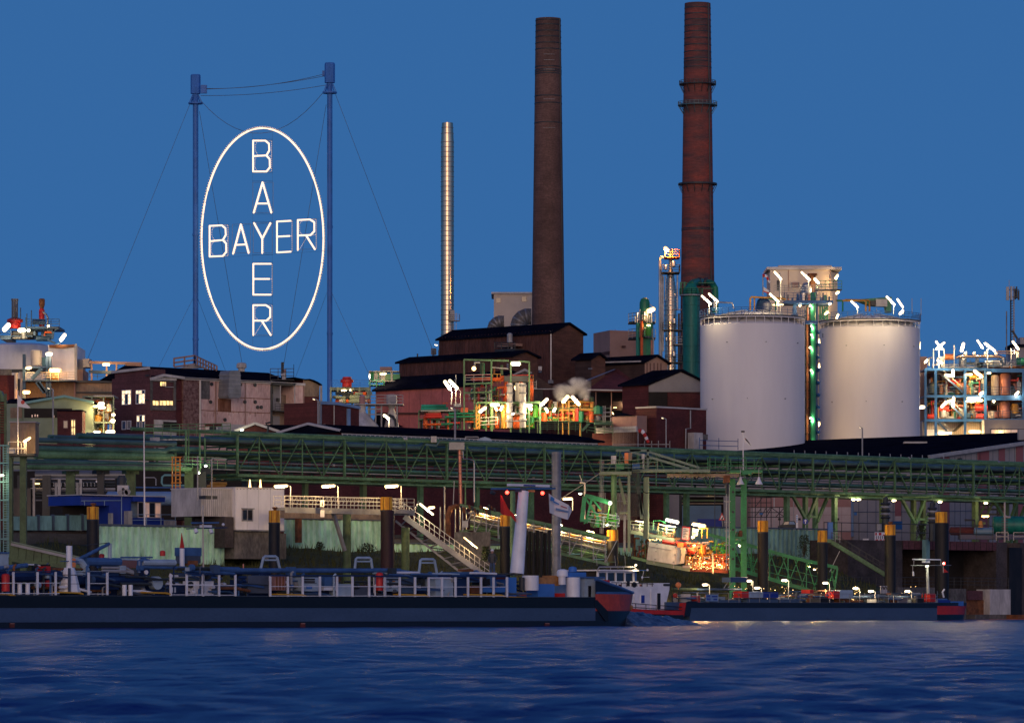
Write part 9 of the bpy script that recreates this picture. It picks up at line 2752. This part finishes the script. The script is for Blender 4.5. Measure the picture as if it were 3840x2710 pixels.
def flag(label,pts,zz_,D,mt,extra=()):
 f=T('flag',label,'flag',zz_.r(pts[0][0],pts[0][1],D),'flags on the sailing barge')
 n=10
 top=[p for p in pts[0::2]];bot=[p for p in pts[1::2]]
 m=M();g=[]
 for i in range(len(top)):
  off=VV*(.12*math.sin(i*1.7))
  g+=[zz_.r(*top[i],D)+off,zz_.r(*bot[i],D)+off]
 fs=[(2*i,2*i+1,2*i+3,2*i+2)for i in range(len(top)-1)]
 m.add(g,fs,False);m.add([p+VV*.03 for p in g],[tuple(reversed(q))for q in fs],False)
 P(f,'cloth',m,mt)
 for nm,q,mt2 in extra:
  m=M();m.prism([zz_.r(x,y,D-.22)for x,y in q],VV*.015);P(f,nm,m,mt2)
flag('big red pennant blowing from the yard of the sailing barge',[(1368,725),(1372,930),(1400,745),(1420,950),(1450,880),(1480,960),(1500,940),(1520,1020),(1545,1000),(1550,1070),(1572,1040),(1560,1165)],l3,DN+3.2,'flag_red')
flag('big white flag with small blue print blowing from the yard of the sailing barge',[(1890,715),(1900,925),(1960,760),(1960,945),(2030,805),(2030,980),(2090,840),(2080,998),(2130,870),(2105,990),(2147,900),(2140,920)],l3,DN+3.2,'flag_white',(('blue_print',[(1912,745),(1950,770),(1945,800),(1905,790)],'stripe_blue'),('blue_print',[(1965,870),(2100,905),(2098,925),(1965,892)],'pale_blue'),('red_print',[(2020,845),(2085,868),(2082,876),(2018,853)],'flag_red'),('blue_print',[(1940,795),(2000,825),(1998,838),(1938,810)],'stripe_blue')))
# ---------------------------------------------------------------- person on the barge
def person(label,base,h,jacket,trousers,helmet,face):
 t=T('person',label,'person',base)
 s=h/1.8
 j={'pelvis':(0,0,.95),'waist':(0,0,1.1),'chest':(0,.01,1.36),'neck':(0,.0,1.52),'head':(0,-.015,1.63),'top':(0,-.02,1.74),'shl':(-.17,.01,1.44),'ell':(-.24,.02,1.17),'wrl':(-.2,-.1,.95),'hal':(-.19,-.13,.87),'shr':(.17,.01,1.44),'elr':(.25,.03,1.17),'wrr':(.22,-.06,.93),'har':(.21,-.08,.85),'hil':(-.1,0,.9),'knl':(-.11,-.02,.49),'anl':(-.11,.02,.09),'tol':(-.12,-.14,.04),'hir':(.1,0,.9),'knr':(.12,-.01,.49),'anr':(.13,.03,.09),'tor':(.15,-.12,.04)}
 rad={'pelvis':.15,'waist':.145,'chest':.17,'neck':.06,'head':.1,'top':.07,'shl':.08,'ell':.06,'wrl':.045,'hal':.04,'shr':.08,'elr':.06,'wrr':.045,'har':.04,'hil':.1,'knl':.07,'anl':.05,'tol':.045,'hir':.1,'knr':.07,'anr':.05,'tor':.045}
 ed=[('pelvis','waist'),('waist','chest'),('chest','neck'),('neck','head'),('head','top'),('chest','shl'),('shl','ell'),('ell','wrl'),('wrl','hal'),('chest','shr'),('shr','elr'),('elr','wrr'),('wrr','har'),('pelvis','hil'),('hil','knl'),('knl','anl'),('anl','tol'),('pelvis','hir'),('hir','knr'),('knr','anr'),('anr','tor')]
 ks=list(j)
 me=bpy.data.meshes.new('body')
 me.from_pydata([tuple(c*s for c in j[k])for k in ks],[(ks.index(a),ks.index(b))for a,b in ed],[])
 o=bpy.data.objects.new('body',me);C.objects.link(o)
 o.parent=t;WC[o]=WC[t]
 md=o.modifiers.new('skin','SKIN')
 for i,k in enumerate(ks):
  v=me.skin_vertices[0].data[i];v.radius=(rad[k]*s,rad[k]*s*(.75 if k in('pelvis','waist','chest')else 1));v.use_root=k=='pelvis'
 sd=o.modifiers.new('sub','SUBSURF');sd.levels=2;sd.render_levels=2
 me.materials.append(MT[jacket])
 B=Vector(base)
 m=M();m.lathe(B.x,B.y-.015*s,[(.115*s,B.z+1.69*s),(.125*s,B.z+1.7*s),(.112*s,B.z+1.76*s),(.07*s,B.z+1.82*s),(.01,B.z+1.84*s)],14);P(t,'helmet',m,helmet)
 m=M();m.lathe(B.x,B.y-.03*s,[(.05*s,B.z+1.53*s),(.088*s,B.z+1.58*s),(.098*s,B.z+1.66*s),(.09*s,B.z+1.7*s)],12);P(t,'face',m,face)
 m=M()
 for sx_ in(-1,1):m.tube(B+Vector((sx_*.1*s,0,.88*s)),B+Vector((sx_*.12*s,.02,.08)),.105*s,10,.075*s)
 P(t,'trousers',m,trousers)
 m=M()
 for sx_,y in((-.19,-.13),(.21,-.08)):
  for q in range(4):
   p=B+Vector((sx_*s+(q-1.5)*.016,y*s,.87*s));m.path([p,p+Vector((0,-.015,-.05)),p+Vector((0,-.005,-.09))],[.01,.009,.006],5)
  p=B+Vector((sx_*s,y*s-.03,.9*s));m.path([p,p+Vector((0,-.03,-.03)),p+Vector((0,-.03,-.06))],[.011,.01,.007],5)
 P(t,'fingers',m,face)
mat('skin',(.45,.24,.17),.6,var=.1)
pb=W(1846,2160,dep(1846,DN+4))
pb.z=DK+.72
top=W(1846,2056,pb.y).z
m=M();m.box(pb.x-.6,pb.x+.6,pb.y-.6,pb.y+.6,DK+.6,top-1.86);P(BG,'raised_hatch',m,'boat_blue')
person('person in dark jacket and white helmet standing on the sailing barge',(pb.x,pb.y,top-1.86),1.8,'dark_steel','hull_grey','white_paint','skin')
# ---------------------------------------------------------------- the moored tank barge with wheelhouse
DM=412.0
cM_=DM*K
bw=9.5
t=T('moored_barge','moored grey blue tank barge with white wheelhouse and red stern','barge',rw(apx(3000,DM),cM_+bw/2,0))
MB=t
dk=b5 .z(900,522,DM)
aS2,aE2=b4 .a(1400,DM),b5 .a(1640,DM)
hb=[(-1.2,b5 .z(900,560,DM),'hull_grey',0),(b5 .z(900,560,DM),dk,'hull_navy',.03)]
for z0,z1_,mt,o_ in hb:
 m=M();m.rb(aS2,aE2,cM_-o_,cM_+bw+o_,z0,z1_);P(t,'hull_side' if mt=='hull_grey' else 'sheer_strake',m,mt)
m=M();m.rb(aS2,aE2+1,cM_+.1,cM_+bw-.1,dk,dk+.04);P(t,'deck',m,'deck_grey')
def ring2(z,tip,n=8):
 pts=[(aE2+(tip-aE2)*j/n,(bw/2)*(1-(j/n)**2.4))for j in range(n+1)]
 return[rw(a,cM_+bw/2-w,z)for a,w in pts]+[rw(a,cM_+bw/2+w,z)for a,w in reversed(pts[:-1])]
tip=b5 .a(1848,DM+6.7)
for nm,z0,t0,z1_,t1,mt in(('bow_foot',-1.2,tip-1.6,b5 .z(1700,610,DM),tip-.4,'hull_navy'),('bow_red',b5 .z(1700,610,DM),tip-.4,b5 .z(1700,545,DM),tip,'red_paint'),('bow_rim',b5 .z(1700,545,DM),tip,b5 .z(1700,520,DM),tip+.1,'hull_navy')):
 a,b=ring2(z0,t0),ring2(z1_,t1)
 m=M();n=len(a);m.add(a+b,[(i,i+1,i+1+n,i+n)for i in range(n-1)],True);P(t,nm,m,mt)
m=M();m.add(ring2(dk,tip-.3),[tuple(range(len(ring2(dk,tip))))]);P(t,'foredeck',m,'deck_grey')
zs0,zs1=b4 .z(1000,900,DM),b4 .z(1000,825,DM)
m=M();m.rb(b4 .a(430,DM),b4 .a(1330,DM),cM_-.02,cM_+bw,-1.2,zs0+.25);P(t,'stern_hull',m,'hull_navy')
m=M();m.prism([b4 .r(500,800,DM),b4 .r(760,800,DM),b4 .r(960,822,DM),b4 .r(1310,828,DM),b4 .r(1320,745,DM),b4 .r(1362,745,DM),b4 .r(1335,890,DM),b4 .r(1180,870,DM),b4 .r(500,850,DM)],VV*bw);P(t,'red_bulwark',m,'red_paint')
m=M();m.prism([b4 .r(1362,735,DM-.05),b4 .r(1385,725,DM-.05),b4 .r(1480,725,DM-.05),b4 .r(1480,745,DM-.05),b4 .r(1415,790,DM-.05),b4 .r(1400,885,DM-.05),b4 .r(1338,890,DM-.05)],VV*.06);P(t,'black_shoulder',m,'hull_navy')
Wm=Wall(Vector((*b4 .r(440,800,DM+1).xy,0)),U)
m=M();Wm.poly(m,b4,[(540,530),(1180,530),(1178,600),(1150,720),(1130,822),(440,800),(440,570)],-6,0);P(t,'deckhouse',m,'boat_white')
m=M();Wm.box(m,b4,430,860,512,572,-4.5,-.2);P(t,'wheelhouse_base',m,'boat_white')
m=M();Wm.box(m,b4,445,825,400,515,-4.2,-.5);P(t,'wheelhouse',m,'interior')
for x in(438,532,628,725,820):
 m=M();Wm.box(m,b4,x-6,x+6,398,518,-.5,-.3);P(t,'window_post',m,'boat_white')
for x0,x1 in((446,526),(540,620),(636,718),(734,813)):
 m=M();Wm.box(m,b4,x0,x1,420,510,-.48,-.42);P(t,'pane',m,'glass_dark')
m=M();Wm.box(m,b4,425,845,388,402,-5,.1);P(t,'wheelhouse_roof',m,'boat_white')
m=M();Wm.box(m,b4,432,830,402,420,-.5,-.36);P(t,'window_head',m,'boat_white')
m=M();m.path([Wm.pt(b4,x,y,-.2)for x,y in((422,410),(425,375),(440,357),(815,357),(845,385))],.06,6);P(t,'roof_rail',m,'light_steel')
for x in(560,700):m=M();Wm.bar(m,b4,x,390,x,357,.05,-.2);P(t,'roof_rail_post',m,'light_steel')
for x,y0 in((470,240),(580,230),(668,235),(775,235)):
 m=M();Wm.bar(m,b4,x+8,345,x,y0,.035,-1);P(t,'aerial',m,'light_steel')
for x0,x1,y0,y1,mt,nm in((862,910,652,748,'boat_white','window_frame'),(868,903,662,745,'hut_blue','window'),(1046,1076,640,815,'pile_black','doorway'),(975,984,600,815,'boat_white','rail_post'),(794,802,628,815,'boat_white','rail_post'),(720,745,510,565,'pile_black','locker'),(858,880,545,565,'copper','lamp_box'),(1112,1180,538,562,'dark_steel','awning'),(630,660,545,575,'maroon_brick','locker'),(760,775,652,800,'boat_white','rail_post')):
 m=M();Wm.box(m,b4,x0,x1,y0,y1,0,.08 if nm!='window' else.1);P(t,nm,m,mt)
m=M();c=Wm.pt(b4,795,548,0);m.tube(c,c+Wm.n*.1,.28,14);P(t,'porthole',m,'pile_black')
for x in range(600,1000,55):m=M();Wm.bar(m,b4,x,568,x,530,.07,.1);P(t,'railing_post',m,'hull_navy')
m=M();Wm.bar(m,b4,545,522,1000,540,.06,.1);P(t,'railing',m,'hull_navy')
for a_,b_ in(((765,747),(1040,770)),((1080,772),(1310,790)),((765,790),(1310,825))):
 m=M();m.bar(b4 .r(a_[0],a_[1],DM),b4 .r(b_[0],b_[1],DM),.07);P(t,'railing',m,'hull_navy')
for x,y in((815,765),(925,775),(1035,782)):m=M();m.bar(b4 .r(x,y-12,DM),b4 .r(x,y+45,DM),.07);P(t,'railing_post',m,'hull_navy')
m=M();m.rz(b4,1145,1310,735,822,DM+.6,2);P(t,'grey_locker',m,'hull_grey')
for q in((850,390,1030,395),(895,395,895,510),(850,400,858,515),(980,400,960,500),(960,468,1040,466)):
 m=M();Wm.bar(m,b4,q[0],q[1],q[2],q[3],.12 if q[0]==895 else.06,-1);P(t,'aft_gantry',m,'mast_blue' if q[0]in(895,850)else 'light_steel')
for x,y in((888,386),(1012,390),(955,468)):
 m=M();c=Wm.pt(b4,x,y,-.9);m.ball(c,.12,8);P(t,'gantry_light',m,'boat_white')
rm=random.Random(17)
for j in range(150):
 x=rm.uniform(-360,1660);y=rm.choice([470,490,440,455,505])+rm.uniform(-8,8)
 kind=rm.random()
 mt=rm.choice(['deck_grey','boat_dark_blue','pipe_dark','hull_grey','rust','dark_steel','light_steel','boat_blue'])
 m=M()
 p=b5 .r(x,y,DM+rm.uniform(1,6))
 if kind<.45:m.path([p,p+U*rm.uniform(.8,4)],rm.uniform(.04,.14),7);nm='pipe'
 elif kind<.75:m.path([Vector((p.x,p.y,dk)),p],rm.uniform(.04,.1),6);nm='standpipe'
 else:
  w_=rm.uniform(.2,.7);h_=rm.uniform(.3,.9);m.box(p.x-w_,p.x+w_,p.y,p.y+.8,dk,dk+h_);nm='deck_box'
 P(t,nm,m,mt)
for x0,x1,y,r in((-360,-180,418,.14),(-180,160,420,.1),(160,700,470,.1),(700,1640,475,.1)):
 m=M();m.path([b5 .r(x0,y,DM+3),b5 .r(x1,y,DM+3)],r,8);P(t,'cargo_pipe',m,'olive_green' if x0==-360 else 'hull_grey')
for x0,x1,y0,y1,mt,nm in((165,217,435,485,'red_paint','red_locker'),(218,325,438,482,'boat_light','pale_locker'),(325,440,440,485,'hut_blue','blue_locker'),(680,705,422,450,'red_paint','red_locker'),(860,905,435,490,'red_paint','red_locker'),(905,1005,425,490,'boat_light','pale_locker'),(757,815,478,524,'pile_black','dark_locker'),(1480,1535,485,525,'pile_black','dark_locker'),(1588,1628,452,515,'red_paint','red_locker'),(-300,-180,520,545,'hull_grey','hatch'),(1650,1740,500,545,'hut_blue','winch'),(1750,1840,510,545,'mast_blue','winch'),(-170,-150,470,520,'pipe_red','red_valve'),(-80,160,500,522,'hull_grey','hatch'),(210,440,492,522,'hull_grey','hatch'),(450,600,495,522,'hull_grey','hatch'),(80,205,330,366,'hull_grey','canopy')):
 m=M();m.rz(b5,x0,x1,y0,y1,DM+.8,1.2);P(t,nm,m,mt)
rail(t,[rw(apx(2620,DM),cM_+.2,dk),rw(b5 .a(1640,DM),cM_+.2,dk)],h=.95,rows=(.5,.95),r=.018,mt='grey_steel',step=1.6)
def board(label,x0,x1,y0,y1,z,rows):
 f=T('name_board',label,'board',z.r(x0,y1,DM+.1),None)
 w_=Wall(Vector((*z.r(x0,y1,DM+.1).xy,0)),U)
 m=M();w_.box(m,z,x0,x1,y0,y1,0,.05);P(f,'board',m,'pale_blue' if z is b4 else 'dirty_white')
 for(u0,u1,v0,v1)in rows:
  m=M();w_.box(m,z,x0+(x1-x0)*u0,x0+(x1-x0)*u1,y0+(y1-y0)*v0,y0+(y1-y0)*v1,.05,.06);P(f,'printed_letter',m,'hut_blue' if z is b4 else 'ink')
board('pale blue board with two rows of dark letters on the moored barge',1567,1698,652,726,b4,[(.06,.12,.12,.42),(.15,.22,.12,.42),(.25,.33,.12,.42)]+[(.5+.075*j,.56+.075*j,.18,.42)for j in range(6)]+[(.06+.08*j,.12+.08*j,.56,.86)for j in range(4)]+[(.62+.075*j,.68+.075*j,.6,.86)for j in range(4)])
f=T('round_number_board','white board with two dark curved marks near the bow mast of the moored barge','board',b5 .r(1235,450,DM+.2))
w_=Wall(Vector((*b5 .r(1210,450,DM+.2).xy,0)),U)
m=M();w_.box(m,b5,1210,1260,394,450,0,.05);P(f,'board',m,'dirty_white')
for x in(1224,1247):
 m=M();m.path([w_.pt(b5,x-9,420,.07),w_.pt(b5,x-6,404,.07),w_.pt(b5,x,400,.07),w_.pt(b5,x+6,404,.07),w_.pt(b5,x+9,420,.07)],.06,5);P(f,'curved_mark',m,'ink')
for lb,z,x,y,yb,r in(('oval deck lamp behind the pale board of the moored barge',b4,1562,548,600,.22),('oval deck lamp under the canopy of the moored barge',b5,217,355,390,.2),('low oval deck lamp among the pale lockers',b5,281,409,440,.2),('oval deck lamp in front of the green gangway',b5,486,352,390,.24),('oval deck lamp at the foot of the gangway end pile',b5,796,372,405,.22),('oval deck lamp right of the pale locker',b5,1024,412,440,.22),('oval deck lamp floating low amidships of the moored barge',b5,1140,434,470,.22),('oval deck lamp near the bow winch',b5,1416,434,460,.22)):
 c=z.r(x,y,DM+2)
 q=Vector((c.x+.45,c.y+.2,dk))
 lamp(lb,c-Vector((.2,0,0)),c+Vector((.2,0,0)),r*.8,'lamp_white',pole=[q,q+UP*(c.z-dk),c+UP*.1],prad=.04,hood=False)
lamp('small round masthead lamp on the wheelhouse rail',Wm.pt(b4,815,337,0),Wm.pt(b4,818,337,0),.17,'lamp_white',hood=False)
m=M();m.ball(b4 .r(1274,552,DM+1),.3,10);m.tube(b4 .r(1274,580,DM+1),b4 .r(1274,600,DM+1),.05,6);P(t,'orange_ball',m,'bright_orange')
m=M();m.ball(b4 .r(1240,665,DM+1),.25,10);P(t,'red_valve',m,'pipe_red')
for q in((30,410,80,330),(60,410,110,340),(80,330,210,328),(235,390,240,350)):
 m=M();m.bar(b5 .r(q[0],q[1],DM+2),b5 .r(q[2],q[3],DM+2),.06);P(t,'canopy_frame',m,'light_steel')
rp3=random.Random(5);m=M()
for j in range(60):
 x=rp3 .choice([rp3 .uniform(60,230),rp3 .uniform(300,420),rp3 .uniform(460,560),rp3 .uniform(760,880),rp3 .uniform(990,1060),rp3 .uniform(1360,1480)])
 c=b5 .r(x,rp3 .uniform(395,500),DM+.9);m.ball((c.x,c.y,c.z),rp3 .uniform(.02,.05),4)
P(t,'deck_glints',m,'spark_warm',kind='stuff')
m=M();m.path([b5 .r(1572,470,DM+3),b5 .r(1565,245,DM+3)],[.2,.12],8);P(t,'bow_mast',m,'light_steel')
m=M();m.rz(b5,1462,1668,190,199,DM+3,.2);P(t,'radar_bar',m,'boat_white')
m=M();m.rz(b5,1548,1586,205,220,DM+3,.4);P(t,'radar_base',m,'boat_white')
m=M();m.bar(b5 .r(1440,239,DM+3),b5 .r(1745,238,DM+3),.06);P(t,'mast_yard',m,'grey_steel')
for x,y0,y1 in((1464,200,240),(1456,240,320),(1668,200,240),(1686,240,295)):
 m=M();m.bar(b5 .r(x,y0,DM+3),b5 .r(x,y1,DM+3),.05);P(t,'yard_stay',m,'light_steel')
m=M();m.tube(b5 .r(1458,285,DM+3),b5 .r(1460,318,DM+3),.1,8);P(t,'bell',m,'boat_white')
m=M();c=b5 .r(1692,224,DM+3);m.ball(c,.15,8);P(t,'red_signal',m,'red_light')
m=M();c=b5 .r(1688,224,DM+2.8);m.ball(c,.08,8);P(t,'white_signal',m,'spark')
m=M();m.prism([b5 .r(1686,255,DM+3),b5 .r(1725,290,DM+3),b5 .r(1686,295,DM+3)],VV*.05);P(t,'red_pennant',m,'flag_red')
zlamp('downlight on the bow mast of the moored barge',b5,1555,245,1572,243,dep(b5 .px(1560),DM+2.5),.12,'lamp_cool',hood=False)
m=M();m.path([b5 .r(1690,480,DM+1.5),b5 .r(1680,440,DM+1.5),b5 .r(1695,420,DM+1.5)],.1,7);P(t,'davit',m,'boat_white')
m=M();m.rz(b5,2155,2420,645,692,440,3)
t=T('pontoon','orange work pontoon low on the water at the picture edge','pontoon',b5 .r(2280,690,440))
P(t,'hull',m,'bright_orange')
m=M();m.rz(b5,2250,2420,612,645,441,2);P(t,'deck_box',m,'rust')
# ---------------------------------------------------------------- stand every building on the yard
def stand(things,parts,z0=GZ):
 for o in list(C.objects):
  if o.parent is None or o.type!='MESH' or o.name.split('.')[0]not in parts:continue
  if o.parent.name.split('.')[0]not in things:continue
  zs=np.empty(len(o.data.vertices)*3);o.data.vertices.foreach_get('co',zs)
  zs=zs.reshape(-1,3)
  wz=zs[:,2]+WC[o].z
  lo=wz.min()
  if lo>z0+.2:
   zs[wz<lo+.3,2]=z0-WC[o].z
   o.data.vertices.foreach_set('co',zs.ravel())
stand({'green_shed','red_hut','gable_shed','low_brick_wall','brown_gallery','white_box_building','maroon_annex','switch_building','blue_plant','brown_silo','plant_house','stair_scaffold','lit_pipe_rack','cone_silo','hopper_platform','green_process_unit','green_frame_tower','process_plant','pipe_trestle','conveyor_house','lean_to','annex','stair_tower','works_building','door_workshop','pink_warehouse','maroon_workshops','steel_tower','scaffold','underbridge_rack','barn'},{'wall','pier','side_wall','base_wall','column','shaft','ground_floor_wall','leg','cone','end_wall','stair_recess','bay_wall','post','corner_post','back_wall','standard','roller_door'})
